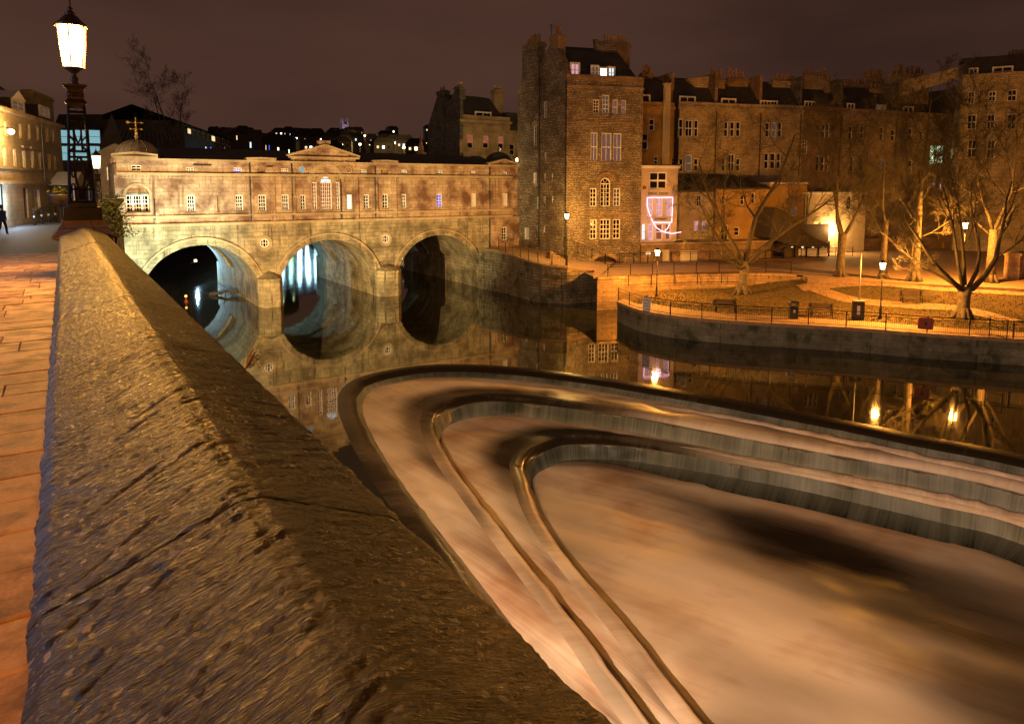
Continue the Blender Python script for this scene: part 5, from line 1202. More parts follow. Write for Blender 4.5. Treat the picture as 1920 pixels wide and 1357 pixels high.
for si in range(len(joints)-1):
    y0, y1 = joints[si]+.001, joints[si+1]-.001; mid = (y0+y1)/2
    st = .0125 if mid < 3.2 else .02 if mid < 6 else .045; ny = max(8, int((y1-y0)/st)); nx = 46 if mid < 6 else 26
    dz = rng.uniform(-.002, .002); rows = []
    for j in range(ny+1):
        y = lerp(y0, y1, j/ny); row = []
        prof = [(XLW+.03, HE+.14)]+[(lerp(XLW, XRG, i/nx), lerp(HE, HR, i/nx)) for i in range(nx+1)]+[(lerp(XRG, XRW, i/nx), lerp(HR, HE, i/nx)) for i in range(1, nx+1)]+[(XRW-.03, HE+.14)]
        edge = min(1, .55+min(j, ny-j)*st/.05)
        for i, (x, h) in enumerate(prof):
            across = (x-XLW)*1.05; q = y-across*.55
            a = noise.noise(Vector((q*16+.8*noise.noise(Vector((y*3, x*3, 6))), across*1.8, 1)))*.0028+noise.noise(Vector((q*38, across*2.6, 5)))*.0055+noise.noise(Vector((q*75, across*5, 7)))*.0045
            a += noise.noise(Vector((y*1.7, x*2.5, 9)))*.004+noise.noise(Vector((y*60, x*60, 2)))*.0035
            k1 = abs(noise.noise(Vector((q*9+1.5*noise.noise(Vector((y*2, x*4, 1))), across*1.3, 11)))); a -= .0*k1          # bedding cracks
            k2 = abs(noise.noise(Vector((q*21, across*2.6, 12)))); a -= .0018*max(0, 1-k2/.10)
            c = noise.noise(Vector((y*2.6, x*4, 4)));  a -= .004*sm((c-.30)*14)                  # flaked beds
            rr = abs(x-XRG); a -= .012*max(0, 1-rr/.03)+.012*max(0, 1-rr/.06)*abs(noise.noise(Vector((y*7, 0, 3))))
            el = min(abs(x-XLW), abs(x-XRW)); a -= .02*max(0, 1-el/.035)
            xo = .010*noise.noise(Vector((y*5, 7, 0)))+.006*noise.noise(Vector((y*19, 3, 0))) if el < .05 else .006*noise.noise(Vector((y*6, x*9, 8)))
            row.append(wpt(x+xo, y, h-a+.007*(1-edge)-dz))
        rows.append(row)
    m = MB(); m.grid(rows); k_ = len(prof)
    m.f += [tuple(range(k_)), tuple(range(len(m.v)-1, len(m.v)-k_-1, -1))]
    for i in range(ny): m.f.append((i*k_, (i+1)*k_, (i+1)*k_+k_-1, i*k_+k_-1))
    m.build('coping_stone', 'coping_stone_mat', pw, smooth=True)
# wall body and the river embankment under it
m = MB(); b = [wpt(XLW+.07, -.7, HE+.13), wpt(XRW-.07, -.7, HE+.13), wpt(XRW-.07, YEND, HE+.13), wpt(XLW+.07, YEND, HE+.13)]
m.add(b+[(q[0], q[1], 8.6) for q in b], [(0,1,2,3),(0,4,5,1),(1,5,6,2),(2,6,7,3),(3,7,4,0)]); m.build('wall_body', 'brown_stone', pw)
xe0 = XRW-.05
em = [(xe0, -20), (xe0+dW.x*YEND, YEND), (xe0+.2, YEND+2), (3.1, 46), (4.3, 64.5), (4.3, 66.02)]
m = MB(); m.grid([[(x, y, 8.75) for x, y in em], [(x+.25, y, -2) for x, y in em]]); ew = m.build('embankment_wall', 'quay_stone'); tag(ew, 'dark stone embankment rising from the river below the parapet', 'wall')
# lower parapet from the lamp to the bridge
pts = [(xe0-.25, YEND+1.2), (2.75, 46), (3.95, 65.9)]; m = MB()
rows = []
for k in range(21):
    f = k/20; p = V2(pts[0]).lerp(V2(pts[1]), f/.62) if f < .62 else V2(pts[1]).lerp(V2(pts[2]), (f-.62)/.38)
    z = street_z(p.y)+1.05; rows.append([(p.x-.3,p.y,z-1.3),(p.x-.3,p.y,z),(p.x,p.y,z+.12),(p.x+.3,p.y,z),(p.x+.35,p.y,z-1.3)])
m.grid(rows); fp = m.build('far_parapet', 'brown_stone'); tag(fp, 'low stone parapet between the near lamp and the bridge', 'wall')
# a tuft of weed in the outer joint
tf = MB(); rng = random.Random(5); b = Vector(wpt(XRW-.02, 4.05, HE))
for k in range(22):
    d_ = Vector((rng.uniform(.2,1), rng.uniform(-.5,.6), rng.uniform(.1,.9))).normalized(); L_ = rng.uniform(.08,.20); e = b+d_*L_+Vector((0,0,-.3*L_*L_)); s_ = d_.cross(Vector((0,0,1))).normalized()*.003
    mid_ = b+d_*L_*.55+Vector((0,0,.03)); tf.add([b-s_,b+s_,mid_+s_,e,mid_-s_],[(0,1,2,4),(4,2,3)])
    for q in range(4):
        c = b.lerp(e, .4+.15*q); l = Vector((rng.uniform(-1,1),rng.uniform(-1,1),rng.uniform(-.3,.6))).normalized()*.016; s2 = l.cross(d_).normalized()*.005; tf.add([c,c+l*.5+s2,c+l,c+l*.5-s2],[(0,1,2,3)])
plain('dry_weed', (.20,.13,.04), .8, 0, .3, 9, 0)
tf.build('weed', 'dry_weed', label='dry weed sprouting from the river edge of the parapet', cat='plant')

# ------------------------------------------------------------------ pavement slabs
t = NT('paving'); p = t.n('ShaderNodeTexCoord').outputs['Object']; rnd = t.n('ShaderNodeObjectInfo').outputs['Random']
col = t.mix(rnd, (.30,.14,.075), (.62,.40,.23)); col = t.mix(t.ramp(t.noise(p, 30, 5, .7), [(.45,0.),(.7,.6)]), col, (.66,.46,.28)); col = t.mix(t.ramp(t.noise(p, 3, 5), [(.46,0.),(.62,.75)]), col, (.09,.048,.028))
t.bsdf(col, .7, bump=t.math('ADD', t.noise(p, 70, 3), t.noise(p, 8, 4)), strength=.5, dist=.008)
pave = bpy.data.objects.get('pavement')
rng = random.Random(11); y = -.5
while y < 36:
    dy = rng.choice((.46,.52,.6,.66)) if y < 16 else 1.1; x = XLW+.04+dW.x*y-rng.uniform(0,.3)+.3
    first = True
    while x > -2.6:
        dx = rng.uniform(.65,1.15); xa = max(x-dx, -2.65); z = street_z(y)-.03+rng.uniform(0,.006); za = street_z(y+dy)-.03
        hz = .05+rng.uniform(-.003,.003); g = .006; bv = .006
        x1_, x0_, ya, yb_ = x-g, xa+g, y+g, y+dy-g
        v = [(x0_,ya,z),(x1_,ya,z),(x1_,yb_,za),(x0_,yb_,za)]
        vs = v+[(a_,b_,c_+hz-bv) for a_,b_,c_ in v]+[(x0_+bv,ya+bv,z+hz),(x1_-bv,ya+bv,z+hz),(x1_-bv,yb_-bv,za+hz),(x0_+bv,yb_-bv,za+hz)]
        fs = [(8,9,10,11)]+[(i, (i+1)%4, (i+1)%4+4, i+4) for i in range(4)]+[(i+4, (i+1)%4+4, (i+1)%4+8, i+8) for i in range(4)]
        if (x1_-x0_) > .08: MB().add(vs, fs).build('paving_slab', 'paving', pave)
        x = xa
    y += dy

# ------------------------------------------------------------------ ornate lamp on the wall
LC = Vector(wpt(XRG, YEND+.55, HR)); LD = (LC-CAM).dot(FW)
def lz(v): return atd(150, v, LD).z
def lw(pxs): return pxs/FPX*LD
def ornate_lamp(label, power, pier=True):
    root = empty('ornate_lamp', label, 'street lamp', 'ornate iron lamps on the parapet', loc=(LC.x, LC.y, 0))
    X, Y = LC.x, LC.y
    def sq(prof, turn=math.pi/4, n=4): m_ = MB(); m_.lathe([(r*math.sqrt(2), z) for r, z in prof], (X, Y, 0), n, turn); return m_
    if pier:
        zc = lz(412); sq([(.46,8.6),(.46,lz(455)),(.50,lz(450)),(.66,lz(444)),(.66,lz(438)),(.60,lz(434)),(.52,lz(426)),(.46,lz(418)),(.44,zc)]).build('stone_pier', 'brown_stone', root)
    sq([(.40,lz(412)),(.40,lz(390)),(.37,lz(388))]).build('plinth', 'black_iron', root)
    sq([(.31,lz(388)),(.31,lz(380)),(.28,lz(376))]).build('base_moulding', 'black_iron', root)
    zb, zt = lz(378), lz(202); rb, rt_ = .255, .165
    def at_(f): return lerp(rb, rt_, f)
    for sx in (-1, 1):
        for sy in (-1, 1):
            m = MB(); m.tube([(X+sx*rb, Y+sy*rb, zb), (X+sx*rt_, Y+sy*rt_, zt)], [.04, .03], 6); m.build('corner_post', 'black_iron', root)
    for f in (.0, .13, .47, .53, .86, .94):
        r = at_(f); z = lerp(zb, zt, f); m = MB()
        for a0, a1 in (((-1,-1),(1,-1)),((1,-1),(1,1)),((1,1),(-1,1)),((-1,1),(-1,-1))): m.tube([(X+a0[0]*r,Y+a0[1]*r,z),(X+a1[0]*r,Y+a1[1]*r,z)], .022, 5)
        m.build('cross_bar', 'black_iron', root)
    def face(k, s, f):                                 # a point on side k, s in -1..1 across, f up the shaft
        r = at_(f); z = lerp(zb, zt, f); return ((X+s*r, Y-r, z), (X+r, Y+s*r, z), (X-s*r, Y+r, z), (X-r, Y-s*r, z))[k]
    for k in range(4):
        m = MB()
        for s in (-.38, .38): m.tube([face(k, s, .0), face(k, s, .13)], .014, 4); m.tube([face(k, s, .53), face(k, s, .86)], .016, 4)
        m.tube([face(k, .42*math.sin(2*math.pi*i/20), .30+.165*math.cos(2*math.pi*i/20)) for i in range(21)], .020, 5, False)   # oval
        for sx in (-1, 1):
            m.tube([face(k, sx*(.62+.14*math.cos(2*math.pi*i/14)), .30+.045*math.sin(2*math.pi*i/14)) for i in range(15)], .014, 4, False)
            m.tube([face(k, sx*(.95-.62*math.sin(math.pi*i/10)), .53+.16*i/10) for i in range(11)], .016, 4)
            m.tube([face(k, sx*(.05+.33*abs(math.sin(math.pi*i/8))), .62+.24*i/8) for i in range(9)], .015, 4)
            m.tube([face(k, sx*(.95-.5*i/8), .13+.06*math.sin(math.pi*i/8)) for i in range(9)], .013, 4)
        m.build('scrollwork', 'brown_iron', root)
    sq([(.17,lz(206)),(.19,lz(200)),(.23,lz(196)),(.17,lz(190)),(.165,lz(174)),(.20,lz(170)),(.245,lz(167)),(.245,lz(164)),(.12,lz(162))]).build('capital', 'brown_iron', root)
    for k in range(4):
        m = MB()
        for s in (-.55, 0, .55):
            c = ((X+s*.17,Y-.168),(X+.168,Y+s*.17),(X-s*.17,Y+.168),(X-.168,Y-s*.17))[k]; zc = lz(182); ax = (1,0) if k % 2 == 0 else (0,1)
            m.tube([(c[0]+ax[0]*.045*math.cos(2*math.pi*i/12), c[1]+ax[1]*.045*math.cos(2*math.pi*i/12), zc+.045*math.sin(2*math.pi*i/12)) for i in range(13)], .012, 4, False)
        m.build('rosette', 'brown_iron', root)
    m = MB(); m.lathe([(.12,lz(163)),(.07,lz(158)),(.09,lz(152)),(.055,lz(147)),(.06,lz(143)),(.13,lz(138)),(.20,lz(135)),(.22,lz(132))], (X,Y,0), 12); m.build('neck', 'brown_iron', root, smooth=True)
    z0, z1 = lz(132), lz(58); r0, r1 = .245, .325
    gl = MB(); gl.lathe([(r0-.02,z0+.02),(r1-.02,z1-.01)], (X,Y,0), 6, .3); gl.build('lantern_glass', 'lantern_glass', root)
    for k in range(6):
        th = .3+k*math.pi/3; m = MB(); m.tube([(X+r0*math.cos(th),Y+r0*math.sin(th),z0),(X+r1*math.cos(th),Y+r1*math.sin(th),z1)], .016, 5); m.build('lantern_bar', 'brown_iron', root)
    m = MB(); m.lathe([(r1+.03,z1-.02),(r1+.04,z1+.02),(r1*.72,z1+.13),(.16,z1+.22),(.11,z1+.26),(.13,z1+.30),(.05,z1+.36),(.07,z1+.40),(.02,z1+.46),(.015,z1+.62)], (X,Y,0), 12); m.build('lantern_roof', 'brown_iron', root)
    bz = (z0+z1)/2; m = MB(); m.lathe([(.02,-.12),(.07,-.08),(.09,0),(.07,.08),(.02,.12)], (X,Y,bz), 10); m.build('bulb', 'lamp_hot', root)
    lamp_light('lantern_light', (X, Y, bz), power, (1,.44,.06), root, .16)
    return root
t = NT('lantern_glass'); a_ = t.n('ShaderNodeEmission', {'Color': (1,.78,.40,1), 'Strength': 13.0}).outputs[0]; b_ = t.n('ShaderNodeBsdfTransparent').outputs[0]
t.t.links.new(t.n('ShaderNodeMixShader', {0: .28, 1: b_, 2: a_}).outputs[0], t.o.inputs['Surface'])     # frosted lit glass
OL = ornate_lamp('large ornate openwork iron lamp on the parapet end pier', 7500)
# the same lamp again, farther on
L2 = copy_tree(OL, label='distant ornate lamp in front of the bridge end bay')
dep2 = LD*78/25.5; tgt = atd(181, 304, dep2); dzl = tgt.z-(lz(132)+lz(58))/2
L2.location = (tgt.x, tgt.y, dzl)
for c in list(L2.children):
    if c.type == 'LIGHT': c.data = c.data.copy(); c.data.energy = 600
# planters hanging either side, and ivy by the pier
def bowl(u, v, dep, label):
    p = atd(u, v, dep); r = empty('hanging_planter', label, 'planter', 'hanging planters by the lamp', loc=p)
    m = MB(); m.lathe([(.06,-.26),(.20,-.20),(.29,-.08),(.31,0),(.31,.03)], p, 14); m.build('bowl', 'bin_black', r, smooth=True)
    m = MB(); m.tube([(p.x,p.y,p.z-.26),(p.x,p.y,street_z(p.y))], .035, 6); m.build('stand', 'black_iron', r)
    m = MB(); rg = random.Random(int(u))
    for k in range(90):
        c = Vector((p.x+rg.gauss(0,.13), p.y+rg.gauss(0,.13), p.z+.05+abs(rg.gauss(0,.07)))); d_ = Vector((rg.uniform(-1,1),rg.uniform(-1,1),rg.uniform(-.3,1))).normalized()*.07; s_ = d_.orthogonal().normalized()*.025; m.add([c,c+d_*.5+s_,c+d_,c+d_*.5-s_],[(0,1,2,3)])
    m.build('foliage', 'leaf_dark', r)
bowl(112, 366, LD+3, 'dark hanging planter bowl left of the near lamp'); bowl(213, 374, LD+6, 'dark hanging planter bowl right of the near lamp')
sh = empty('shrub', 'dark evergreen shrub behind the near lamp pier', 'shrub', loc=atd(208, 440, LD+5)); m = MB(); rg = random.Random(2); b = atd(209, 415, LD+5)
for k in range(2600):
    h_ = rg.random(); c = b+Vector((rg.gauss(0,.17+.12*(1-h_)), rg.gauss(0,.2), -.5+1.15*h_)); d_ = Vector((rg.uniform(-1,1),rg.uniform(-1,1),rg.uniform(-.6,.8))).normalized()*.07; s_ = d_.orthogonal().normalized()*.022; m.add([c,c+d_*.5+s_,c+d_,c+d_*.5-s_],[(0,1,2,3)])
m.build('foliage', 'leaf_dark', sh); m = MB(); m.tube([b-Vector((0,0,1.4)), b+Vector((0,0,.3))], .03, 5); m.build('stem', 'bark', sh)

# ------------------------------------------------------------------ street furniture on the left
zst = 8.0
def on_street(u, v): 
    for _ in range(1): p = atz(u, v, zst)
    return p
bd = None
for i, (u, v) in enumerate(((65,422),(79,419.5),(92,417.5),(105,416))):
    p = on_street(u, v); lab = ['iron bollard nearest the person, first of the row of four', 'second iron bollard of the row of four', 'third iron bollard of the row of four', 'last iron bollard of the row, nearest the lamp'][i]
    if bd is None:
        bd = empty('bollard', lab, 'bollard', 'bollards across the street', loc=p); bd0 = p
        m = MB(); m.lathe([(.10,0),(.10,.15),(.065,.2),(.055,.9),(.085,.93),(.085,.98),(.055,1.02),(.055,1.15)], p, 10); m.build('shaft', 'black_iron', bd); m = MB(); m.lathe([(.05,1.15),(.08,1.2),(.085,1.26),(.06,1.32),(.01,1.36)], p, 10); m.build('knob', 'black_iron', bd); m = MB(); m.lathe([(.068,.60),(.072,.62),(.072,.70),(.068,.72)], p, 10); m.build('band', 'white_paint', bd)
    else: copy_tree(bd, loc=p, label=lab)
# tall slim post with a bright head on the house
p = LFr.M @ Vector((LFr.px(20.7,247,-1.0)[0], -1.0, LFr.px(20.7,247,-1.0)[1]))
wl = empty('wall_lantern', 'bright round lantern bracketed on the house across the street', 'street lamp', loc=p); m = MB(); m.lathe([(.02,-.22),(.17,-.12),(.22,0),(.17,.12),(.02,.2)], p, 12); m.build('globe', 'lamp_park', wl, smooth=True)
q = LFr.M @ Vector((LFr.px(20.7,247,-1.0)[0], 0, p.z+.25)); m = MB(); m.tube([q, q.lerp(p, .5)+Vector((0,0,.2)), p+Vector((0,0,.2))], .03, 5); m.build('bracket', 'black_iron', wl); lamp_light('wall_lantern_light', p-Vector((0,0,.0))+(p-q)*.3, 1700, (1,.62,.22), wl, .25)
p = on_street(14, 412); sp = empty('traffic_post', 'slim dark signal post in front of the shop window at the left edge', 'post', loc=p); m = MB(); m.tube([p, p+Vector((0,0,4.2))], .07, 8); m.build('pole', 'black_iron', sp)
m = MB(); m.box(p.x-.18,p.y-.15,p.z+2.3,p.x+.18,p.y+.15,p.z+3.3); m.build('signal_box', 'black_iron', sp)
m = MB(); m.box(p.x-.2,p.y-.2,p.z+3.9,p.x+.9,p.y+.2,p.z+4.05); m.build('arm', 'black_iron', sp)
lamp_light('shop_light', LFr.M @ Vector((LFr.px(2,375)[0], -.8, 9.8)), 600, (.5,.7,1), lh, .6)
# person walking past the left edge
def skin_person(name, joints_, edges, base, label, mats, rz=0):
    me = bpy.data.meshes.new(name); me.from_pydata([j[0] for j in joints_], edges, []); o = bpy.data.objects.new('tmp', me); COL.objects.link(o)
    sk = o.modifiers.new('s', 'SKIN'); ss = o.modifiers.new('b', 'SUBSURF'); ss.levels = 2; ss.render_levels = 2
    for v, j in zip(me.skin_vertices[0].data, joints_): v.radius = (j[1], j[2])
    me.skin_vertices[0].data[0].use_root = True
    dg = bpy.context.evaluated_depsgraph_get(); m2 = bpy.data.meshes.new_from_object(o.evaluated_get(dg)); bpy.data.objects.remove(o)
    m2.materials.clear()
    for k in mats: m2.materials.append(MAT[k])
    for pl_ in m2.polygons:
        pl_.use_smooth = True; z = pl_.center.z; r = abs(pl_.center.x)
        pl_.material_index = 1 if z < .86 else 2 if z > 1.5 or (r > .22 and z < .95) else 0
    m2.name = 'body'; root = empty(name, label, 'person', loc=base, rz=rz); b_ = bpy.data.objects.new('body', m2); COL.objects.link(b_); b_.parent = root
    m = MB(); m.lathe([(.03,1.58),(.095,1.62),(.112,1.70),(.10,1.77),(.05,1.815),(.005,1.82)], (0,.02,0), 14)
    me = bpy.data.meshes.new('hair'); me.from_pydata([tuple(q) for q in m.v], [], m.f); me.materials.append(MAT['hair_dark']); h_ = bpy.data.objects.new('hair', me); COL.objects.link(h_); h_.parent = root
    for pl_ in me.polygons: pl_.use_smooth = True
    return root
J = [((0,0,.95),.15,.12),((0,.01,1.15),.15,.11),((0,.01,1.36),.17,.11),((0,.0,1.48),.07,.06),((0,-.02,1.58),.06,.065),((0,-.025,1.68),.085,.10),
     ((-.19,.01,1.42),.06,.06),((-.26,.10,1.16),.05,.05),((-.25,.02,.94),.04,.04),((-.24,-.04,.84),.03,.045),((.19,.01,1.42),.06,.06),((.26,-.08,1.16),.05,.05),((.25,-.22,.98),.04,.04),((.24,-.28,.90),.03,.045),
     ((-.09,0,.88),.10,.10),((-.10,-.16,.50),.07,.075),((-.10,-.20,.10),.05,.055),((-.10,-.33,.04),.045,.035),((.09,0,.88),.10,.10),((.10,.06,.50),.07,.075),((.10,.30,.14),.05,.055),((.10,.20,.04),.045,.035)]
E_ = [(0,1),(1,2),(2,3),(3,4),(4,5),(2,6),(6,7),(7,8),(8,9),(2,10),(10,11),(11,12),(12,13),(0,14),(14,15),(15,16),(16,17),(0,18),(18,19),(19,20),(20,21)]
p = atz(6, 441, 8.12); skin_person('person', J, E_, p, 'person in dark blue coat walking at the left edge', ['coat_blue','trouser_dark','skin'], R(150))
# ------------------------------------------------------------------ bare winter trees
def tree(name, label, base, trunk, limbs, seed, tw_r=.012, maxlev=4, group='bare trees in the park', spread=.55, up=.25, cat='tree', dens=1.0, mat='bark'):
    rg = random.Random(seed); root = empty(name, label, cat, group, loc=base); base = Vector(base)
    tm = MB(); cm = MB()
    pts = [base+Vector(p) for p, r in trunk]; tm.tube(pts, [r for p, r in trunk], 12)
    # root flare
    for k in range(6):
        th = k*math.pi/3+rg.random()*.6; r = trunk[0][1]; d_ = Vector((math.cos(th), math.sin(th), 0)); tm.tube([base+d_*r*.4+Vector((0,0,r*1.6)), base+d_*r*1.15+Vector((0,0,r*.35)), base+d_*r*1.6-Vector((0,0,.08))], [r*.4, r*.3, r*.1], 6)
    cnt = [0]
    def grow(p, d_, L_, r, lev):
        n = 6 if lev < 2 else 5 if lev == 2 else 4 if lev == 3 else 3
        seg = L_/n; P = [p]; Rr = [r]; c = p.copy(); dd = d_.copy(); kids_ = []
        for i in range(n):
            wob = Vector((rg.gauss(0,1), rg.gauss(0,1), rg.gauss(0,.7)))*(.13+.05*lev)
            dd = (dd+wob+Vector((0,0,up*(.35 if lev < 2 else .22)))).normalized(); c = c+dd*seg; f = (i+1)/n
            P.append(c.copy()); Rr.append(max(tw_r*.6, r*(1-.78*f))); kids_.append((c.copy(), dd.copy(), Rr[-1], f))
        (cm).tube(P, Rr, 8 if lev == 0 else 5 if lev < 3 else 3, lev < 2); cnt[0] += 1
        if lev >= maxlev: return
        for (q, e, rr, f) in kids_:
            if f < .28 and lev < 2: continue
            k = (1.1 if lev == 0 else 1.65 if lev < 3 else 1.75)*dens; k = int(k)+(1 if rg.random() < k-int(k) else 0)
            for _ in range(k):
                a = e.orthogonal().normalized(); a.rotate(Matrix.Rotation(rg.uniform(0, 2*math.pi), 3, e)); ang = rg.uniform(.45, 1.0)
                nd = (e*math.cos(ang)+a*math.sin(ang)).normalized(); l2 = L_*rg.uniform(.42,.66)*(1-.35*f)
                grow(q, nd, l2, max(tw_r, rr*(.60 if lev < 3 else .55)), lev+1)
    for (p, d_, L_, r) in limbs: grow(base+Vector(p), Vector(d_).normalized(), L_*1.15, r*.70, 0)
    tm.build('trunk', mat, root, smooth=True); cm.build('crown', 'twig', root, smooth=True); return root
def cam_vec(rx, up_, toward=0): return RT*rx+Vector((0,0,up_))-Vector((FW.x,FW.y,0))*toward       # right / up / towards the viewer
def gz(u, v, z=None):
    p = atz(u, v, 1.6)
    if z is None:
        z = 1.6
        for _ in range(12): p = atz(u, v, z); z = .5*z+.5*ground_z(p.x, p.y)
    return atz(u, v, z)
b = gz(1392, 552, 1.62)
tree('plane_tree', 'large bare tree with forked trunk on the lower lawn before the terrace', b, [((0,0,-.2),.52),((.02,0,.7),.40),((.1,0,1.8),.36),((.2,.02,2.9),.40)],
     [(cam_vec(.0,2.5),cam_vec(-1.0,.55,.2),6.2,.26),(cam_vec(.0,2.7),cam_vec(-.45,1.0,-.2),8.5,.30),(cam_vec(.15,2.8),cam_vec(.10,1,.1),10.5,.34),(cam_vec(.25,2.6),cam_vec(.75,.9,.2),8.5,.30),(cam_vec(.3,2.5),cam_vec(.8,.5,-.5),6.0,.22),(cam_vec(-.1,2.2),cam_vec(-.8,.35,.4),4.6,.18)], 4, tw_r=.009)
b = gz(1805, 597)
tree('plane_tree', 'broad bare pollarded tree with spreading limbs at the right, by the railing', b, [((0,0,-.2),.5),((0,0,.6),.40),((.02,0,1.6),.39),((.03,0,2.3),.5)],
     [(cam_vec(-.35,2.1,.2),cam_vec(-1.0,.75,.1),6.8,.27),(cam_vec(-.15,2.3),cam_vec(-.55,1,.1),7.2,.20),(cam_vec(.0,2.4),cam_vec(.12,1,-.3),7.5,.20),(cam_vec(.35,2.1,.2),cam_vec(.95,.85,.1),7.5,.30),(cam_vec(.25,2.2),cam_vec(.6,1,-.4),7.8,.22),(cam_vec(-.3,2.2),cam_vec(-.9,.55,-.4),6.0,.18)], 9, tw_r=.008, up=.42)
b = gz(1575, 517, 3.0)
tree('park_tree', 'bare tree beside the wall lamp at the pavilion corner', b, [((0,0,-.2),.42),((0,0,1.2),.35),((.05,0,2.6),.32),((.08,0,3.8),.36)],
     [(cam_vec(-.1,3.6),cam_vec(-.6,1,.1),7.5,.2),(cam_vec(.05,3.7),cam_vec(.05,1,-.2),9,.24),(cam_vec(.1,3.5),cam_vec(.65,.9,.1),7,.2),(cam_vec(.1,3.4),cam_vec(.9,.5,-.3),5,.15)], 14, tw_r=.009, up=.3)
b = gz(1714, 528, 2.9)
tree('park_tree', 'slim straight bare tree between the two bright park lamps', b, [((0,0,-.2),.5),((0,0,1.0),.36),((0,0,3.0),.33),((.05,0,6.0),.27),((.02,0,9.5),.18)],
     [(cam_vec(.0,9.4),cam_vec(.05,1),6,.17),(cam_vec(0,5.0),cam_vec(-.7,.8,.2),4.5,.12),(cam_vec(0,6.2),cam_vec(.7,.9,-.2),5,.12),(cam_vec(0,7.6),cam_vec(-.6,1,-.2),5.5,.12),(cam_vec(0,3.6),cam_vec(.8,.5,.2),3.2,.09),(cam_vec(0,8.3),cam_vec(.5,1,.3),5,.11)], 21, tw_r=.009, up=.35)
p = atz(1655, 521, 3.0)
tree('park_tree', 'thin bare tree behind the park lamp post', p, [((0,0,-.2),.35),((0,0,2.5),.26),((.05,0,5),.24)], [(cam_vec(0,4.8),cam_vec(-.35,1),8,.16),(cam_vec(0,4.8),cam_vec(.4,1,.2),8,.16),(cam_vec(0,3.6),cam_vec(-.8,.7),4,.1)], 33, tw_r=.009, up=.4)
p = atz(1856, 528, 3.0)
tree('park_tree', 'bare tree near the road at the far right', p, [((0,0,-.2),.45),((0,0,2.2),.33),((.05,0,4.4),.32)], [(cam_vec(0,4.2),cam_vec(-.4,1),8.5,.2),(cam_vec(0,4.2),cam_vec(.3,1,.2),9,.2),(cam_vec(0,4),cam_vec(.8,.8,.2),6.5,.15),(cam_vec(0,3.8),cam_vec(-.9,.6,-.2),5,.12)], 41, tw_r=.009, up=.4)
p = aty(318, 300, 104); p = Vector((p.x, p.y, 8))
tree('street_tree', 'faint bare tree standing behind the left end of the bridge', p, [((0,0,0),.35),((0,0,4),.28),((0,0,8),.22)], [(cam_vec(0,7.8),cam_vec(-.45,1),8,.15),(cam_vec(0,7.8),cam_vec(.1,1),9,.16),(cam_vec(0,7),cam_vec(.6,1,.2),7.5,.14),(cam_vec(0,6),cam_vec(-.8,.8),5.5,.12),(cam_vec(0,6.4),cam_vec(.9,.7),5,.1)], 52, tw_r=.011, up=.4, group='bare street trees', dens=.85)
# leaf litter under the trees
plain('leaf_litter', (.22,.11,.03), .9, 0, .5, 3, 0)
m = MB(); rg = random.Random(8)
for k in range(5200):
    i = rg.randrange(2, 80); f = rg.uniform(.22, .97); p = QE[i].lerp(BACK[i], f)+V2((rg.uniform(-.5,.5), rg.uniform(-.5,.5))); z = ground_z(p.x, p.y)+.05
    a = rg.uniform(0, 6.28); s_ = rg.uniform(.05,.12); d_ = Vector((math.cos(a), math.sin(a), rg.uniform(-.2,.5)))*s_; e = Vector((-math.sin(a), math.cos(a), rg.uniform(-.2,.4)))*s_*.6; c = Vector((p.x, p.y, z)); m.add([c-d_, c+e, c+d_, c-e], [(0,1,2,3)])
m.build('fallen_leaves', 'leaf_litter', kind='stuff', label='fallen leaves scattered over the park lawn', cat='leaves')

plain('grass_blade', (.10,.085,.022), .9, 0, .5, 2, 0)
m = MB(); rg = random.Random(18)
for k in range(15000):
    i = rg.randrange(3, 80); f = rg.uniform(.18, .97); p = QE[i].lerp(BACK[i], f)+V2((rg.uniform(-.6,.6), rg.uniform(-.6,.6))); z = ground_z(p.x, p.y)
    for _ in range(2):
        a = rg.uniform(0, 6.28); h_ = rg.uniform(.06,.17); c = Vector((p.x+rg.uniform(-.1,.1), p.y+rg.uniform(-.1,.1), z)); s_ = Vector((math.cos(a), math.sin(a), 0))*.025; m.add([c-s_, c+s_, c+Vector((rg.uniform(-.06,.06), rg.uniform(-.06,.06), h_))], [(0,1,2)])
m.build('grass', 'grass_blade', kind='stuff', label='short tufty grass on the park lawn', cat='grass')

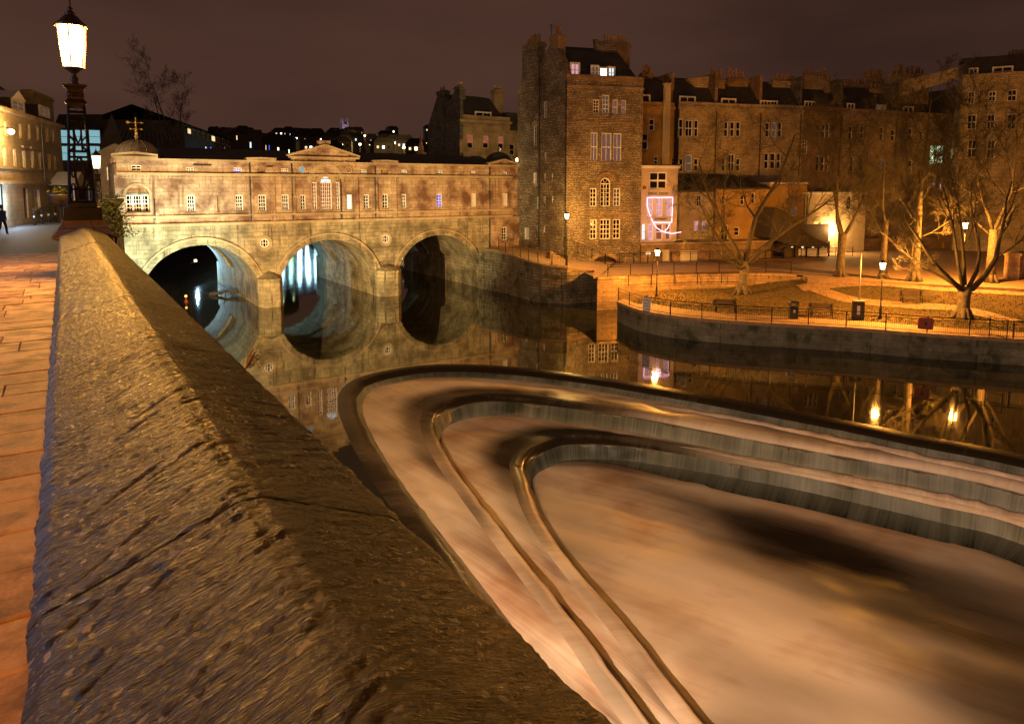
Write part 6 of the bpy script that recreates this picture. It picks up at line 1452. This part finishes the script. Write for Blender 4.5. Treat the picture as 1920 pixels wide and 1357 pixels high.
# ------------------------------------------------------------------ railings
def railing(pts, label, step=2.0, hgt=1.05, bal=.12, z_of=None, group='park railings', midrail=True):
    P = [Vector(p) for p in pts]; L_ = [0]
    for i in range(1, len(P)): L_.append(L_[-1]+(P[i]-P[i-1]).length)
    def at_(s):
        for i in range(len(P)-1):
            if s <= L_[i+1]+1e-6: return P[i].lerp(P[i+1], (s-L_[i])/max(1e-6, L_[i+1]-L_[i]))
        return P[-1]
    r = empty('railing', label, 'railing', group, loc=P[0]); n = max(1, round(L_[-1]/step)); po = None
    for k in range(n+1):
        q = at_(L_[-1]*k/n)
        if po is None: po = MB().box(q.x-.028,q.y-.028,q.z,q.x+.028,q.y+.028,q.z+hgt+.02).build('post','black_iron',r)
        else:
            c = po.copy(); COL.objects.link(c); c.parent = r; c.location = q-P[0]
    path_ = [at_(L_[-1]*k/(n*3)) for k in range(n*3+1)]
    MB().tube([q+Vector((0,0,hgt)) for q in path_], .028, 5).build('top_rail','black_iron',r)
    if midrail: MB().tube([q+Vector((0,0,hgt*.82)) for q in path_], .016, 4).build('middle_rail','black_iron',r)
    MB().tube([q+Vector((0,0,.10)) for q in path_], .018, 4).build('bottom_rail','black_iron',r)
    if bal:
        m = MB(); s = bal
        while s < L_[-1]:
            q = at_(s); m.tube([q+Vector((0,0,.1)), q+Vector((0,0,hgt*(.82 if midrail else 1)))], .009, 3, False); s += bal
        o = m.build('balusters','black_iron',r); o['kind'] = 'stuff'
    return r
qe = []
for i in range(0, 90, 1):
    d_ = (BACK[i]-QE[i]).normalized(); q = QE[i]+d_*.22; qe.append((q.x, q.y, ZQ+.06))
railing(qe[:84], 'long iron railing along the curved quay edge', 2.35)
railing([(p.x, p.y, ZP+.03) for p in RWC[2:38]], 'iron railing on top of the curved retaining wall', 2.2, bal=0)
g = []
for i in range(24):
    p = RWC[6+i]-(RWC[6+i]-V2((0,0))).normalized()*.35; g.append((p.x, p.y, ZQ+.55))
railing(g, 'handrail against the retaining wall beside the lower lawn', 2.2, hgt=.95, bal=0, midrail=False)
tp = [Vector((x, y, z+.06)) for (x, y), z in zip(qb3, [4.35,4.3,3.75,3.65,3.45,3.1,3.0])]
railing([tp[1], tp[2], tp[3], tp[4]], 'iron railing on the tall quay below the tower', 1.5, bal=.16)
p = TWR.M @ Vector((-.8,-1.6,0)); q = TWR.M @ Vector((3.6,-2.0,0)); railing([(p.x,p.y,4.9),(q.x,q.y,3.1)], 'sloping stair railing in front of the tower base', 1.5, bal=.2)
p = TWR.M @ Vector((4.0,-.9,0)); q = TWR.M @ Vector((xr+2,-1.1,0)); railing([(p.x,p.y,3.0),(q.x,q.y,3.0)], 'iron railing before the dark arch of the tower', 1.6, bal=0)
p = TWR.M @ Vector((xr+3,-1.2,0)); q = TWR.M @ Vector((xb2+10,-1.2,0)); railing([(p.x,p.y,3.0),(q.x,q.y,3.0)], 'long iron railing along the basement front and pavilion', 2.4, bal=0)
# stair at the tower foot
stp = empty('stone_stair', 'short stone stair at the foot of the tower', 'stairs', loc=TWR.M @ Vector((-1.2,-1.2,3)))
for k in range(7): MB(TWR).box(-2.2+.34*k,-1.5,2.5,-1.86+.34*k,-.3,4.5-.2*k).build('step','brown_stone',stp)

# ------------------------------------------------------------------ park furniture
def bench(u, v, dep_, rz, label):
    p = gz(u, v); r = empty('park_bench', label, 'bench', 'park benches', loc=p, rz=rz); Mx = WM[r.name]
    def pt(m): 
        m.v = [Mx @ q for q in m.v]; return m
    for k in range(4): pt(MB().box(-.85,-.22+.12*k,.43,.85,-.12+.12*k,.465)).build('seat_slat','timber',r)
    for k in range(3): pt(MB().box(-.85,.27+.02*k,.55+.14*k,.85,.30+.02*k,.66+.14*k)).build('back_slat','timber',r)
    for s in (-1, 1):
        m = MB()
        m.box(s*.7-.03,-.22,0,s*.7+.03,-.16,.43); m.box(s*.7-.03,.22,0,s*.7+.03,.28,.95); m.box(s*.7-.03,-.16,.36,s*.7+.03,.22,.42); m.box(s*.7-.03,-.24,.62,s*.7+.03,.26,.66); m.box(s*.7-.02,-.22,.43,s*.7+.02,-.17,.62)
        pt(m).build('end_frame','black_iron',r)
    return r
faceq = math.atan2(-FW.x, FW.y)
bench(1360, 586, 0, faceq-.12, 'slatted park bench on the quay path below the first bare tree'); bench(1540, 594, 0, faceq-.2, 'slatted park bench between the litter bin and the information board'); bench(1709, 568, 0, faceq-.2, 'slatted park bench up on the dark slope left of the broad tree')
p = gz(1487, 598); lb_ = empty('litter_bin', 'black litter bin with hooded top on the quay path', 'bin', loc=p, rz=faceq-.15); Mx = WM[lb_.name]
def loc_build(m, name, mat, root, Mx, smooth=False): m.v = [Mx @ q for q in m.v]; return m.build(name, mat, root, smooth)
loc_build(MB().box(-.27,-.27,.06,.27,.27,.95), 'bin_body', 'bin_black', lb_, Mx); loc_build(MB().box(-.30,-.30,.0,.30,.30,.06), 'foot', 'bin_black', lb_, Mx)
m = MB(); 
for sx in (-1, 1):
    for sy in (-1, 1): m.box(sx*.25-.03,sy*.25-.03,.95,sx*.25+.03,sy*.25+.03,1.18)
m.prism([(-.32,1.18),(.32,1.18),(.26,1.30),(-.26,1.30)],-.32,.32); loc_build(m, 'hood', 'bin_black', lb_, Mx); loc_build(MB().box(-.07,-.285,.5,.07,-.271,.7), 'emblem', 'paper_white', lb_, Mx)
p = gz(1608, 599); ib = empty('information_board', 'dark square information board with pale panel on the quay path', 'board', loc=p, rz=faceq-.2); Mx = WM[ib.name]
loc_build(MB().box(-.40,-.12,.0,.40,.12,1.28), 'cabinet', 'bin_black', ib, Mx); loc_build(MB().box(-.43,-.15,1.28,.43,.15,1.36), 'cap', 'path_stone', ib, Mx); loc_build(MB().box(-.1,-.135,.35,.1,-.121,1.0), 'panel', 'paper_white', ib, Mx)
p = gz(1609, 594); fpole = empty('flag_pole', 'tall thin bare pole behind the information board', 'pole', loc=p); m = MB(); m.tube([p, p+Vector((0,0,4.6))], [.05,.035], 7); m.build('pole','zinc',fpole); m = MB(); m.lathe([(.09,0),(.09,.25),(.05,.3)], p, 8); m.build('base','black_iron',fpole)
# life-ring box and banner on the quay railing
def on_rail(u, v, z):
    best = min(range(len(qe)), key=lambda i: abs((lambda q: CX+FPX*((q-CAM).dot(RT))/((q-CAM).dot(FW)))(Vector(qe[i]))-u)); q = Vector(qe[best]); d_ = Vector(qe[min(best+1,89)])-Vector(qe[max(best-1,0)]); return q, math.atan2(d_.y, d_.x)
q, a = on_rail(1728, 600, 0); lr = empty('life_ring_box', 'rounded dark red life-ring box fixed to the quay railing', 'box', loc=q, rz=a); Mx = WM[lr.name]
m = MB(); m.prism([(-.42+.12*math.cos(t_),.98-.12+.12*math.sin(t_)) if False else (sx*(.33+.1*math.cos(t_)), .62+sy*(.27+.1*math.sin(t_))) for sx, sy, ts in ((1,1,(0,.8,1.57)),(-1,1,(1.57,.8,0)),(-1,-1,(0,.8,1.57)),(1,-1,(1.57,.8,0))) for t_ in ts], -.2, -.04); loc_build(m, 'case', 'red_plastic', lr, Mx); loc_build(MB().box(-.05,-.23,.5,.05,-.2,.75), 'latch', 'ink', lr, Mx)
q, a = on_rail(1216, 575, 0); bn = empty('banner', 'white paper banner with dark lettering tied to the quay railing', 'sign', loc=q, rz=a); Mx = WM[bn.name]
BNF = Fr(q.x, q.y, math.degrees(a), q.z)
loc_build(MB().box(-.40,-.075,-.02,.40,-.06,1.02), 'sheet', 'paper_white', bn, Mx)
[text_mesh(a_, b_, BNF, e_, -.08, c_, 'ink', bn, width=d_, ext=.003) for a_, b_, c_, d_, e_ in (('The', .22, .76, .24, -.2), ('Boat', .22, .76, .34, .15), ('company', .2, .52, .66, 0), ('river', .16, .12, .24, -.2), ('cruises', .16, .12, .34, .14))]; loc_build(MB().box(-.37,-.079,.36,.37,-.076,.40), 'printed_line', 'ink', bn, Mx)
# folding gate frame on the quay
q, a = on_rail(1862, 600, 0); gt = empty('quay_gate', 'small open gate frame in the quay railing at the right', 'gate', loc=q, rz=a-.9); Mx = WM[gt.name]; m = MB()
for x in (0, 1.1): m.tube([(x,0,0),(x,0,1.25)], .03, 5)
for z in (.15,.7,1.25): m.tube([(0,0,z),(1.1,0,z)], .022, 5)
loc_build(m, 'gate_frame', 'black_iron', gt, Mx)
# park lamp posts
def park_lamp(p, hgt, label, power, col=(1,.38,.05), first=[None]):
    p = Vector(p)
    if first[0] is None or abs(first[0][1]-hgt) > .01:
        r = empty('park_lamp', label, 'street lamp', 'lamp posts in the park and by the tower', loc=p)
        m = MB(); m.lathe([(.14,0),(.14,.12),(.09,.2),(.10,.75),(.06,.85),(.05,1.0),(.035,hgt-.35)], p, 10); m.build('post','black_iron',r,smooth=True)
        m = MB(); m.tube([p+Vector((-.28,0,hgt-.62)), p+Vector((.28,0,hgt-.62))], .018, 5); m.build('ladder_bar','black_iron',r)
        m = MB(); m.lathe([(.035,hgt-.36),(.10,hgt-.30),(.13,hgt-.26)], p, 8); m.build('lantern_seat','black_iron',r)
        m = MB(); m.lathe([(.12,hgt-.25),(.20,hgt+.20)], p, 8); m.build('lantern_glass','lamp_park',r)
        m = MB(); m.lathe([(.23,hgt+.20),(.22,hgt+.24),(.10,hgt+.36),(.03,hgt+.40),(.02,hgt+.5)], p, 8); m.build('lantern_roof','black_iron',r)
        first[0] = (r, hgt)
    else: r = copy_tree(first[0][0], loc=p, label=label)
    for c in [c for c in r.children if c.type == 'LIGHT']: bpy.data.objects.remove(c)
    l = bpy.data.lights.new('lamp_light', 'POINT'); l.energy = power; l.color = col; l.shadow_soft_size = .2; o = bpy.data.objects.new('lamp_light', l); COL.objects.link(o); o.parent = r; o.location = (0,0,hgt+.0)
    l.use_shadow = True
    return r
def lamp_at(ub, vb, zb, vl, label, power, **k):
    p = atz(ub, vb, zb); dep_ = (p-CAM).dot(FW); h_ = atd(ub, vl, dep_).z-zb; return park_lamp(p, h_, label, power, **k)
PL = []
lamp_at(1231, 556, 1.66, 473, 'park lamp post below the restaurant at the left end of the lawn', 10500)
p = gz(1650, 597); lamp_at(1650, 597, p.z, 497, 'bright park lamp post beside the information board', 11500)
lamp_at(1803, 535, 3.0, 422, 'bright park lamp post shining through the broad tree', 19000)
lamp_at(1062, 499, 3.35, 405, 'tall lamp post at the corner of the tower', 3600, col=(1,.52,.12))
p = TWR.M @ Vector((TWR.px(1563,430,3.4)[0], 3.3, TWR.px(1563,430,3.4)[1])); wl2 = empty('wall_lamp', 'bright wall lamp on the cream house behind the trees', 'wall lamp', loc=p); m = MB(); m.lathe([(.03,-.2),(.17,-.12),(.2,0),(.14,.15),(.03,.2)], p, 10); m.build('globe','lamp_park',wl2,smooth=True); m = MB(); m.tube([p+Vector((0,0,.2)), TWR.M @ Vector((TWR.px(1563,430,3.4)[0],4.0,p.z+.3))], .03, 5); m.build('bracket','black_iron',wl2); lamp_light('wall_lamp_light', p, 2600, (1,.56,.16), wl2, .2)
p = atd(970, 300, 84); wl3 = empty('wall_lamp', 'lamp on the corner house above the right bridge dome', 'wall lamp', loc=p); m = MB(); m.lathe([(.03,-.2),(.2,-.1),(.22,0),(.14,.15),(.03,.2)], p, 10); m.build('globe','lamp_park',wl3,smooth=True); m = MB(); m.tube([p+Vector((0,0,.2)), p+Vector((.3,3,.4))], .03, 5); m.build('bracket','black_iron',wl3); lamp_light('wall_lamp_light', p-Vector((.3,1.0,-.3)), 2600, (1,.6,.2), wl3, .2)
# fallen branch and float under the first arch
dr = MB(); rg = random.Random(6); a, b = atz(395, 552, .1), atz(466, 545, .5)
for k in range(26):
    s_ = a.lerp(b, rg.random()); d_ = Vector((rg.uniform(-1.6,1.6), rg.uniform(-1.2,1.2), rg.uniform(-.1,.6))); dr.tube([s_-d_*.4, s_+Vector((0,0,.12)), s_+d_], [.05,.04,.015], 4)
dr.tube([a, a.lerp(b,.5)+Vector((0,0,.15)), b], [.18,.13,.07], 6); dr.build('fallen_branch','driftwood',label='tangle of fallen branches caught under the left arch', cat='branch')
p = atz(349, 566, .0); fl_ = empty('marker_light', 'small orange marker light on the water under the left arch', 'marker', loc=p); m = MB(); m.lathe([(.16,-.1),(.2,.06),(.06,.2),(.03,.45)], p, 10); m.build('float','red_plastic',fl_); m = MB(); m.lathe([(.02,.45),(.11,.5),(.11,.62),(.02,.68)], p, 8); m.build('bulb','orange_bulb',fl_)
# ------------------------------------------------------------------ upstream bank, hill and far lights
ub = empty('riverside_building', 'riverside building with cool white windows far upstream, mirrored under the middle arch', 'building', fr=Fr(44,158,-12,0))
UF = Fr(37,158,-14); F = Facade(UF, ub, 'far_wall'); rg = random.Random(17)
for k in range(9):
    x = .4+k*1.8
    for zz in (2.6, 5.2, 7.6):
        if rg.random() < .82: F.window(x, zz, x+rg.uniform(.35,1.0), zz+rg.uniform(1.2,2.0), 1, 1, 'upstream_glow' if rg.random() < .8 else 'upstream_green', 'far_wall', sill=False)
F.wall(0,-1,17,10.5); m = MB(UF); m.box(0,.4,-1,17,8,10.4); m.build('inner_core','far_wall',ub); F.prism('roof',[(-.3,10.5),(17.3,10.5),(15,13),(2,13)],-.3,8,'slate')
m = MB(); m.flat([(-30,150),(8,150),(34,166),(120,150),(260,150),(260,420),(-30,420)], -.5, 1.4); m.build('upstream_bank','earth',kind='structure')
# hill: a ridge of ground far behind
def hill_z(x, y):
    d_ = math.hypot(x, y); a = math.degrees(math.atan2(x, y))
    top = 41+6*math.sin(a*.11+1)+7*noise.noise(Vector((a*.06,0,3)))
    return 7+top*sm((d_-260)/420)
rows = []
for j in range(30):
    d_ = 230+j*22; rows.append([(d_*math.sin(R(a)), d_*math.cos(R(a)), hill_z(d_*math.sin(R(a)), d_*math.cos(R(a)))) for a in [-8+1.2*k for k in range(74)]])
MB().grid(rows).build('hill','hill_ground',kind='structure',smooth=True)
rows = [[(d_*math.sin(R(a)), d_*math.cos(R(a)), 6.9) for a in [-20+4*k for k in range(34)]] for d_ in (165, 236)]
MB().grid(rows).build('valley_floor','earth',kind='structure')
m = MB(); rg = random.Random(23)
for k in range(1500):
    a = R(rg.uniform(10, 44)); d_ = rg.uniform(300, 720)
    if d_ < 560 and rg.random() < .75: d_ = rg.uniform(560, 760)
    x, y = d_*math.sin(a), d_*math.cos(a); r = rg.uniform(2.2, 4.6); z = hill_z(x, y)+r*.5; n = 7; vs = []; 
    for i in range(4):
        ph = -.5+i/3*2; rr = r*math.cos(ph*.75); 
        for j in range(n): th = 2*math.pi*j/n+i; q = rr*(1+.35*(rg.random()-.5)); vs.append((x+q*math.cos(th), y+q*math.sin(th), z+r*math.sin(ph*.75)*1.2+rg.uniform(-.5,.5)))
    m.add(vs, [(i*n+j, i*n+(j+1)%n, (i+1)*n+(j+1)%n, (i+1)*n+j) for i in range(3) for j in range(n)]+[tuple(range(3*n,4*n))])
m.build('hillside_wood','far_trees',kind='stuff',label='dark woodland along the crest of the far hill',cat='wood')
# houses on the hill, each with lit windows or a lamp
HL = [(455,246,'w'),(468,250,'y'),(527,251,'w'),(541,248,'w'),(545,253,'w'),(552,252,'y'),(558,251,'y'),(556,260,'w'),(567,256,'w'),(574,252,'w'),(577,258,'w'),(573,262,'w'),(592,252,'w'),(597,252,'p'),(600,257,'c'),(602,262,'w'),(622,256,'w'),(629,251,'p'),(631,255,'w'),(623,265,'w'),(629,264,'w'),(648,253,'w'),(653,255,'y'),(661,249,'w'),(666,250,'c'),(672,249,'w'),(662,262,'w'),(667,262,'c'),(646,268,'p'),(650,264,'w'),(641,273,'y'),(684,255,'O'),(697,265,'w'),(722,257,'y'),(724,266,'w'),(736,262,'w'),(738,247,'w'),(742,268,'w'),(760,268,'p'),(757,272,'c'),(719,276,'w'),(780,279,'y'),(798,270,'O'),(805,244,'y'),(675,271,'O'),(695,272,'O'),(726,274,'O'),(757,277,'O'),(537,273,'g'),(583,277,'w'),(616,288,'w')]
hcol = {'w':'far_white','y':'lamp_far','p':'lit_pink','c':'lit_cool','O':'lamp_far','g':'lit_green'}
for k, (u, v, c) in enumerate(HL):
    d_ = 640-(v-245)*9; p = atd(u, v, d_*.93); hz = hill_z(p.x, p.y); s_ = .75 if c != 'O' else 1.0
    if c == 'O':
        r = empty('hill_lamp', {684:'amber street lamp highest on the far hillside',798:'amber street lamp on the far hill beside the grey gable',675:'leftmost amber street lamp of the lit road on the far hill',695:'second amber street lamp of the lit road on the far hill',726:'third amber street lamp of the lit road on the far hill',757:'rightmost amber street lamp of the lit road on the far hill'}[u], 'street lamp', 'street lamps on the far hill', loc=(p.x,p.y,hz)); m = MB(); m.lathe([(.05,-.6),(s_*.6,-.3),(s_*.75,0),(s_*.6,.4),(.05,.6)], p, 8); m.build('lantern','lamp_far',r); m = MB(); m.tube([(p.x,p.y,min(hz,p.z-1)),(p.x,p.y,p.z-.5)], .12, 5); m.build('post','far_dark',r); lamp_light('hill_light', p-Vector((0,3,-1)), 5000, (1,.62,.2), r, .6)
    else:
        cw = {'w':'white','y':'amber','p':'pink','c':'blue-white','g':'green'}[c]; side = 'well left of' if u < 580 else 'just left of' if u < 646 else 'just right of' if u < 700 else 'well right of'; lvl = 'high up' if v < 252 else 'halfway up' if v < 263 else 'low on'
        r = empty('hill_house', f'small far house, {cw} lit window, {lvl} the hill, {side} church tower', 'house', 'lit houses on the far hill', loc=(p.x,p.y,hz)); rgk = random.Random(k)
        wd = rgk.uniform(3.5,6); HFk = Fr(p.x, p.y, rgk.uniform(-35,0))
        zb = min(hz-1, p.z-4); m = MB(HFk); m.box(-wd,.1,zb,wd,7,p.z+2.2); m.build('wall','far_wall',r); m = MB(HFk); m.prism([(-wd-.4,p.z+2.2),(wd+.4,p.z+2.2),(wd*.6,p.z+4.6),(-wd*.6,p.z+4.6)],0,7.2); m.build('roof','far_dark',r)
        m = MB(HFk); m.box(-.55,-.02,p.z-.65,.55,.06,p.z+.65); m.build('window',hcol[c],r)
        for xx in (-wd*.6, wd*.55):
            m = MB(HFk); m.box(xx-.5,.0,p.z-.6,xx+.5,.08,p.z+.6); m.build('window','lit_warm' if rgk.random() < .25 else 'glass_dark',r)
# church tower on the crest
p = atd(646, 246, 640); ct = empty('church_tower', 'small violet floodlit church tower on the hill crest', 'church', loc=(p.x,p.y,p.z-12)); m = MB(); m.box(p.x-3,p.y-3,p.z-14,p.x+3,p.y+3,p.z+6); m.build('shaft','cream_render',ct)
for sx in (-1,1):
    for sy in (-1,1): m = MB(); m.lathe([(.8,p.z+6),(.8,p.z+8.5),(.1,p.z+12)], (p.x+sx*2.3,p.y+sy*2.3,0), 6); m.build('pinnacle','cream_render',ct)
lamp_light('church_flood', p+Vector((-9,-22,-6)), 16000, (.55,.45,1), ct, .5)

# ------------------------------------------------------------------ floodlights that light the bridge and the weir (fixed to the embankment)
def flood(loc, target, power, col, size, label, blend=.7):
    loc = Vector(loc); target = Vector(target); d_ = (target-loc).normalized(); r = empty('floodlight', label, 'floodlight', 'floodlights on the embankment', loc=loc)
    s_ = d_.cross(Vector((0,0,1))).normalized(); u_ = s_.cross(d_); m = MB(); b = loc-d_*.12
    vs = [b+s_*a_*.16+u_*c_*.12-d_*.12 for a_, c_ in ((-1,-1),(1,-1),(1,1),(-1,1))]+[b+s_*a_*.22+u_*c_*.17+d_*.06 for a_, c_ in ((-1,-1),(1,-1),(1,1),(-1,1))]
    m.add(vs, [(0,1,2,3),(0,4,5,1),(1,5,6,2),(2,6,7,3),(3,7,4,0)]); m.build('housing','bin_black',r)
    m = MB(); m.add([b+s_*a_*.2+u_*c_*.15+d_*.05 for a_, c_ in ((-1,-1),(1,-1),(1,1),(-1,1))],[(0,1,2,3)]); m.build('lens','flood_glass',r)
    m = MB(); m.tube([b, b-Vector((.5,0,.3))], .03, 5); m.build('arm','black_iron',r)
    lamp_light('flood_beam', loc+d_*.02, power, col, r, .12, 'SPOT', target, size, blend); return r
flood((4.2,43,1.4),(17,66,7.6),58000,(1,.64,.27),72,'floodlight at the foot of the embankment aimed at the middle of the bridge')
flood((4.4,47,1.2),(32,66,7.0),20000,(1,.82,.38),34,'floodlight at the foot of the embankment aimed at the right arch')
flood((5.4,57.5,2.2),(7.0,66,6.2),9500,(.50,.95,.88),80,'cool floodlight on the embankment aimed at the left arch')
flood((1.6,5.5,6.8),(19,19,-1.5),14500,(1,.64,.41),125,'floodlight on the embankment aimed across the weir')
# kerbside lamps on the street, left of the view
def kerb_lamp(p, label, power, col, glass, h_=5.4):
    p = Vector(p); sl = empty('street_lamp', label, 'street lamp', 'kerbside lamps', loc=p); m = MB(); m.lathe([(.13,0),(.13,.9),(.08,1.0),(.05,h_-.2)], p, 10); m.build('post','black_iron',sl); m = MB(); m.lathe([(.12,h_-.2),(.25,h_+.2),(.26,h_+.22)], p, 8); m.build('lantern_glass',glass,sl); m = MB(); m.lathe([(.28,h_+.22),(.1,h_+.45),(.02,h_+.6)], p, 8); m.build('lantern_roof','black_iron',sl); lamp_light('street_lamp_light', p+Vector((0,0,h_)), power, col, sl, .2)
kerb_lamp((-6.0,-3.5,8.75), 'sodium street lamp at the near kerb', 4600, (1,.34,.045), 'lamp_hot', 4.2)
kerb_lamp((-9.5,21,8.6), 'added cool white street lamp on the far kerb', 3000, (.42,.58,1), 'lamp_cool')  # added for bluish glints on the coping
# cool lamp added upstream to light the vaults from behind
flood((13.5,90,2.2),(23,74,4.5),6500,(.45,.80,1),95,'added cool floodlight upstream of the bridge')
for o in bpy.data.objects:                      # posts and panes are parts: only top-level things carry a category
    if o.parent is not None and 'category' in o: del o['category']
